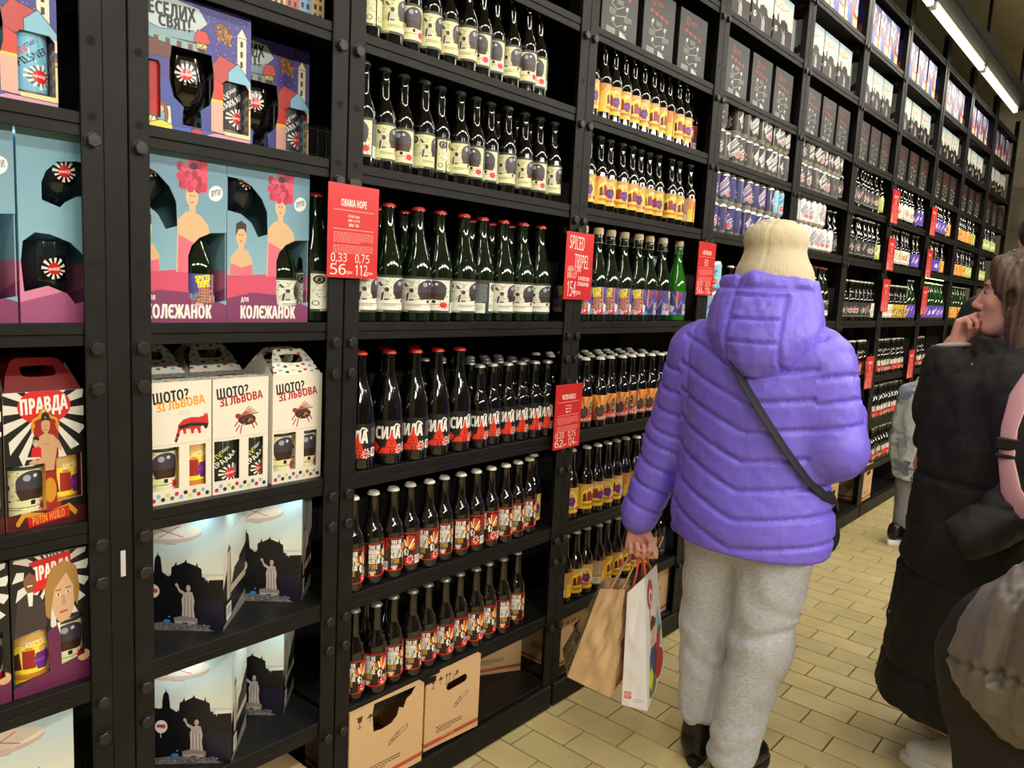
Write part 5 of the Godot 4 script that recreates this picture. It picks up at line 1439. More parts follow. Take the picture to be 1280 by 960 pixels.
func what_box(at: Vector3, kind: String, handle: bool, inside: Array, where: String) -> void:
	var w := 0.125
	var h := 0.24
	var d := 0.125
	var o := thing("gift_box", "cream polka dot gift box with drawn beast, " + where, "gift box", at, PI / 2, "cream polka dot gift boxes")
	open_box(o, w, h, d, poly_of([0, 1, 1, 1, 1, 0, 0, 0], w, h), [poly_of([0.025, 0.885, 0.025, 0.535, 0.47, 0.535, 0.47, 0.885], w, h), poly_of([0.635, 0.885, 0.635, 0.535, 0.91, 0.535, 0.91, 0.885], w, h)], tmat("what_" + kind, T["what_" + kind], 0.6), M.white_card, tmat("dots", T.dots, 0.6))
	if handle: gable(o, w, h, d, 0.07, tmat("dots", T.dots, 0.6), M.white_card)
	else:
		var b := MB.new()
		var arc := []
		for k in 12: arc.append(Vector3(-0.03 + 0.06 * k / 11.0, h + 0.0006, 0.02 - 0.012 * sin(PI * k / 11.0)))
		b.tube(arc, arc.map(func(_x): return 0.001), 4, true)
		obj("handle_slit", b, M.inside_dark, o)
	var xb := Basis(Vector3.UP, PI / 2)
	for s in 2:
		var K: String = inside[s]
		if K.begins_with("can"): drink(K, at + xb * Vector3(-0.0285 + s * 0.062, 0.0024, 0.026), PI / 2 - (1.55 if s == 0 else 1.25), "can behind the %s window of the cream gift box, %s" % [["left", "right"][s], where], "cans in the cream gift boxes")
		else: jar(K, at + xb * Vector3(-0.0285 + s * 0.062, 0.0024, 0.026), PI / 2 - (2.75 if K == "cream" else 2.2), "printed can behind the %s window of the cream gift box, %s" % [["left", "right"][s], where], "cans in the cream gift boxes")

func jar(print_key: String, at: Vector3, yaw: float, label: String, group: String) -> Node3D:
	# a can whose wrap carries one of the bottle prints
	var o := thing("beer_can", label, "can", at, yaw, group)
	obj("can_body", SH.can, M.can_metal, o); obj("can_lid", SH.can_lid, M.can_metal, o)
	obj("print_wrap", SH.can_print, tmat(print_key, T[print_key], 0.4), o)
	return o

func city_box(at: Vector3, yaw: float, label: String, s := Vector3(0.17, 0.262, 0.17), group := "city skyline boxes") -> void:
	var o := thing("gift_box", label, "gift box", at, yaw, group)
	var w := s.x
	var h := s.y
	var d := s.z
	var b := MB.new()
	b.quad(Vector3(-w / 2, 0, d / 2), Vector3(w / 2, 0, d / 2), Vector3(w / 2, h, d / 2), Vector3(-w / 2, h, d / 2))
	var c := MB.new()
	c.quad(Vector3(w / 2, 0, d / 2), Vector3(w / 2, 0, -d / 2), Vector3(w / 2, h, -d / 2), Vector3(w / 2, h, d / 2))
	c.quad(Vector3(-w / 2, 0, -d / 2), Vector3(-w / 2, 0, d / 2), Vector3(-w / 2, h, d / 2), Vector3(-w / 2, h, -d / 2))
	c.quad(Vector3(w / 2, 0, -d / 2), Vector3(-w / 2, 0, -d / 2), Vector3(-w / 2, h, -d / 2), Vector3(w / 2, h, -d / 2))
	var e := MB.new()
	e.quad(Vector3(-w / 2, h, d / 2), Vector3(w / 2, h, d / 2), Vector3(w / 2, h, -d / 2), Vector3(-w / 2, h, -d / 2))
	e.quad(Vector3(-w / 2, 0, -d / 2), Vector3(w / 2, 0, -d / 2), Vector3(w / 2, 0, d / 2), Vector3(-w / 2, 0, d / 2))
	obj("carton_walls", meshes([[b, tmat("city", T.city, 0.35)], [c, tmat("city_side", T.city_side, 0.35)], [e, M.white_card]]), null, o)
	# the closing flaps stand a little proud of the top
	b = MB.new()
	b.box(Vector3(0, h + 0.001, d * 0.25), Vector3(w - 0.004, 0.0018, d / 2 - 0.003), 0.0004)
	obj("top_flap", b, M.white_card, o)
	b = MB.new()
	b.box(Vector3(0, h + 0.0012, -d * 0.25), Vector3(w - 0.004, 0.0018, d / 2 - 0.003), 0.0004)
	obj("top_flap", b, M.white_card, o)

func gift_carton(called: String, label: String, at: Vector3, yaw: float, s: Vector3, front: Material, side: Material, group: String) -> Node3D:
	var o := thing(called, label, "box" if called == "carton" else "gift box", at, yaw, group)
	var b := MB.new()
	b.box(Vector3(0, s.y / 2, s.z / 2 - 0.001), Vector3(s.x, s.y, 0.002), 0.0005, "z-")
	obj("front_panel", b, front, o)
	b = MB.new()
	b.box(Vector3(0, s.y / 2, -0.001), Vector3(s.x, s.y, s.z - 0.002), 0.0005, "z+")
	obj("carton_walls", b, side, o)
	return o

func build_gifts() -> void:
	bottle_parts()
	mat("glass_blue", Color(0.09, 0.12, 0.14), 0.06)
	# leftmost gift bay
	festive_box(Vector3(-0.03 - 0.044, LV.B, -0.384), ["can_sky"], "leftmost bay")
	ladies_side_box()
	throne_box(Vector3(-0.03 - 0.06, LV.D, -0.461), "beside the first post")
	throne_box(Vector3(-0.03 - 0.06, LV.D, -0.334), "cut by the photo edge")
	suit_box(Vector3(-0.03 - 0.06, LV.E, -0.463), "below the red handled box")
	suit_box(Vector3(-0.03 - 0.06, LV.E, -0.336), "cut by the photo edge")
	city_box(Vector3(-0.12, LV.F, -0.43), 1.3, "city skyline box in the leftmost bay, lowest shelf")
	# gift box bay
	festive_box(Vector3(-0.03 - 0.044, LV.B, -0.734), ["can_dark"], "front")
	festive_box(Vector3(-0.118 - 0.048, LV.B, -0.932), ["can_dark"], "farther")
	bottle_box(Vector3(-0.09, LV.C, -0.699), "spiced", "nearer of two"); bottle_box(Vector3(-0.09, LV.C, -0.890), "cream_big", "farther of two")
	what_box(Vector3(-0.0925, LV.D, -0.6995), "a", false, ["cream", "yellow"], "nearest of three"); what_box(Vector3(-0.0925, LV.D, -0.828), "b", false, ["can_green", "can_green"], "middle one"); what_box(Vector3(-0.0925, LV.D, -0.964), "b", true, ["cream", "cream"], "tallest with handle up")
	for k in 2:
		var o := gift_carton("gift_box", "shaded cream box with raised handle %s in the second row" % ["nearer", "farther"][k], Vector3(-0.245, LV.D, -0.72 - 0.135 * k), PI / 2, Vector3(0.125, 0.24, 0.125), M.white_card, M.white_card, "cream boxes in the second row")
		gable(o, 0.125, 0.24, 0.125, 0.07, tmat("dots", T.dots, 0.6), M.white_card)
	city_box(Vector3(-0.152, LV.E, -0.792), 0.77, "nearer city skyline box on the second shelf up"); city_box(Vector3(-0.147, LV.E, -0.978), 0.77, "farther city skyline box on the second shelf up", Vector3(0.16, 0.262, 0.11))
	city_box(Vector3(-0.118, LV.F, -0.782), 0.83, "nearer city skyline box on the lowest shelf", Vector3(0.17, 0.262, 0.14)); city_box(Vector3(-0.195, LV.F, -0.965), 0.8, "farther city skyline box on the lowest shelf", Vector3(0.16, 0.262, 0.13))
	for k in 2: drink("cream_big", Vector3(-0.06 - 0.02 * k, LV.C, -1.02 - 0.0 * k) if k == 0 else Vector3(-0.16, LV.C, -1.03), 0.8, "tall green bottle in the dark gap %s the blue box" % ["right of", "behind and right of"][k], "bottles in the gap by the first sign")
	# purple festive boxes on the shelf above
	for k in 2: gift_carton("gift_box", "dark blue town box on the sixth shelf up, %s" % ["nearer", "farther"][k], Vector3(-0.11, LV.A, -0.74 - 0.2 * k), PI / 2, Vector3(0.19, 0.22, 0.1), tmat("purple", T.purple_side, 0.4), tmat("purple", T.purple_side, 0.4), "dark blue town boxes")
	# kraft cartons on the floor level board
	kraft(Vector3(-0.09, LV.base, -1.225), PI / 2 - 0.05, Vector3(0.235, 0.225, 0.2), true, "torn brown carton, nearest on the floor level board")
	kraft(Vector3(-0.1, LV.base, -1.475), PI / 2 - 0.08, Vector3(0.2, 0.225, 0.2), false, "brown carton with oval hand hole beside the torn carton")
	kraft(Vector3(-0.255, LV.base, -1.87), PI / 2 - 0.5, Vector3(0.2, 0.2, 0.2), false, "shaded brown carton at the back, floor level board, first bottle bay")
	kraft(Vector3(-0.16, LV.base, -2.12), PI / 2, Vector3(0.26, 0.17, 0.24), false, "low brown carton behind the brown paper bag")
	kraft(Vector3(-0.16, LV.base, -2.6), PI / 2, Vector3(0.26, 0.2, 0.26), false, "brown carton behind the white paper bag")
	kraft(Vector3(-0.15, LV.base, -2.98), PI / 2, Vector3(0.22, 0.22, 0.22), false, "brown carton left of the woman's legs, third bottle bay")
	kraft(Vector3(-0.12, LV.base, -4.22), PI / 2, Vector3(0.2, 0.23, 0.22), false, "pale carton right of the violet coat hem")
	kraft(Vector3(-0.12, LV.base, -4.6), PI / 2, Vector3(0.2, 0.23, 0.24), false, "pale carton in the fifth bottle bay")
	kraft(Vector3(-0.13, LV.base, -5.32), PI / 2, Vector3(0.2, 0.24, 0.24), false, "pale carton in the sixth bottle bay")
	kraft(Vector3(-0.12, LV.base, -0.9), PI / 2, Vector3(0.2, 0.12, 0.2), false, "small brown carton under the gift boxes")
	# black gift boxes, skyline boxes and festive boxes high up
	for bay in range(3, 11):
		var z0: float = POST[bay][1]
		var z1: float = POST[bay + 1][0]
		var n := 3
		for k in n:
			var z := z0 + (z1 - z0) * (0.19 + 0.31 * k)
			gift_carton("gift_box", "black gift box, %s from left, %s, %s" % [ORD[k], LVN.Z, BAYN[bay]], Vector3(-0.09, LV.Z, -z), PI / 2, Vector3(minf(0.2, (z1 - z0) * 0.26), 0.212, 0.13), tmat("black_gift", T.black_gift, 0.4), mat("black_card", Color(0.075, 0.073, 0.068), 0.45), "black gift boxes, " + BAYN[bay])
			if bay >= 4: city_box(Vector3(-0.10, LV.Y, -(z0 + (z1 - z0) * (0.17 + 0.29 * k))), PI / 2, "pale skyline gift box, %s from left, %s, %s" % [ORD[k], LVN.Y, BAYN[bay]], Vector3(minf(0.22, (z1 - z0) * 0.27), 0.215, 0.13), "skyline boxes, " + BAYN[bay])
			if bay >= 5:
				var zz := z0 + (z1 - z0) * (0.2 + 0.29 * k)
				gift_carton("gift_box", "festive gift box, %s from left, %s, %s" % [ORD[k], LVN.X, BAYN[bay]], Vector3(-0.09, LV.X, -zz), PI / 2, Vector3(minf(0.21, (z1 - z0) * 0.27), 0.235, 0.11), tmat("festive", T.festive, 0.4), tmat("purple", T.purple_side, 0.4), "festive boxes, " + BAYN[bay])
		if bay >= 4:
			var o := gift_carton("gift_box", "plain pale box right of the skyline boxes, " + BAYN[bay], Vector3(-0.12, LV.Y, -(z1 - 0.03)), PI / 2, Vector3(0.085, 0.18, 0.12), mat("pale_card", Color(0.62, 0.66, 0.68), 0.5), M.pale_card, "plain pale boxes")
	# end rack across the aisle end
	var er := thing("shelving_rack", "hazy end rack closing the far end of the aisle", "shelving rack", Vector3(0.62, 0, -9.6))
	var b := MB.new()
	for x in [-0.45, 0.0, 0.45]: b.box(Vector3(x, 1.5, 0.1), Vector3(0.06, 3.0, 0.05), 0.003)
	obj("upright", b, M.steel, er)
	for k in 7:
		b = MB.new(); b.box(Vector3(0, 0.3 + k * 0.4, 0), Vector3(0.96, 0.03, 0.3), 0.003)
		obj("shelf", b, M.steel, er)
	var spots := []
	for k in 5:
		for j in 4: spots.append(Vector3(0.26 + j * 0.2, 0.715 + k * 0.4, -9.56))
	mass("white", spots, "distant bottles on the end rack across the aisle")

func ladies_side_box() -> void:
	var w := 0.12
	var h := 0.32
	var at := Vector3(-0.13, LV.C, -0.491)
	var o := thing("gift_box", "blue and pink gift box side with two goblet openings, left of the first post", "gift box", at, PI / 2, "blue and pink gift boxes")
	var up := [0.3, 0.36, 0.3, 0.27, 0.36, 0.21, 0.5, 0.155, 0.75, 0.14, 0.98, 0.145, 0.98, 0.31, 0.75, 0.325, 0.6, 0.36, 0.53, 0.39]
	var dn := [0.05, 0.84, 0.0, 0.68, 0.05, 0.58, 0.2, 0.53, 0.4, 0.535, 0.65, 0.57, 0.83, 0.635, 0.95, 0.72, 0.95, 0.87, 0.7, 0.9, 0.6, 0.845, 0.35, 0.805]
	for i in range(0, dn.size(), 2): dn[i] = clampf(dn[i], 0.02, 0.97)
	open_box(o, w, h, 0.19, poly_of([0, 1, 1, 1, 1, 0, 0, 0], w, h), [poly_of(up, w, h), poly_of(dn, w, h)], tmat("ladies_side", T.ladies_side, 0.45), tmat("ladies_side", T.ladies_side, 0.45), tmat("ladies_side", T.ladies_side, 0.45))
	for k in 2:
		var g := thing("goblet", "goblet in the %s opening of the blue box side" % ["lower", "upper"][k], "glass", at + Vector3(0.047, 0.012 + 0.165 * k, 0.006 - 0.02 * k), PI / 2, "goblets in the gift boxes")
		obj("bowl", SH.goblet, M.glass_blue, g)
		obj("emblem", SH.goblet_print, tmat("burst", T.burst, 0.2), g)
	bottle_box(Vector3(-0.09, LV.C, -0.331), "fire", "leftmost cut by the photo edge")

func throne_box(at: Vector3, where: String) -> void:
	var w := 0.124
	var h := 0.238
	var o := thing("gift_box", "black and red handled gift box with throne print, " + where, "gift box", at, PI / 2, "red handled gift boxes")
	open_box(o, w, h, 0.12, poly_of([0, 1, 1, 1, 1, 0, 0, 0], w, h), [poly_of([0.03, 0.885, 0.03, 0.53, 0.49, 0.53, 0.49, 0.87], w, h), poly_of([0.63, 0.83, 0.63, 0.5, 0.96, 0.48, 0.96, 0.81], w, h)], tmat("throne", T.throne, 0.4), mat("red_card", Color(0.42, 0.06, 0.05), 0.45), M.red_card)
	gable(o, w, h, 0.12, 0.068, M.red_card, mat("grey_card", Color(0.55, 0.52, 0.5), 0.7))
	var xb := Basis(Vector3.UP, PI / 2)
	jar("cream", at + xb * Vector3(-0.0285, 0.0024, 0.024), PI / 2 - 2.5, "printed can in the left window, throne box " + where, "cans in the handled boxes"); jar("yellow", at + xb * Vector3(0.0275, 0.0124, 0.024), PI / 2 - 1.9, "yellow can in the right window, throne box " + where, "cans in the handled boxes")

func suit_box(at: Vector3, where: String) -> void:
	var w := 0.124
	var h := 0.25
	var o := thing("gift_box", "dark gift box with man and woman in jackets, " + where, "gift box", at, PI / 2, "portrait gift boxes")
	open_box(o, w, h, 0.12, poly_of([0, 1, 1, 1, 1, 0, 0, 0], w, h), [poly_of([0.02, 0.9, 0.02, 0.56, 0.44, 0.53, 0.47, 0.87], w, h), poly_of([0.62, 0.85, 0.61, 0.53, 0.92, 0.48, 0.93, 0.81], w, h)], tmat("suit", T.suit, 0.4), mat("black_card", Color(0.075, 0.073, 0.068), 0.45), M.grey_card)
	var xb := Basis(Vector3.UP, PI / 2)
	jar("yellow", at + xb * Vector3(-0.0275, 0.0024, 0.024), PI / 2 - 2.3, "yellow can in the left window, portrait box " + where, "cans in the portrait boxes"); jar("cream", at + xb * Vector3(0.0285, 0.012, 0.024), PI / 2 - 2.7, "printed can in the right window, portrait box " + where, "cans in the portrait boxes")

func kraft(at: Vector3, yaw: float, s: Vector3, torn: bool, label: String) -> void:
	var o := thing("carton", label, "carton", at, yaw, "brown cartons at floor level")
	var hole := PackedVector2Array()
	var out := PackedVector2Array([Vector2(-s.x / 2, 0.0), Vector2(s.x / 2, 0.0), Vector2(s.x / 2, s.y), Vector2(-s.x / 2, s.y)])
	var holes := []
	if torn: out = PackedVector2Array([Vector2(-s.x / 2, 0), Vector2(s.x / 2, 0), Vector2(s.x / 2, s.y), Vector2(0.09, s.y), Vector2(0.075, 0.206), Vector2(0.06, 0.2), Vector2(0.05, 0.178), Vector2(0.036, 0.186), Vector2(0.03, 0.165), Vector2(0.012, 0.15), Vector2(-0.02, 0.146), Vector2(-0.045, 0.15), Vector2(-0.05, 0.2), Vector2(-0.045, s.y), Vector2(-s.x / 2, s.y)])
	else:
		for k in 20:
			var a := TAU * k / 20
			hole.append(Vector2(0.012 + cos(a) * 0.0125 + (0.026 if cos(a) > 0 else -0.026), s.y * 0.74 + sin(a) * 0.0125 + (0.003 if cos(a) > 0 else -0.003)))
		holes.append(hole)
	open_box(o, s.x, s.y, s.z, out, holes, tmat("carton", T.carton, 0.85), tmat("carton_side", T.carton_side, 0.85), M.kraft)

# ------------------------------------------------------------------ price signs
func build_signs() -> void:
	for q in [["sign_a", Vector3(0.012, 1.376, -1.072), "red price card for a stout at the first post", 0.03],
			["sign_b", Vector3(0.012, 1.345, -1.925), "red handwritten price card between first and second bottle bays", 0.0],
			["sign_c", Vector3(0.012, 0.88, -1.915), "red price card hanging low between first and second bottle bays", 0.02],
			["sign_d", Vector3(0.012, 1.378, -2.755), "red price card left of the cream hat", 0.0]]:
		sign_at(q[0], q[1], 0.141, 0.203, q[2], q[3])
	var far := ["at the fifth bottle bay", "at the sixth bottle bay", "at the seventh bottle bay"]
	for q in [[5.15, 1.875, 0], [5.17, 1.59, 0], [5.15, 1.335, 0], [4.99, 0.86, 0], [6.12, 1.88, 1], [6.13, 1.585, 1], [6.12, 1.32, 1], [5.95, 0.87, 1]]:
		sign_at("sign_far", Vector3(0.02, q[1], -q[0]), 0.15, 0.2, "red price card %s, %s row" % [["on the post after the fifth bottle bay", "on the post after the sixth bottle bay"][q[2]], ["sixth", "fifth", "fourth", "third"][[1.875, 1.59, 1.335, 0.86, 1.88, 1.585, 1.32, 0.87].find(q[1]) % 4]], 0.0)

func sign_at(tex: String, at: Vector3, w: float, h: float, label: String, tilt: float) -> void:
	var o := thing("price_sign", label, "sign", at, PI / 2 + tilt, "red price cards")
	var b := MB.new()
	b.sheet(rectp(-w / 2, 0, w / 2, h), 0.0006, 0.0012, Rect2(-w / 2, 0, w, h))
	obj("card", b, tmat(tex, T[tex], 0.35), o)
	b = MB.new()
	b.box(Vector3(0.0, h + 0.004, -0.003), Vector3(0.024, 0.02, 0.006), 0.001)
	obj("clip", b, M.bolt, o)

func build_small() -> void:
	# shelf lamps under the boards over the skyline boxes, and the lamp over the far green bottles
	for q in [[LV.E - 0.034, 0.82, 0.36, "over the lowest shelf, gift box bay", 1.1], [LV.D - 0.034, 0.82, 0.36, "over the second shelf up, gift box bay", 0.8], [LV.E - 0.034, 0.36, 0.3, "over the lowest shelf, leftmost bay", 0.7], [LV.B - 0.034, 0.36, 0.3, "over the blue box side, leftmost bay", 0.45]]:
		shelf_lamp(Vector3(-0.055, q[0], -q[1]), q[2], "thin shelf lamp " + q[3], Color(0.85, 0.97, 1.0), 0.03 * q[4])
	shelf_lamp(Vector3(-0.02, LV.B - 0.036, -6.5), 0.6, "yellowish shelf lamp over the violet labelled bottles", Color(0.9, 1.0, 0.55), 0.08)

func shelf_lamp(at: Vector3, l: float, label: String, c: Color, e: float) -> void:
	var o := thing("shelf_lamp", label, "shelf lamp", at, 0.0, "thin shelf lamps")
	var b := MB.new()
	b.box(Vector3(0, -0.004, 0), Vector3(0.012, 0.006, l), 0.001)
	obj("glowing_strip", b, mat("strip%s" % c.to_html(), c, 0.4, 0.0, c, 3.0), o)
	b = MB.new()
	b.box(Vector3(0, 0.002, 0), Vector3(0.016, 0.006, l + 0.01), 0.001)
	obj("channel", b, M.lampwhite, o)
	area(at + Vector3(0, -0.0085, 0), Vector3(0.3, -1, 0), Vector2(l, 0.012), e, c)

# ------------------------------------------------------------------ bodies and cloth: distance fields meshed as surface nets
class Field:
	var o: Vector3
	var c: float
	var nx: int
	var ny: int
	var nz: int
	var f := PackedFloat32Array()

	func _init(lo: Vector3, hi: Vector3, cell: float) -> void:
		o = lo; c = cell
		nx = int((hi.x - lo.x) / c) + 2; ny = int((hi.y - lo.y) / c) + 2; nz = int((hi.z - lo.z) / c) + 2
		f.resize(nx * ny * nz)
		f.fill(1.0)
	func span(lo: Vector3, hi: Vector3) -> PackedInt32Array:
		return PackedInt32Array([maxi(0, int((lo.x - o.x) / c)), mini(nx - 1, int((hi.x - o.x) / c) + 1), maxi(0, int((lo.y - o.y) / c)), mini(ny - 1, int((hi.y - o.y) / c) + 1), maxi(0, int((lo.z - o.z) / c)), mini(nz - 1, int((hi.z - o.z) / c) + 1)])
	func put(i: int, d: float, k: float) -> void:
		var a := f[i]
		if k <= 0.0:
			if d < a: f[i] = d
			return
		var h := k - absf(a - d)
		if h > 0.0: f[i] = minf(a, d) - h * h / (4.0 * k)
		elif d < a: f[i] = d
	func cap(a: Vector3, b: Vector3, ra: float, rb: float, k := 0.02, flat := Vector3.ONE) -> Field:
		# tapered capsule; flat stretches it along the axes
		var m := maxf(ra, rb) * maxf(flat.x, maxf(flat.y, flat.z)) + k + 2.5 * c
		var s := span(a.min(b) - Vector3(m, m, m), a.max(b) + Vector3(m, m, m))
		var inv := Vector3.ONE / flat
		var ba := (b - a) * inv
		var l2 := maxf(ba.length_squared(), 1e-9)
		for iy in range(s[2], s[3] + 1):
			for iz in range(s[4], s[5] + 1):
				var base := (iy * nz + iz) * nx
				for ix in range(s[0], s[1] + 1):
					var p := (Vector3(o.x + ix * c, o.y + iy * c, o.z + iz * c) - a) * inv
					var t := clampf(p.dot(ba) / l2, 0.0, 1.0)
					put(base + ix, (p - ba * t).length() - lerpf(ra, rb, t), k)
		return self
	func ball(q: Vector3, r: Vector3, k := 0.02, turn := Basis()) -> Field:
		var m := maxf(r.x, maxf(r.y, r.z)) + k + 2.5 * c
		var s := span(q - Vector3(m, m, m), q + Vector3(m, m, m))
		var mn := minf(r.x, minf(r.y, r.z))
		var back := turn.transposed()
		for iy in range(s[2], s[3] + 1):
			for iz in range(s[4], s[5] + 1):
				var base := (iy * nz + iz) * nx
				for ix in range(s[0], s[1] + 1):
					var p := back * (Vector3(o.x + ix * c, o.y + iy * c, o.z + iz * c) - q)
					var e := p / r
					var l := e.length()
					put(base + ix, (l - 1.0) * (mn if l < 0.5 else p.length() / l), k)
		return self
	func carve(q: Vector3, r: Vector3, k := 0.01, turn := Basis()) -> Field:
		var m := maxf(r.x, maxf(r.y, r.z)) + k + 2.5 * c
		var s := span(q - Vector3(m, m, m), q + Vector3(m, m, m))
		var mn := minf(r.x, minf(r.y, r.z))
		var back := turn.transposed()
		for iy in range(s[2], s[3] + 1):
			for iz in range(s[4], s[5] + 1):
				var base := (iy * nz + iz) * nx
				for ix in range(s[0], s[1] + 1):
					var p := back * (Vector3(o.x + ix * c, o.y + iy * c, o.z + iz * c) - q)
					var d := -((p / r).length() - 1.0) * mn
					var i := base + ix
					var h := k - absf(f[i] - d)
					f[i] = maxf(f[i], d) + (h * h / (4.0 * k) if h > 0.0 else 0.0)
		return self
	func stack(sec: Array, k := 0.02) -> Field:
		# upright body of elliptic sections: each [y, cx, cz, rx, rz] from the bottom up
		var lo := Vector3(1e9, sec[0][0], 1e9)
		var hi := Vector3(-1e9, sec[-1][0], -1e9)
		for q in sec:
			lo.x = minf(lo.x, q[1] - q[3]); hi.x = maxf(hi.x, q[1] + q[3]); lo.z = minf(lo.z, q[2] - q[4]); hi.z = maxf(hi.z, q[2] + q[4])
		var m := k + 2.5 * c
		var s := span(lo - Vector3(m, m, m), hi + Vector3(m, m, m))
		for iy in range(s[2], s[3] + 1):
			var y := o.y + iy * c
			var q := section(sec, y)
			var out := maxf(sec[0][0] - y, y - sec[-1][0])
			for iz in range(s[4], s[5] + 1):
				var base := (iy * nz + iz) * nx
				for ix in range(s[0], s[1] + 1):
					var ex := (o.x + ix * c - q[1]) / q[3]
					var ez := (o.z + iz * c - q[2]) / q[4]
					var l := sqrt(ex * ex + ez * ez)
					var d := (l - 1.0) * minf(q[3], q[4]) if l < 0.6 else (l - 1.0) * Vector2(ex * q[3], ez * q[4]).length() / l
					if out > 0.0: d = sqrt(maxf(d, 0.0) ** 2 + out * out)
					elif -out < 0.03: d = maxf(d, out)
					put(base + ix, d, k)
		return self
	static func section(sec: Array, y: float) -> PackedFloat32Array:
		var r := PackedFloat32Array([y, 0, 0, 0, 0])
		var i := 0
		while i < sec.size() - 2 and y > sec[i + 1][0]: i += 1
		var t := clampf((y - sec[i][0]) / (sec[i + 1][0] - sec[i][0]), 0.0, 1.0)
		var a: Array = sec[maxi(i - 1, 0)]
		var b: Array = sec[i]
		var e: Array = sec[i + 1]
		var g: Array = sec[mini(i + 2, sec.size() - 1)]
		for j in range(1, 5): r[j] = maxf(cubic_interpolate(b[j], e[j], a[j], g[j], t), 0.004) if j > 2 else cubic_interpolate(b[j], e[j], a[j], g[j], t)
		return r
	func mesh(shift, m: Material, colour = null) -> ArrayMesh:
		var v := PackedVector3Array()
		var ix := PackedInt32Array()
		var at := {}
		var sx := 1
		var sz := nx
		var sy := nx * nz
		var offs := PackedInt32Array([0, sx, sz, sz + sx, sy, sy + sx, sy + sz, sy + sz + sx])
		var pos := [Vector3(0, 0, 0), Vector3(1, 0, 0), Vector3(0, 0, 1), Vector3(1, 0, 1), Vector3(0, 1, 0), Vector3(1, 1, 0), Vector3(0, 1, 1), Vector3(1, 1, 1)]
		var edges := [[0, 1], [2, 3], [4, 5], [6, 7], [0, 2], [1, 3], [4, 6], [5, 7], [0, 4], [1, 5], [2, 6], [3, 7]]
		for y in ny - 1:
			for z in nz - 1:
				var base := y * sy + z * sz
				for x in nx - 1:
					var i := base + x
					var s0 := f[i] < 0.0
					if (f[i + 1] < 0.0) == s0 and (f[i + sz] < 0.0) == s0 and (f[i + sz + 1] < 0.0) == s0 and (f[i + sy] < 0.0) == s0 and (f[i + sy + 1] < 0.0) == s0 and (f[i + sy + sz] < 0.0) == s0 and (f[i + sy + sz + 1] < 0.0) == s0: continue
					var acc := Vector3.ZERO
					var n := 0
					for e in edges:
						var fa := f[i + offs[e[0]]]
						var fb := f[i + offs[e[1]]]
						if (fa < 0.0) != (fb < 0.0):
							acc += pos[e[0]].lerp(pos[e[1]], fa / (fa - fb))
							n += 1
					at[i] = v.size()
					v.append(o + (Vector3(x, y, z) + acc / n) * c)
		for i in at:
			var x: int = i % nx
			var z: int = (i / nx) % nz
			var y: int = i / sy
			var s0 := f[i] < 0.0
			for ax in 3:
				var d: int = [sx, sy, sz][ax]
				var p: int = [sy, sz, sx][ax]
				var q: int = [sz, sx, sy][ax]
				if (f[i + d] < 0.0) == s0: continue
				if not (at.has(i - p) and at.has(i - q) and at.has(i - p - q)): continue
				var a: int = at[i]
				var b: int = at[i - p]
				var e: int = at[i - p - q]
				var g: int = at[i - q]
				if s0: ix.append_array(PackedInt32Array([a, e, b, a, g, e]))
				else: ix.append_array(PackedInt32Array([a, b, e, a, e, g]))
		var nn := normals(v, ix)
		if shift != null:
			for i in v.size(): v[i] += nn[i] * shift.call(v[i], nn[i])
			nn = normals(v, ix)
		var arr := []
		arr.resize(Mesh.ARRAY_MAX)
		arr[Mesh.ARRAY_VERTEX] = v; arr[Mesh.ARRAY_NORMAL] = nn; arr[Mesh.ARRAY_INDEX] = ix
		if colour != null:
			var cc := PackedColorArray()
			for i in v.size(): cc.append(colour.call(v[i], nn[i]))
			arr[Mesh.ARRAY_COLOR] = cc
		var am := ArrayMesh.new()
		am.add_surface_from_arrays(Mesh.PRIMITIVE_TRIANGLES, arr)
		am.surface_set_material(0, m)
		return am
	static func normals(v: PackedVector3Array, ix: PackedInt32Array) -> PackedVector3Array:
		var n := PackedVector3Array()
		n.resize(v.size())
		for t in range(0, ix.size(), 3):
			var a := v[ix[t]]
			var k := (v[ix[t + 2]] - a).cross(v[ix[t + 1]] - a)
			n[ix[t]] += k; n[ix[t + 1]] += k; n[ix[t + 2]] += k
		for i in n.size(): n[i] = n[i].normalized()
		return n

var crease := FastNoiseLite.new()

func at_person(o: Node3D, am: ArrayMesh, called: String, m: Material = null) -> MeshInstance3D:
	# meshes are laid out in the world; the part sits at minus the thing's place
	var p := MeshInstance3D.new()
	p.name = called
	p.mesh = am
	if m: p.material_override = m
	o.add_child(p, true)
	p.position = -o.position
	return p

func groove(t: float, wide: float) -> float:
	# 1 on a seam, 0 between seams, for t in seams
	var d := absf(t - roundf(t))
	return exp(-d * d / (wide * wide))

func arm_t(p: Vector3, pts: Array) -> Vector2:
	# (length along the bent line, distance from it)
	var best := Vector2(0, 1e9)
	var run := 0.0
	for i in pts.size() - 1:
		var a: Vector3 = pts[i]
		var d: Vector3 = pts[i + 1] - a
		var t := clampf((p - a).dot(d) / d.length_squared(), 0.0, 1.0)
		var l := (p - a - d * t).length()
		if l < best.y: best = Vector2(run + t * d.length(), l)
		run += d.length()
	return best

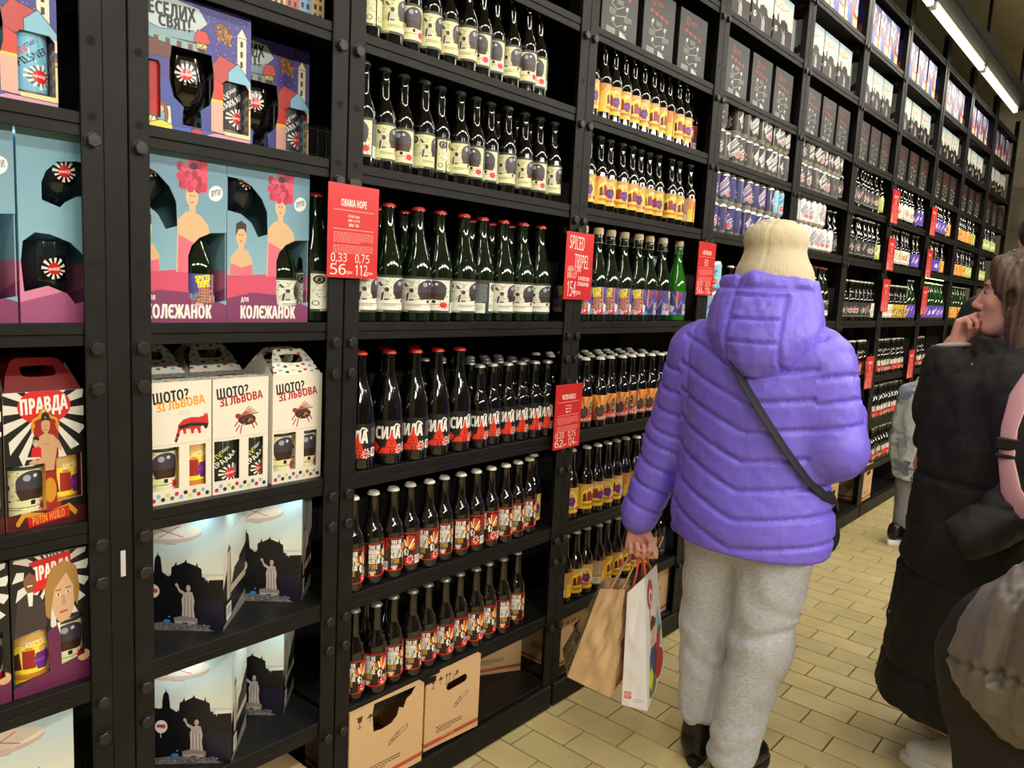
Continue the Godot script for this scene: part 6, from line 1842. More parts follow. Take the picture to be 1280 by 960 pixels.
func hand(F: Field, wrist: Vector3, along: Vector3, palm: Vector3, left: bool, curl: Array, thumb_out := 0.6, s := 1.0) -> void:
	# along points to the fingers, palm is where the palm looks; fingers bend towards it
	along = along.normalized()
	palm = (palm - along * palm.dot(along)).normalized()
	var side := along.cross(palm) * (-1.0 if left else 1.0)  # towards the thumb
	F.cap(wrist - along * 0.03 * s, wrist + along * 0.012 * s, 0.024 * s, 0.025 * s, 0.01, Vector3.ONE)
	var lens_ := [0.064, 0.072, 0.067, 0.052]
	for i in 4:
		var k := 0.0285 - 0.019 * i
		var knuckle := wrist + along * (0.083 - 0.004 * absf(i - 1.0)) * s + side * k * s
		F.cap(wrist + along * 0.012 * s + side * k * 0.55 * s, knuckle, 0.0135 * s, 0.0108 * s, 0.008)
		var d := along
		var p := knuckle
		var r := (0.0094 if i < 3 else 0.0082) * s
		var l: float = lens_[i] * s
		for j in 3:
			var a: float = curl[i] * [1.0, 1.15, 0.8][j]
			d = (d * cos(a) + turn_to(d, along, palm) * sin(a)).normalized()
			var q: Vector3 = p + d * l * [0.46, 0.3, 0.24][j]
			F.cap(p, q, r, r * 0.91, 0.0035)
			p = q
			r *= 0.91
	# thumb from the side of the palm near its base
	var t0 := wrist + along * 0.02 * s + side * 0.022 * s + palm * 0.006 * s
	var d1 := (along * 0.75 + side * thumb_out + palm * 0.35).normalized()
	var t1 := t0 + d1 * 0.04 * s
	var d2 := (d1 + palm * 0.5 - side * 0.25).normalized()
	var t2 := t1 + d2 * 0.031 * s
	var t3 := t2 + (d2 + palm * 0.3 - side * 0.3).normalized() * 0.024 * s
	F.cap(t0, t1, 0.0155 * s, 0.0115 * s, 0.009); F.cap(t1, t2, 0.0108 * s, 0.0098 * s, 0.004); F.cap(t2, t3, 0.0098 * s, 0.0082 * s, 0.004)

func turn_to(d: Vector3, along: Vector3, palm: Vector3) -> Vector3:
	# the direction a quarter turn on from d, in the plane of along and palm
	return palm * d.dot(along) - along * d.dot(palm)

func head(F: Field, at: Vector3, face: Vector3, up: Vector3, s := 1.0, female := true) -> void:
	# at is the middle of the head; face and up set how it is turned
	var z := face.normalized()
	var x := up.cross(z).normalized()
	var y := z.cross(x)
	var P := func(a: float, b: float, c: float) -> Vector3: return at + (x * a + y * b + z * c) * s
	var B := Basis(x, y, z)
	F.ball(P.call(0, 0.032, -0.012), Vector3(0.074, 0.083, 0.093) * s, 0.01, B)
	F.ball(P.call(0, -0.028, 0.028), Vector3(0.058, 0.078, 0.058) * s, 0.03, B)
	F.ball(P.call(0, -0.09, 0.056), Vector3(0.024, 0.019, 0.02) * s, 0.022, B)   # chin
	for q in [-1.0, 1.0]:
		F.cap(P.call(q * 0.054, -0.055, -0.005), P.call(q * 0.02, -0.094, 0.05), 0.016 * s, 0.014 * s, 0.03)   # jaw
		F.ball(P.call(q * 0.038, -0.018, 0.058), Vector3(0.022, 0.018, 0.016) * s, 0.025, B)   # cheek
		F.cap(P.call(q * 0.012, 0.03, 0.081), P.call(q * 0.045, 0.028, 0.064), 0.008 * s, 0.007 * s, 0.014)   # brow
		F.carve(P.call(q * 0.031, 0.008, 0.088), Vector3(0.017, 0.0115, 0.014) * s, 0.012, B)
		F.ball(P.call(q * 0.031, 0.007, 0.067), Vector3(0.014, 0.012, 0.012) * s, 0.003, B)   # eyeball under lids
		F.cap(P.call(q * 0.074, 0.012, -0.008), P.call(q * 0.072, -0.022, -0.004), 0.014 * s, 0.009 * s, 0.006, Vector3.ONE)   # ear
		F.ball(P.call(q * 0.0095, -0.036, 0.089), Vector3(0.0085, 0.0075, 0.0095) * s, 0.006, B)   # nostril
	F.cap(P.call(0, 0.02, 0.082), P.call(0, -0.026, 0.1035), 0.0075 * s, 0.0088 * s, 0.012)   # nose
	F.ball(P.call(0, -0.0305, 0.1045), Vector3(0.0095, 0.0085, 0.0095) * s, 0.006, B)
	F.cap(P.call(-0.015, -0.0565, 0.0835), P.call(0.015, -0.0565, 0.0835), 0.0058 * s, 0.0058 * s, 0.007)
	F.cap(P.call(0, -0.0555, 0.0885), P.call(0, -0.0557, 0.0885), 0.0068 * s, 0.0068 * s, 0.008)   # upper lip
	F.cap(P.call(-0.012, -0.069, 0.0825), P.call(0.012, -0.069, 0.0825), 0.0066 * s, 0.0066 * s, 0.007)   # lower lip
	F.cap(P.call(0, -0.06, -0.025), P.call(0, -0.17, -0.035), 0.05 * s, 0.054 * s, 0.03)   # neck

func cloth(p: Vector3, f1: float, a: float) -> float:
	return a * crease.get_noise_3d(p.x * f1, p.y * f1 * 0.7, p.z * f1)

func build_people() -> void:
	crease.seed = 12; crease.frequency = 1.0; crease.fractal_octaves = 3
	person_violet()
	person_black()
	person_behind()
	child()

# ------------------------------------------------------------------ woman in the violet jacket
const V_TORSO := [[0.705, 0.578, -2.03, 0.218, 0.172], [0.78, 0.578, -2.03, 0.222, 0.174], [0.90, 0.572, -2.03, 0.206, 0.155], [1.04, 0.57, -2.03, 0.2, 0.145], [1.15, 0.568, -2.03, 0.205, 0.14], [1.23, 0.566, -2.03, 0.188, 0.125], [1.285, 0.568, -2.03, 0.135, 0.105], [1.34, 0.575, -2.03, 0.085, 0.085]]

func person_violet() -> void:
	var o := thing("person", "woman seen from behind in violet puffer jacket, cream beanie and grey sweatpants", "person", Vector3(0.56, 0, -2.03))
	var la := [Vector3(0.375, 1.215, -2.035), Vector3(0.305, 0.945, -2.05), Vector3(0.247, 0.69, -1.99)]
	var ra := [Vector3(0.735, 1.21, -2.035), Vector3(0.788, 1.0, -2.03), Vector3(0.74, 1.07, -2.26)]
	# body: one figure from head to ankles
	var F := Field.new(Vector3(0.1, 0.0, -2.5), Vector3(0.95, 1.62, -1.75), 0.012)
	F.stack([[0.72, 0.575, -2.03, 0.165, 0.11], [0.86, 0.575, -2.03, 0.15, 0.1], [1.02, 0.572, -2.03, 0.14, 0.095], [1.18, 0.57, -2.03, 0.16, 0.095], [1.27, 0.575, -2.03, 0.1, 0.07]], 0.02)
	for a in [la, ra]:
		F.cap(a[0], a[1], 0.05, 0.04, 0.03); F.cap(a[1], a[2], 0.04, 0.027, 0.02)
	F.cap(Vector3(0.5, 0.74, -2.03), Vector3(0.462, 0.42, -2.05), 0.085, 0.055, 0.03); F.cap(Vector3(0.462, 0.42, -2.05), Vector3(0.478, 0.08, -2.04), 0.052, 0.036, 0.02)
	F.cap(Vector3(0.645, 0.74, -2.03), Vector3(0.645, 0.42, -2.03), 0.088, 0.055, 0.03); F.cap(Vector3(0.645, 0.42, -2.03), Vector3(0.6, 0.08, -2.0), 0.052, 0.036, 0.02)
	head(F, Vector3(0.578, 1.428, -2.045), Vector3(-0.2, 0, -1), Vector3.UP, 0.86)
	var body := at_person(o, F.mesh(null, M.skin), "body")
	# carrying hand and raised hand
	var H := Field.new(Vector3(0.14, 0.5, -2.12), Vector3(0.36, 0.78, -1.86), 0.0032)
	H.cap(la[1].lerp(la[2], 0.8), la[2] + Vector3(-0.004, -0.015, 0.002), 0.028, 0.026, 0.01)
	hand(H, la[2] + Vector3(-0.002, -0.012, 0.003), Vector3(0.10, -1, 0.02), Vector3(0.75, 0.05, 0.65), true, [1.15, 1.2, 1.25, 1.3], 0.35, 1.0)
	at_person(o, H.mesh(null, M.skin), "carrying_hand")
	H = Field.new(Vector3(0.62, 0.98, -2.46), Vector3(0.86, 1.2, -2.2), 0.004)
	hand(H, ra[2] + Vector3(0, 0.01, -0.02), Vector3(-0.3, 0.4, -1), Vector3(-1, 0.2, 0.2), false, [0.5, 0.55, 0.6, 0.6])
	at_person(o, H.mesh(null, M.skin), "raised_hand")
	# jacket
	F = Field.new(Vector3(0.14, 0.64, -2.42), Vector3(0.93, 1.4, -1.78), 0.0062)
	F.stack(V_TORSO, 0.02)
	F.cap(Vector3(0.43, 1.235, -2.035), Vector3(0.7, 1.235, -2.035), 0.075, 0.075, 0.04)
	F.cap(la[0], la[1], 0.078, 0.072, 0.045); F.cap(la[1], la[2] + Vector3(0, 0.012, 0), 0.072, 0.054, 0.03)
	F.cap(ra[0], ra[1], 0.078, 0.072, 0.045); F.cap(ra[1], ra[2] + Vector3(0.0, -0.01, 0.03), 0.072, 0.056, 0.03)
	var puff := func(p: Vector3, _n: Vector3) -> float:
		var tl := arm_t(p, la)
		var tr := arm_t(p, ra)
		var arm := minf(tl.y, tr.y)
		var on_arm := arm < 0.095 and (p.x < 0.37 - (1.2 - p.y) * 0.02 or p.x > 0.755 or tr.y < 0.08 and p.z < -2.15)
		var g := 0.0
		if on_arm:
			var t: Vector2 = tl if tl.y < tr.y else tr
			g = groove((t.x + 0.02 + (0.012 if p.z > -2.04 else 0.03) * sin((p.x + p.z) * 20.0)) / 0.064, 0.085)
		else:
			var dx := p.x - 0.6
			var yy := p.y - (0.36 * absf(dx) if dx < 0 else 0.16 * dx)
			g = groove((yy - 0.035) / 0.0765, 0.075)
			g = maxf(g, 0.7 * exp(-pow((p.x - 0.405 + (p.y - 0.9) * 0.03) / 0.005, 2.0)))
		var r := 0.0045 * (1.0 - g) - 0.0055 * g
		r += cloth(p * Vector3(1, 1.6, 1), 24.0, 0.0019) + cloth(p * Vector3(1.6, 0.9, 1.6), 60.0, 0.001 + 0.0022 * g)
		return r
	at_person(o, F.mesh(puff, M.puffer_violet), "jacket")
	# hood lying on the back of the neck
	F = Field.new(Vector3(0.36, 1.12, -2.24), Vector3(0.8, 1.5, -1.74), 0.0065)
	F.stack([[1.175, 0.6, -1.955, 0.062, 0.075], [1.215, 0.598, -1.965, 0.11, 0.105], [1.275, 0.588, -1.99, 0.148, 0.135], [1.335, 0.578, -2.01, 0.15, 0.14], [1.385, 0.576, -2.02, 0.138, 0.13], [1.43, 0.576, -2.03, 0.122, 0.115]], 0.02)
	F.carve(Vector3(0.58, 1.47, -2.05), Vector3(0.102, 0.12, 0.1), 0.02)
	F.cap(Vector3(0.47, 1.415, -1.99), Vector3(0.58, 1.425, -1.925), 0.019, 0.02, 0.02); F.cap(Vector3(0.58, 1.425, -1.925), Vector3(0.685, 1.41, -1.985), 0.02, 0.019, 0.02)
	var hoodf := func(p: Vector3, n: Vector3) -> float:
		var g := 0.0
		if n.z > 0.1:
			g = maxf(exp(-pow((p.x - 0.535) / 0.0045, 2.0)), exp(-pow((p.x - 0.672 + (p.y - 1.3) * 0.05) / 0.0045, 2.0)) if p.y < 1.39 else 0.0)
			if p.x > 0.535 and p.x < 0.672: g = maxf(g, maxf(exp(-pow((p.y - 1.385) / 0.004, 2.0)), maxf(exp(-pow((p.y - 1.325) / 0.004, 2.0)), exp(-pow((p.y - 1.265) / 0.004, 2.0)))))
			g = maxf(g, 0.8 * exp(-pow((p.y - 1.405) / 0.005, 2.0)))
		return -0.009 * g + cloth(p, 26.0, 0.004) + cloth(p, 70.0, 0.0014)
	at_person(o, F.mesh(hoodf, M.puffer_violet), "hood")
	# beanie
	F = Field.new(Vector3(0.44, 1.34, -2.2), Vector3(0.74, 1.62, -1.88), 0.005)
	F.stack([[1.375, 0.58, -2.04, 0.098, 0.106], [1.42, 0.58, -2.04, 0.102, 0.11], [1.455, 0.579, -2.04, 0.098, 0.106], [1.485, 0.578, -2.04, 0.084, 0.094], [1.508, 0.577, -2.04, 0.078, 0.087], [1.535, 0.576, -2.04, 0.08, 0.088], [1.562, 0.576, -2.04, 0.07, 0.078], [1.581, 0.576, -2.04, 0.042, 0.048]], 0.01)
	F.ball(Vector3(0.576, 1.54, -2.04), Vector3(0.074, 0.046, 0.082), 0.02)
	var knit := func(p: Vector3, n: Vector3) -> float:
		var a := atan2(p.x - 0.58, p.z + 2.04)
		return 0.0011 * sin(a * 64.0) - (0.0022 * exp(-pow((p.x - 0.59) / 0.0045, 2.0)) if n.z > 0.0 else 0.0) + cloth(p, 18.0, 0.002)
	at_person(o, F.mesh(knit, M.knit_cream), "beanie")
	# sweatpants
	F = Field.new(Vector3(0.34, 0.02, -2.25), Vector3(0.83, 0.8, -1.82), 0.008)
	F.cap(Vector3(0.5, 0.74, -2.03), Vector3(0.47, 0.42, -2.045), 0.104, 0.075, 0.03); F.cap(Vector3(0.47, 0.42, -2.045), Vector3(0.476, 0.155, -2.035), 0.075, 0.062, 0.03)
	F.cap(Vector3(0.655, 0.74, -2.03), Vector3(0.646, 0.42, -2.02), 0.112, 0.083, 0.03); F.cap(Vector3(0.646, 0.42, -2.02), Vector3(0.603, 0.09, -1.99), 0.083, 0.066, 0.03)
	F.cap(Vector3(0.53, 0.75, -2.03), Vector3(0.63, 0.75, -2.03), 0.11, 0.11, 0.04)
	var folds := func(p: Vector3, _n: Vector3) -> float:
		var low := clampf((0.45 - p.y) / 0.4, 0.0, 1.0)
		var w := crease.get_noise_3d(p.x * 4.0, p.y * 4.0, p.z * 4.0)
		return cloth(p, 6.0, 0.006) + (0.003 + 0.007 * low) * sin(p.y * 46.0 + p.x * 30.0 + 7.0 * w) * clampf((p.y - 0.05) / 0.1, 0, 1) * (0.5 + w) - 0.006 * exp(-pow((p.y - 0.47 - 0.35 * (p.x - 0.66)) / 0.012, 2.0)) * (1.0 if p.x > 0.6 else 0.0)
	at_person(o, F.mesh(folds, M.jersey_grey), "sweatpants")
	# boots
	for q in [[Vector3(0.48, 0, -2.03), -0.35], [Vector3(0.603, 0, -1.985), 0.15]]:
		F = Field.new(q[0] + Vector3(-0.2, 0, -0.26), q[0] + Vector3(0.2, 0.24, 0.12), 0.006)
		var d := Vector3(q[1], 0, -1).normalized()
		F.cap(q[0] + Vector3(0, 0.2, 0), q[0] + Vector3(0, 0.08, 0), 0.048, 0.045, 0.02)
		F.cap(q[0] + Vector3(0, 0.045, 0) - d * 0.012, q[0] + Vector3(0, 0.04, 0) + d * 0.15, 0.044, 0.036, 0.03)
		var b := at_person(o, F.mesh(func(p: Vector3, _n: Vector3) -> float: return maxf(-0.2, cloth(p, 25.0, 0.003)), M.boot_black), "boot")
		var s := MB.new()
		var ring := []
		for lv in [[0.0, 0.95], [0.004, 1.0], [0.024, 1.0], [0.026, 0.9]]:
			var rr := []
			for k in 24:
				var a := -TAU * k / 24
				var e := d * (cos(a) * 0.135 + 0.068) + d.cross(Vector3.UP) * sin(a) * (0.043 + 0.007 * cos(a))
				rr.append(q[0] + e * lv[1] + Vector3(0, lv[0], 0))
			ring.append(rr)
		s.loop(ring)
		obj("sole", s, M.sole_black, b)
	# crossbody bag, its strap over the back
	var bg := thing("crossbody_bag", "small black crossbody bag at the hip of the violet jacket", "bag", Vector3(0.79, 0.72, -2.14))
	F = Field.new(Vector3(0.72, 0.62, -2.25), Vector3(0.88, 0.86, -1.95), 0.007)
	F.ball(Vector3(0.742, 0.718, -2.19), Vector3(0.03, 0.05, 0.06), 0.01)
	at_person(bg, F.mesh(null, M.strap_navy), "pouch")
	var b := MB.new()
	var pts := []
	for k in 26:
		var t := k / 25.0
		var x := lerpf(0.555, 0.782, t) + 0.006 * sin(t * PI)
		var y := lerpf(1.215, 0.885, t)
		var q := Field.section(V_TORSO, y)
		var ex := clampf((x - q[1]) / q[3], -0.995, 0.995)
		pts.append(Vector3(x, y, q[2] + q[4] * sqrt(1.0 - ex * ex) + 0.0165 + 0.004 * (1.0 - t)))
	pts.append(Vector3(0.794, 0.868, -2.045)); pts.append(Vector3(0.789, 0.835, -2.1)); pts.append(Vector3(0.755, 0.785, -2.16)); pts.append(Vector3(0.745, 0.76, -2.185))
	b.tube(pts, pts.map(func(_x): return 0.0165), 10, true, 0.16)
	var st := obj("strap", b, M.strap_navy, bg)
	st.position = -bg.position

# ------------------------------------------------------------------ woman in the long black coat
func person_black() -> void:
	var o := thing("person", "woman in profile in long black coat, brown hair, hand raised to her mouth", "person", Vector3(1.1, 0, -2.58))
	var ra := [Vector3(1.075, 1.19, -2.66), Vector3(0.935, 1.075, -2.60), Vector3(0.925, 1.265, -2.56)]
	var la := [Vector3(1.13, 1.19, -2.42), Vector3(1.22, 0.92, -2.30), Vector3(1.075, 0.80, -2.22)]
	var ears := Vector3(1.078, 1.415, -2.55)
	var F := Field.new(Vector3(0.8, 0.0, -2.95), Vector3(1.45, 1.6, -2.1), 0.012)
	F.stack([[0.75, 1.1, -2.56, 0.11, 0.15], [0.95, 1.1, -2.56, 0.1, 0.13], [1.15, 1.09, -2.55, 0.11, 0.15], [1.24, 1.09, -2.55, 0.07, 0.1]], 0.02)
	for a in [ra, la]:
		F.cap(a[0], a[1], 0.048, 0.038, 0.03); F.cap(a[1], a[2], 0.038, 0.026, 0.02)
	for s in [-1.0, 1.0]:
		F.cap(Vector3(1.1, 0.76, -2.57 + s * 0.08), Vector3(1.1, 0.42, -2.6 + s * 0.1), 0.08, 0.052, 0.03); F.cap(Vector3(1.1, 0.42, -2.6 + s * 0.1), Vector3(1.13, 0.08, -2.63 + s * 0.13), 0.05, 0.035, 0.02)
	F.cap(Vector3(1.09, 1.36, -2.55), Vector3(1.09, 1.2, -2.55), 0.05, 0.055, 0.03)
	at_person(o, F.mesh(null, M.skin), "body")
	# face
	F = Field.new(Vector3(0.94, 1.2, -2.69), Vector3(1.2, 1.57, -2.41), 0.0032)
	var face := Vector3(-1, 0.06, 0.04)
	head(F, ears, face, Vector3.UP, 1.0)
	var mm := mat("skin_face", Color(0.9, 0.69, 0.61), 0.5)
	mm.vertex_color_use_as_albedo = true; mm.albedo_color = Color.WHITE
	mm.subsurf_scatter_enabled = true; mm.subsurf_scatter_strength = 0.12
	var lip := ears + Vector3(-0.088, -0.057, 0.0)
	var base_skin := Color(0.86, 0.65, 0.57).srgb_to_linear()
	var tint := func(p: Vector3, _n: Vector3) -> Color:
		var d := p - lip
		var q := Vector2(d.y / 0.014, d.z / 0.026).length()
		if p.x < ears.x - 0.06 and q < 1.0: return base_skin.lerp(Color(0.66, 0.33, 0.32).srgb_to_linear(), clampf((1.0 - q) * 3.0, 0.0, 1.0))
		return base_skin
	var hd := at_person(o, F.mesh(null, mm, tint), "face")
	for s in [-1.0, 1.0]:
		var b := MB.new()
		var c := ears + face.normalized() * 0.074 + Vector3(0, 0.007, s * 0.031)
		b.xf = Transform3D(Basis(), c)
		b.lathe([Vector2(0, -0.0078), Vector2(0.0055, -0.0055), Vector2(0.0078, 0.0), Vector2(0.0055, 0.0055), Vector2(0, 0.0078)], 12)
		obj("eye", b, M.eye_white, hd)
		b = MB.new(); b.xf = Transform3D(Basis(), c + face.normalized() * 0.0044 + Vector3(0, -0.001, 0))
		b.lathe([Vector2(0, -0.0056), Vector2(0.004, -0.004), Vector2(0.0056, 0.0), Vector2(0.004, 0.004), Vector2(0, 0.0056)], 10)
		obj("iris", b, M.eye_dark, hd)
		b = MB.new()
		var br := []
		for k in 6: br.append(ears + Vector3(-0.092 + 0.004 * k, 0.03 + 0.004 * sin(k * 0.6), s * (0.014 + 0.0075 * k)))
		b.tube(br, [0.0018, 0.0024, 0.0025, 0.0023, 0.0019, 0.001], 6)
		obj("eyebrow", b, M.hair_brown, hd)
		b = MB.new()
		for k in 7: b.tube([c + face.normalized() * 0.009 + Vector3(0.001 * absf(k - 3), 0.0045, (k - 3) * 0.003), c + face.normalized() * 0.017 + Vector3(0.001 * absf(k - 3), 0.0075, (k - 3) * 0.004)], [0.0005, 0.0002], 4)
		obj("lashes", b, M.eye_dark, hd)
	# hair: cap over the crown, long locks down behind the cheek
	F = Field.new(Vector3(0.93, 1.12, -2.75), Vector3(1.28, 1.6, -2.36), 0.005)
	F.ball(ears + Vector3(0.014, 0.044, 0), Vector3(0.108, 0.095, 0.092), 0.01)
	F.ball(ears + Vector3(0.05, -0.02, 0), Vector3(0.085, 0.11, 0.09), 0.02)
	for s in [-1.0, 1.0]:
		F.cap(ears + Vector3(-0.045, 0.09, s * 0.06), ears + Vector3(-0.005, -0.03, s * 0.088), 0.024, 0.017, 0.02); F.cap(ears + Vector3(-0.005, -0.03, s * 0.088), ears + Vector3(0.02, -0.16, s * 0.085), 0.017, 0.02, 0.02)
		F.cap(ears + Vector3(0.04, 0.0, s * 0.07), ears + Vector3(0.035, -0.22, s * 0.08), 0.05, 0.026, 0.03)
		F.cap(ears + Vector3(0.085, 0.0, s * 0.04), ears + Vector3(0.08, -0.24, s * 0.05), 0.055, 0.03, 0.03)
	F.carve(ears + Vector3(-0.095, -0.03, 0), Vector3(0.075, 0.125, 0.073), 0.012); F.carve(ears + Vector3(-0.05, -0.075, 0), Vector3(0.05, 0.09, 0.078), 0.01)
	F.carve(ears + Vector3(-0.01, -0.012, 0.095), Vector3(0.016, 0.034, 0.022), 0.008)
	var strands := func(p: Vector3, _n: Vector3) -> float:
		var a := atan2(p.z - ears.z, p.x - ears.x - 0.02)
		return 0.006 * crease.get_noise_3d(a * 9.0, p.y * 4.0, p.x * 8.0) + 0.0045 * crease.get_noise_3d(a * 26.0 + p.x * 40.0, p.y * 6.0, 4.0)
	at_person(o, F.mesh(strands, M.hair_brown), "hair")
	# raised hand against the mouth
	var H := Field.new(Vector3(0.83, 1.2, -2.68), Vector3(1.06, 1.47, -2.44), 0.0032)
	H.cap(ra[1].lerp(ra[2], 0.7), ra[2], 0.029, 0.027, 0.01)
	hand(H, ra[2] + Vector3(0.004, 0.005, 0), Vector3(0.22, 1, 0.05), Vector3(1, -0.15, 0.25), false, [0.75, 0.85, 0.95, 1.0], 0.4, 0.95)
	at_person(o, H.mesh(null, M.skin), "raised_hand")
	# coat
	F = Field.new(Vector3(0.78, 0.1, -2.98), Vector3(1.46, 1.42, -2.12), 0.0095)
	F.stack([[0.205, 1.085, -2.57, 0.265, 0.255], [0.4, 1.09, -2.57, 0.25, 0.24], [0.65, 1.09, -2.57, 0.235, 0.225], [0.9, 1.085, -2.57, 0.22, 0.21], [1.08, 1.08, -2.56, 0.19, 0.2], [1.18, 1.085, -2.555, 0.16, 0.19], [1.25, 1.09, -2.55, 0.105, 0.13], [1.3, 1.095, -2.55, 0.085, 0.09]], 0.02)
	F.cap(Vector3(1.095, 1.17, -2.66), Vector3(1.11, 1.17, -2.44), 0.085, 0.085, 0.04)
	F.cap(ra[0], ra[1], 0.09, 0.098, 0.04); F.cap(ra[1], ra[2] + Vector3(-0.002, -0.06, 0), 0.1, 0.078, 0.03)
	F.cap(la[0], la[1], 0.088, 0.08, 0.04); F.cap(la[1], la[2], 0.08, 0.058, 0.03)
	F.carve(ra[2] + Vector3(0.004, 0.03, 0.0), Vector3(0.058, 0.055, 0.054), 0.008)
	F.carve(la[2] + (la[2] - la[1]).normalized() * 0.055, Vector3(0.045, 0.045, 0.045), 0.006)
	var coat := func(p: Vector3, _n: Vector3) -> float:
		var r := cloth(p, 8.0, 0.012) + cloth(p, 24.0, 0.004)
		if p.y < 1.0: r += -0.010 * groove((p.y - 0.03 + 0.03 * (p.z + 2.5)) / 0.29, 0.035)
		return r
	at_person(o, F.mesh(coat, M.coat_black), "coat")
	# collar, cuff lining, studs
	F = Field.new(Vector3(0.95, 1.16, -2.72), Vector3(1.24, 1.36, -2.38), 0.006)
	F.stack([[1.2, 1.085, -2.55, 0.11, 0.12], [1.26, 1.085, -2.55, 0.108, 0.112], [1.3, 1.09, -2.55, 0.102, 0.105]], 0.01)
	F.carve(Vector3(1.085, 1.36, -2.55), Vector3(0.09, 0.13, 0.092), 0.01)
	at_person(o, F.mesh(func(p: Vector3, _n: Vector3) -> float: return cloth(p, 14.0, 0.008), M.coat_black), "collar")
	var b := MB.new()
	var cuff := []
	for k in 15:
		var a := TAU * k / 14
		cuff.append(ra[2] + Vector3(cos(a) * 0.041, 0.002 + 0.008 * sin(a + 1.0), sin(a) * 0.039))
	b.tube(cuff, cuff.map(func(_x): return 0.007), 8, false)
	var cf := obj("cuff_lining", b, M.knit_grey if M.has("knit_grey") else mat("knit_grey", Color(0.72, 0.7, 0.66), 0.9), o)
	cf.position = -o.position
	for q in [Vector3(1.0, 1.225, -2.44), Vector3(0.834, 0.255, -2.52), Vector3(0.855, 0.44, -2.5)]:
		b = MB.new()
		b.xf = Transform3D(Basis(), q - o.position)
		b.lathe([Vector2(0, -0.006), Vector2(0.005, -0.004), Vector2(0.0065, 0), Vector2(0.005, 0.004), Vector2(0, 0.006)], 10)
		obj("snap_stud", b, M.stud, o)
	# sneakers
	sneaker(o, Vector3(1.045, 0, -2.49), Vector3(-1, 0, 0.12), M.sneaker_white)
	sneaker(o, Vector3(1.035, 0, -2.765), Vector3(-1, 0, 0.05), M.sneaker_grey)
	# backpack with its pink strap over the near shoulder
	var bp := thing("backpack", "backpack with pink webbing strap over the black coat shoulder", "backpack", Vector3(1.33, 1.0, -2.5))
	F = Field.new(Vector3(1.22, 0.68, -2.74), Vector3(1.54, 1.28, -2.3), 0.01)
	for y in [0.82, 0.95, 1.08]: F.cap(Vector3(1.36, y, -2.61), Vector3(1.36, y, -2.43), 0.088, 0.088, 0.05)
	F.cap(Vector3(1.355, 1.15, -2.58), Vector3(1.355, 1.15, -2.46), 0.075, 0.075, 0.04)
	F.cap(Vector3(1.44, 0.83, -2.58), Vector3(1.44, 0.83, -2.46), 0.05, 0.05, 0.015); F.cap(Vector3(1.44, 0.9, -2.58), Vector3(1.44, 0.9, -2.46), 0.045, 0.045, 0.02)
	at_person(bp, F.mesh(null, mat("pack_pink", Color(0.7, 0.5, 0.53), 0.8)), "pack_body")
	b = MB.new()
	var pts := [Vector3(1.265, 1.23, -2.36), Vector3(1.215, 1.265, -2.335), Vector3(1.170, 1.24, -2.288), Vector3(1.143, 1.17, -2.255), Vector3(1.133, 1.09, -2.238), Vector3(1.137, 1.01, -2.226), Vector3(1.157, 0.94, -2.21), Vector3(1.195, 0.88, -2.21)]
	b.tube(pts, [0.027, 0.028, 0.028, 0.027, 0.022, 0.021, 0.026, 0.028], 12, true, 0.22)
	var st := obj("strap", b, M.pink_web, bp)
	st.position = -bp.position
	b = MB.new()
	b.box(Vector3(1.134, 1.05, -2.228), Vector3(0.05, 0.03, 0.016), 0.003); b.box(Vector3(1.135, 1.02, -2.224), Vector3(0.046, 0.01, 0.016), 0.002)
	var bk := obj("buckle", b, M.buckle, st)
	bk.position = Vector3.ZERO
	satin_jacket()

func sneaker(o: Node3D, at: Vector3, d: Vector3, m: Material) -> void:
	d = d.normalized()
	var s := d.cross(Vector3.UP)
	var F := Field.new(at + Vector3(-0.2, 0.0, -0.12), at + Vector3(0.24, 0.16, 0.12), 0.0042)
	F.cap(at - d * 0.09 + Vector3(0, 0.06, 0), at - d * 0.02 + Vector3(0, 0.066, 0), 0.036, 0.038, 0.02)
	F.cap(at - d * 0.02 + Vector3(0, 0.056, 0), at + d * 0.068 + Vector3(0, 0.044, 0), 0.042, 0.03, 0.03)
	F.cap(at - d * 0.085 + Vector3(0, 0.1, 0), at - d * 0.06 + Vector3(0, 0.1, 0), 0.032, 0.03, 0.03)
	F.carve(at - d * 0.07 + Vector3(0, 0.14, 0), Vector3(0.035, 0.035, 0.024), 0.01)
	var up := at_person(o, F.mesh(null, m), "sneaker")
	var b := MB.new()
	var ring := []
	for lv in [[0.0, 0.97], [0.004, 1.0], [0.026, 1.0], [0.029, 0.96]]:
		var rr := []
		for k in 30:
			var a := -TAU * k / 30
			rr.append(at + (d * cos(a) * 0.125 + s * sin(a) * (0.04 + 0.006 * cos(a)) - d * 0.012) * lv[1] + Vector3(0, lv[0], 0))
		ring.append(rr)
	b.loop(ring)
	obj("sole", b, M.sneaker_white, up)
	b = MB.new()
	for k in 4:
		var c := at + d * (0.035 - 0.022 * k) + Vector3(0, 0.083 + 0.0075 * k, 0)
		b.tube([c - s * 0.028 - Vector3(0, 0.01, 0), c + Vector3(0, 0.004, 0), c + s * 0.028 - Vector3(0, 0.01, 0)], [0.003, 0.0034, 0.003], 6)
	obj("laces", b, M.sneaker_white, up)

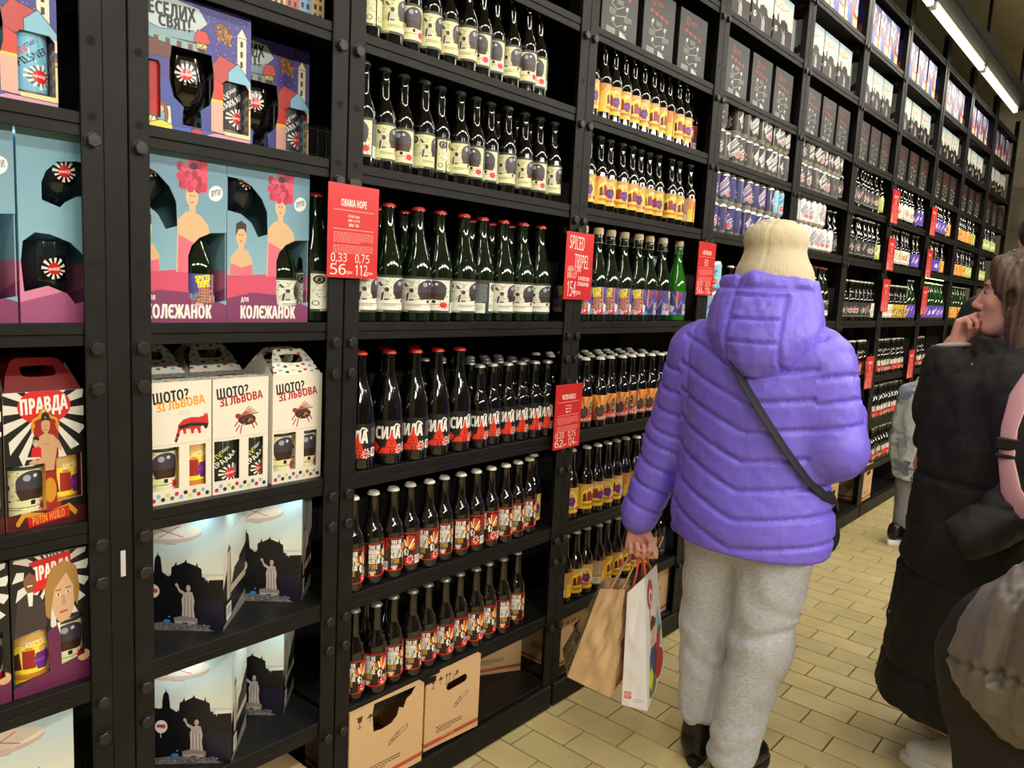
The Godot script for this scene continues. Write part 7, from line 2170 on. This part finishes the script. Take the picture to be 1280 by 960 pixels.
func satin_jacket() -> void:
	var o := thing("draped_jacket", "grey brown satin jacket hanging at the right photo edge over a dark lining", "jacket", Vector3(1.28, 0.6, -2.0))
	var F := Field.new(Vector3(0.98, 0.02, -2.2), Vector3(1.62, 0.92, -1.76), 0.009)
	F.stack([[0.06, 1.36, -2.04, 0.13, 0.06], [0.25, 1.32, -2.04, 0.17, 0.07], [0.42, 1.31, -2.04, 0.215, 0.085], [0.57, 1.31, -2.04, 0.245, 0.095], [0.68, 1.32, -2.04, 0.22, 0.095], [0.79, 1.35, -2.04, 0.15, 0.085], [0.85, 1.4, -2.04, 0.08, 0.06]], 0.01)
	at_person(o, F.mesh(func(p: Vector3, _n: Vector3) -> float: return cloth(p, 6.0, 0.015), M.lining_dark), "lining")
	F = Field.new(Vector3(1.02, 0.38, -2.42), Vector3(1.62, 1.06, -1.72), 0.0068)
	F.stack([[0.43, 1.33, -1.97, 0.1, 0.06], [0.5, 1.32, -1.965, 0.165, 0.085], [0.565, 1.315, -1.96, 0.2, 0.1], [0.66, 1.32, -1.96, 0.2, 0.11], [0.76, 1.335, -1.96, 0.175, 0.105], [0.84, 1.36, -1.97, 0.125, 0.085], [0.88, 1.39, -1.98, 0.07, 0.05]], 0.01)
	F.ball(Vector3(1.36, 0.66, -1.91), Vector3(0.12, 0.15, 0.1), 0.03)
	F.cap(Vector3(1.27, 0.93, -2.29), Vector3(1.39, 0.83, -2.0), 0.088, 0.1, 0.04); F.cap(Vector3(1.42, 0.86, -2.2), Vector3(1.44, 0.6, -2.0), 0.1, 0.11, 0.05)
	var fold := func(p: Vector3, n: Vector3) -> float:
		var r := cloth(p * Vector3(1.5, 0.45, 1), 9.0, 0.02) + cloth(p * Vector3(1.5, 0.5, 1), 22.0, 0.003)
		var ys := 0.585 + 0.03 * sin((p.x - 1.1) * 6.0)
		r -= 0.011 * exp(-pow((p.y - ys) / 0.007, 2.0))
		r += 0.006 * exp(-pow((p.y - ys) / 0.02, 2.0)) * sin(p.x * 210.0)
		r -= 0.024 * exp(-pow((p.x - 1.215 - (p.y - 0.6) * 0.08) / 0.012, 2.0)) * (1.0 if p.y > 0.58 and n.z > 0.0 else 0.0)
		return r
	at_person(o, F.mesh(fold, M.satin_brown), "satin_shell")

# ------------------------------------------------------------------ man behind her, mostly hidden, and the child
func person_behind() -> void:
	var o := thing("person", "dark haired man hidden behind the woman in black, only ear and hand showing", "person", Vector3(1.02, 0, -3.32))
	var hd := Vector3(1.03, 1.615, -3.32)
	var F := Field.new(Vector3(0.6, 0.0, -3.6), Vector3(1.35, 1.8, -3.02), 0.011)
	F.stack([[0.8, 1.03, -3.32, 0.15, 0.11], [1.1, 1.03, -3.32, 0.16, 0.11], [1.35, 1.03, -3.32, 0.17, 0.11], [1.45, 1.03, -3.32, 0.09, 0.08]], 0.02)
	for s in [-1.0, 1.0]:
		F.cap(Vector3(1.03 + s * 0.09, 0.82, -3.32), Vector3(1.03 + s * 0.1, 0.45, -3.32), 0.09, 0.06, 0.03); F.cap(Vector3(1.03 + s * 0.1, 0.45, -3.32), Vector3(1.03 + s * 0.1, 0.06, -3.32), 0.056, 0.04, 0.02)
	var la := [Vector3(0.87, 1.36, -3.32), Vector3(0.79, 1.08, -3.3), Vector3(0.735, 0.86, -3.3)]
	F.cap(la[0], la[1], 0.055, 0.045, 0.03); F.cap(la[1], la[2], 0.044, 0.03, 0.02)
	head(F, hd, Vector3(-0.5, 0, -1), Vector3.UP, 1.05)
	at_person(o, F.mesh(null, M.skin), "body")
	F = Field.new(Vector3(0.88, 1.53, -3.47), Vector3(1.18, 1.77, -3.17), 0.006)
	F.ball(hd + Vector3(0.008, 0.045, 0.02), Vector3(0.092, 0.09, 0.108), 0.01)
	F.carve(hd + Vector3(-0.06, -0.04, -0.1), Vector3(0.1, 0.1, 0.09), 0.01); F.carve(hd + Vector3(-0.09, -0.01, 0.0), Vector3(0.028, 0.035, 0.03), 0.01)
	at_person(o, F.mesh(func(p: Vector3, _n: Vector3) -> float: return cloth(p, 60.0, 0.003), M.hair_dark), "hair")
	var H := Field.new(Vector3(0.62, 0.64, -3.42), Vector3(0.86, 0.96, -3.18), 0.004)
	hand(H, la[2] + Vector3(-0.003, -0.02, 0), Vector3(-0.1, -1, 0.0), Vector3(0.6, 0, -0.8), true, [0.35, 0.4, 0.45, 0.5], 0.5, 1.05)
	at_person(o, H.mesh(null, M.skin), "lowered_hand")
	F = Field.new(Vector3(0.62, 0.55, -3.58), Vector3(1.36, 1.56, -3.06), 0.012)
	F.stack([[0.62, 1.04, -3.32, 0.2, 0.15], [0.9, 1.04, -3.32, 0.2, 0.15], [1.2, 1.04, -3.32, 0.21, 0.15], [1.38, 1.035, -3.32, 0.17, 0.13], [1.47, 1.03, -3.32, 0.1, 0.1]], 0.02)
	F.cap(la[0], la[1], 0.08, 0.07, 0.04); F.cap(la[1], la[2] + Vector3(0, 0.01, 0), 0.07, 0.055, 0.03)
	F.cap(Vector3(1.19, 1.36, -3.32), Vector3(1.26, 1.08, -3.3), 0.08, 0.07, 0.04); F.cap(Vector3(1.26, 1.08, -3.3), Vector3(1.24, 0.86, -3.3), 0.07, 0.055, 0.03)
	at_person(o, F.mesh(func(p: Vector3, _n: Vector3) -> float: return cloth(p, 9.0, 0.01), M.coat_black), "jacket")
	F = Field.new(Vector3(0.8, 0.05, -3.5), Vector3(1.28, 0.9, -3.14), 0.013)
	for s in [-1.0, 1.0]: F.cap(Vector3(1.03 + s * 0.09, 0.8, -3.32), Vector3(1.03 + s * 0.1, 0.11, -3.32), 0.105, 0.07, 0.03)
	at_person(o, F.mesh(null, mat("trouser_dark", Color(0.1, 0.09, 0.085), 0.85)), "trousers")
	for s in [-1.0, 1.0]: sneaker(o, Vector3(1.03 + s * 0.1 - 0.02, 0, -3.36), Vector3(-0.5, 0, -1), M.boot_black)

func child() -> void:
	var o := thing("person", "child in blue and white camouflage jacket and grey trousers, half hidden by black coat", "person", Vector3(0.38, 0, -4.82))
	var hd := Vector3(0.455, 1.06, -4.82)
	var la := [Vector3(0.3, 0.88, -4.82), Vector3(0.27, 0.62, -4.83), Vector3(0.295, 0.42, -4.8)]
	var F := Field.new(Vector3(0.15, 0, -5.05), Vector3(0.66, 1.26, -4.6), 0.011)
	F.stack([[0.45, 0.39, -4.82, 0.1, 0.08], [0.7, 0.39, -4.82, 0.1, 0.08], [0.88, 0.39, -4.82, 0.11, 0.08], [0.95, 0.39, -4.82, 0.06, 0.05]], 0.02)
	for s in [-1.0, 1.0]: F.cap(Vector3(0.39 + s * 0.05, 0.48, -4.82), Vector3(0.39 + s * 0.055, 0.05, -4.82), 0.06, 0.03, 0.02)
	F.cap(la[0], la[1], 0.04, 0.033, 0.02); F.cap(la[1], la[2], 0.033, 0.024, 0.02)
	head(F, hd, Vector3(0.6, 0, -1), Vector3.UP, 0.86)
	at_person(o, F.mesh(null, M.skin), "body")
	F = Field.new(Vector3(0.3, 0.96, -4.96), Vector3(0.62, 1.2, -4.66), 0.007)
	F.ball(hd + Vector3(0, 0.04, 0.012), Vector3(0.078, 0.075, 0.09), 0.01)
	F.carve(hd + Vector3(0.05, -0.04, -0.09), Vector3(0.08, 0.08, 0.07), 0.01)
	at_person(o, F.mesh(func(p: Vector3, _n: Vector3) -> float: return cloth(p, 60.0, 0.003), M.hair_brown), "hair")
	var H := Field.new(Vector3(0.2, 0.26, -4.9), Vector3(0.4, 0.5, -4.7), 0.004)
	hand(H, la[2] + Vector3(0, -0.01, 0), Vector3(0.1, -1, 0), Vector3(0.7, 0, -0.6), true, [0.5, 0.55, 0.6, 0.6], 0.4, 0.72)
	at_person(o, H.mesh(null, M.skin), "small_hand")
	F = Field.new(Vector3(0.15, 0.34, -5.04), Vector3(0.66, 1.06, -4.6), 0.009)
	F.stack([[0.39, 0.395, -4.82, 0.125, 0.11], [0.55, 0.395, -4.82, 0.13, 0.115], [0.75, 0.395, -4.82, 0.13, 0.115], [0.9, 0.395, -4.82, 0.11, 0.1], [0.98, 0.395, -4.82, 0.065, 0.065]], 0.02)
	F.cap(la[0], la[1], 0.062, 0.058, 0.03); F.cap(la[1], la[2] + Vector3(0, 0.02, 0), 0.058, 0.044, 0.02)
	F.cap(Vector3(0.49, 0.88, -4.82), Vector3(0.53, 0.62, -4.82), 0.06, 0.055, 0.03); F.cap(Vector3(0.53, 0.62, -4.82), Vector3(0.51, 0.44, -4.82), 0.055, 0.044, 0.02)
	var cm := tri_mat("camo", T.camo, 1.5, 0.8)
	at_person(o, F.mesh(func(p: Vector3, _n: Vector3) -> float: return cloth(p, 14.0, 0.008), cm), "jacket")
	F = Field.new(Vector3(0.26, 0.06, -4.98), Vector3(0.54, 0.5, -4.66), 0.009)
	for s in [-1.0, 1.0]: F.cap(Vector3(0.395 + s * 0.05, 0.45, -4.82), Vector3(0.395 + s * 0.055, 0.12, -4.82), 0.07, 0.052, 0.02)
	at_person(o, F.mesh(func(p: Vector3, _n: Vector3) -> float: return cloth(p, 16.0, 0.006), M.trouser_grey), "trousers")
	for s in [-1.0, 1.0]: sneaker(o, Vector3(0.395 + s * 0.055 + 0.01, 0, -4.84), Vector3(0.4, 0, -1), M.boot_black)

# ------------------------------------------------------------------ shopping bags in her hand
func bag_mesh(lo: Array, hi: Array, faces: Array, amp: float, edge_open := true) -> ArrayMesh:
	# four walls between a lower and an upper ring of four corners, creased, plus the foot
	var am := ArrayMesh.new()
	for f in 4:
		var b := MB.new()
		var a: Vector3 = lo[f]
		var c: Vector3 = lo[(f + 1) % 4]
		var d: Vector3 = hi[f]
		var e: Vector3 = hi[(f + 1) % 4]
		var nn := (c - a).cross(d - a).normalized()
		var N := 16
		for j in N + 1:
			for i in N + 1:
				var u := float(i) / N
				var v := float(j) / N
				var p := a.lerp(c, u).lerp(d.lerp(e, u), v)
				var k := sin(PI * u) * (0.35 + 0.65 * sin(PI * clampf(v, 0.0, 1.0)))
				p += nn * k * amp * (crease.get_noise_3d(p.x * 22.0, p.y * 14.0, p.z * 22.0) + 0.5 * absf(crease.get_noise_3d(p.x * 40.0, p.y * 40.0, 7.0 + p.z * 30.0)))
				b.vert(p, nn, Vector2(u, 1.0 - v))
		for j in N:
			for i in N:
				var q := j * (N + 1) + i
				b.tri(q, q + 1, q + N + 2); b.tri(q, q + N + 2, q + N + 1)
		var nv := Field.normals(b.v, b.ix)
		b.n = nv
		b.surface(am, faces[f])
	var b := MB.new()
	b.quad(lo[3], lo[2], lo[1], lo[0])
	b.surface(am, faces[1])
	return am

func build_bags() -> void:
	var grip := Vector3(0.262, 0.61, -1.985)
	var o := thing("paper_bag", "brown kraft paper bag with dark floral gusset carried in the woman's hand", "bag", Vector3(0.2, 0.2, -1.92))
	var lo := [Vector3(0.153, 0.212, -1.80), Vector3(0.295, 0.195, -1.82), Vector3(0.243, 0.18, -1.98), Vector3(0.036, 0.215, -1.93)]
	var hi := [Vector3(0.184, 0.473, -1.90), Vector3(0.265, 0.493, -1.91), Vector3(0.24, 0.5, -1.98), Vector3(0.153, 0.483, -1.97)]
	var am := bag_mesh(lo, hi, [M.kraft, M.kraft, M.kraft, tmat("bag_pattern", T.bag_pattern, 0.8)], 0.026)
	at_person(o, am, "bag_body")
	for s in [[hi[0], hi[1]], [hi[3], hi[2]]]:
		var b := MB.new()
		var a: Vector3 = s[0].lerp(s[1], 0.25) - Vector3(0, 0.03, 0)
		var c: Vector3 = s[0].lerp(s[1], 0.75) - Vector3(0, 0.03, 0)
		b.tube([a, a.lerp(grip, 0.55) + Vector3(-0.008, 0, 0), grip + Vector3(-0.012, 0, 0.0), grip + Vector3(0.012, 0, 0), c.lerp(grip, 0.55) + Vector3(0.006, 0, 0), c], [0.0032, 0.0032, 0.0032, 0.0032, 0.0032, 0.0032], 7)
		var h := obj("cord_handle", b, M.cord_beige, o)
		h.position = -o.position
	o = thing("paper_bag", "white paper bag printed with red flowers and girl, orange cord handles", "bag", Vector3(0.34, 0.17, -1.98))
	lo = [Vector3(0.313, 0.165, -1.86), Vector3(0.388, 0.168, -1.88), Vector3(0.30, 0.187, -2.13), Vector3(0.225, 0.184, -2.11)]
	hi = [Vector3(0.278, 0.488, -1.905), Vector3(0.318, 0.543, -1.93), Vector3(0.288, 0.545, -2.05), Vector3(0.262, 0.5, -2.04)]
	am = bag_mesh(lo, hi, [tmat("bag_side", T.bag_side, 0.6), tmat("bag_white", T.bag_white, 0.6), tmat("bag_side", T.bag_side, 0.6), tmat("bag_white", T.bag_white, 0.6)], 0.008)
	at_person(o, am, "bag_body")
	for s in [[hi[1], hi[2]], [hi[0], hi[3]]]:
		var b := MB.new()
		var a: Vector3 = s[0].lerp(s[1], 0.2) - Vector3(0, 0.03, 0)
		var c: Vector3 = s[0].lerp(s[1], 0.8) - Vector3(0, 0.03, 0)
		var g: Vector3 = grip + Vector3(0.008, -0.004, 0)
		b.tube([a, a.lerp(g, 0.6), g + Vector3(0, 0, 0.012), g + Vector3(0, 0, -0.012), c.lerp(g, 0.6), c], [0.0036, 0.0036, 0.0036, 0.0036, 0.0036, 0.0036], 7)
		var h := obj("cord_handle", b, M.cord_orange, o)
		h.position = -o.position
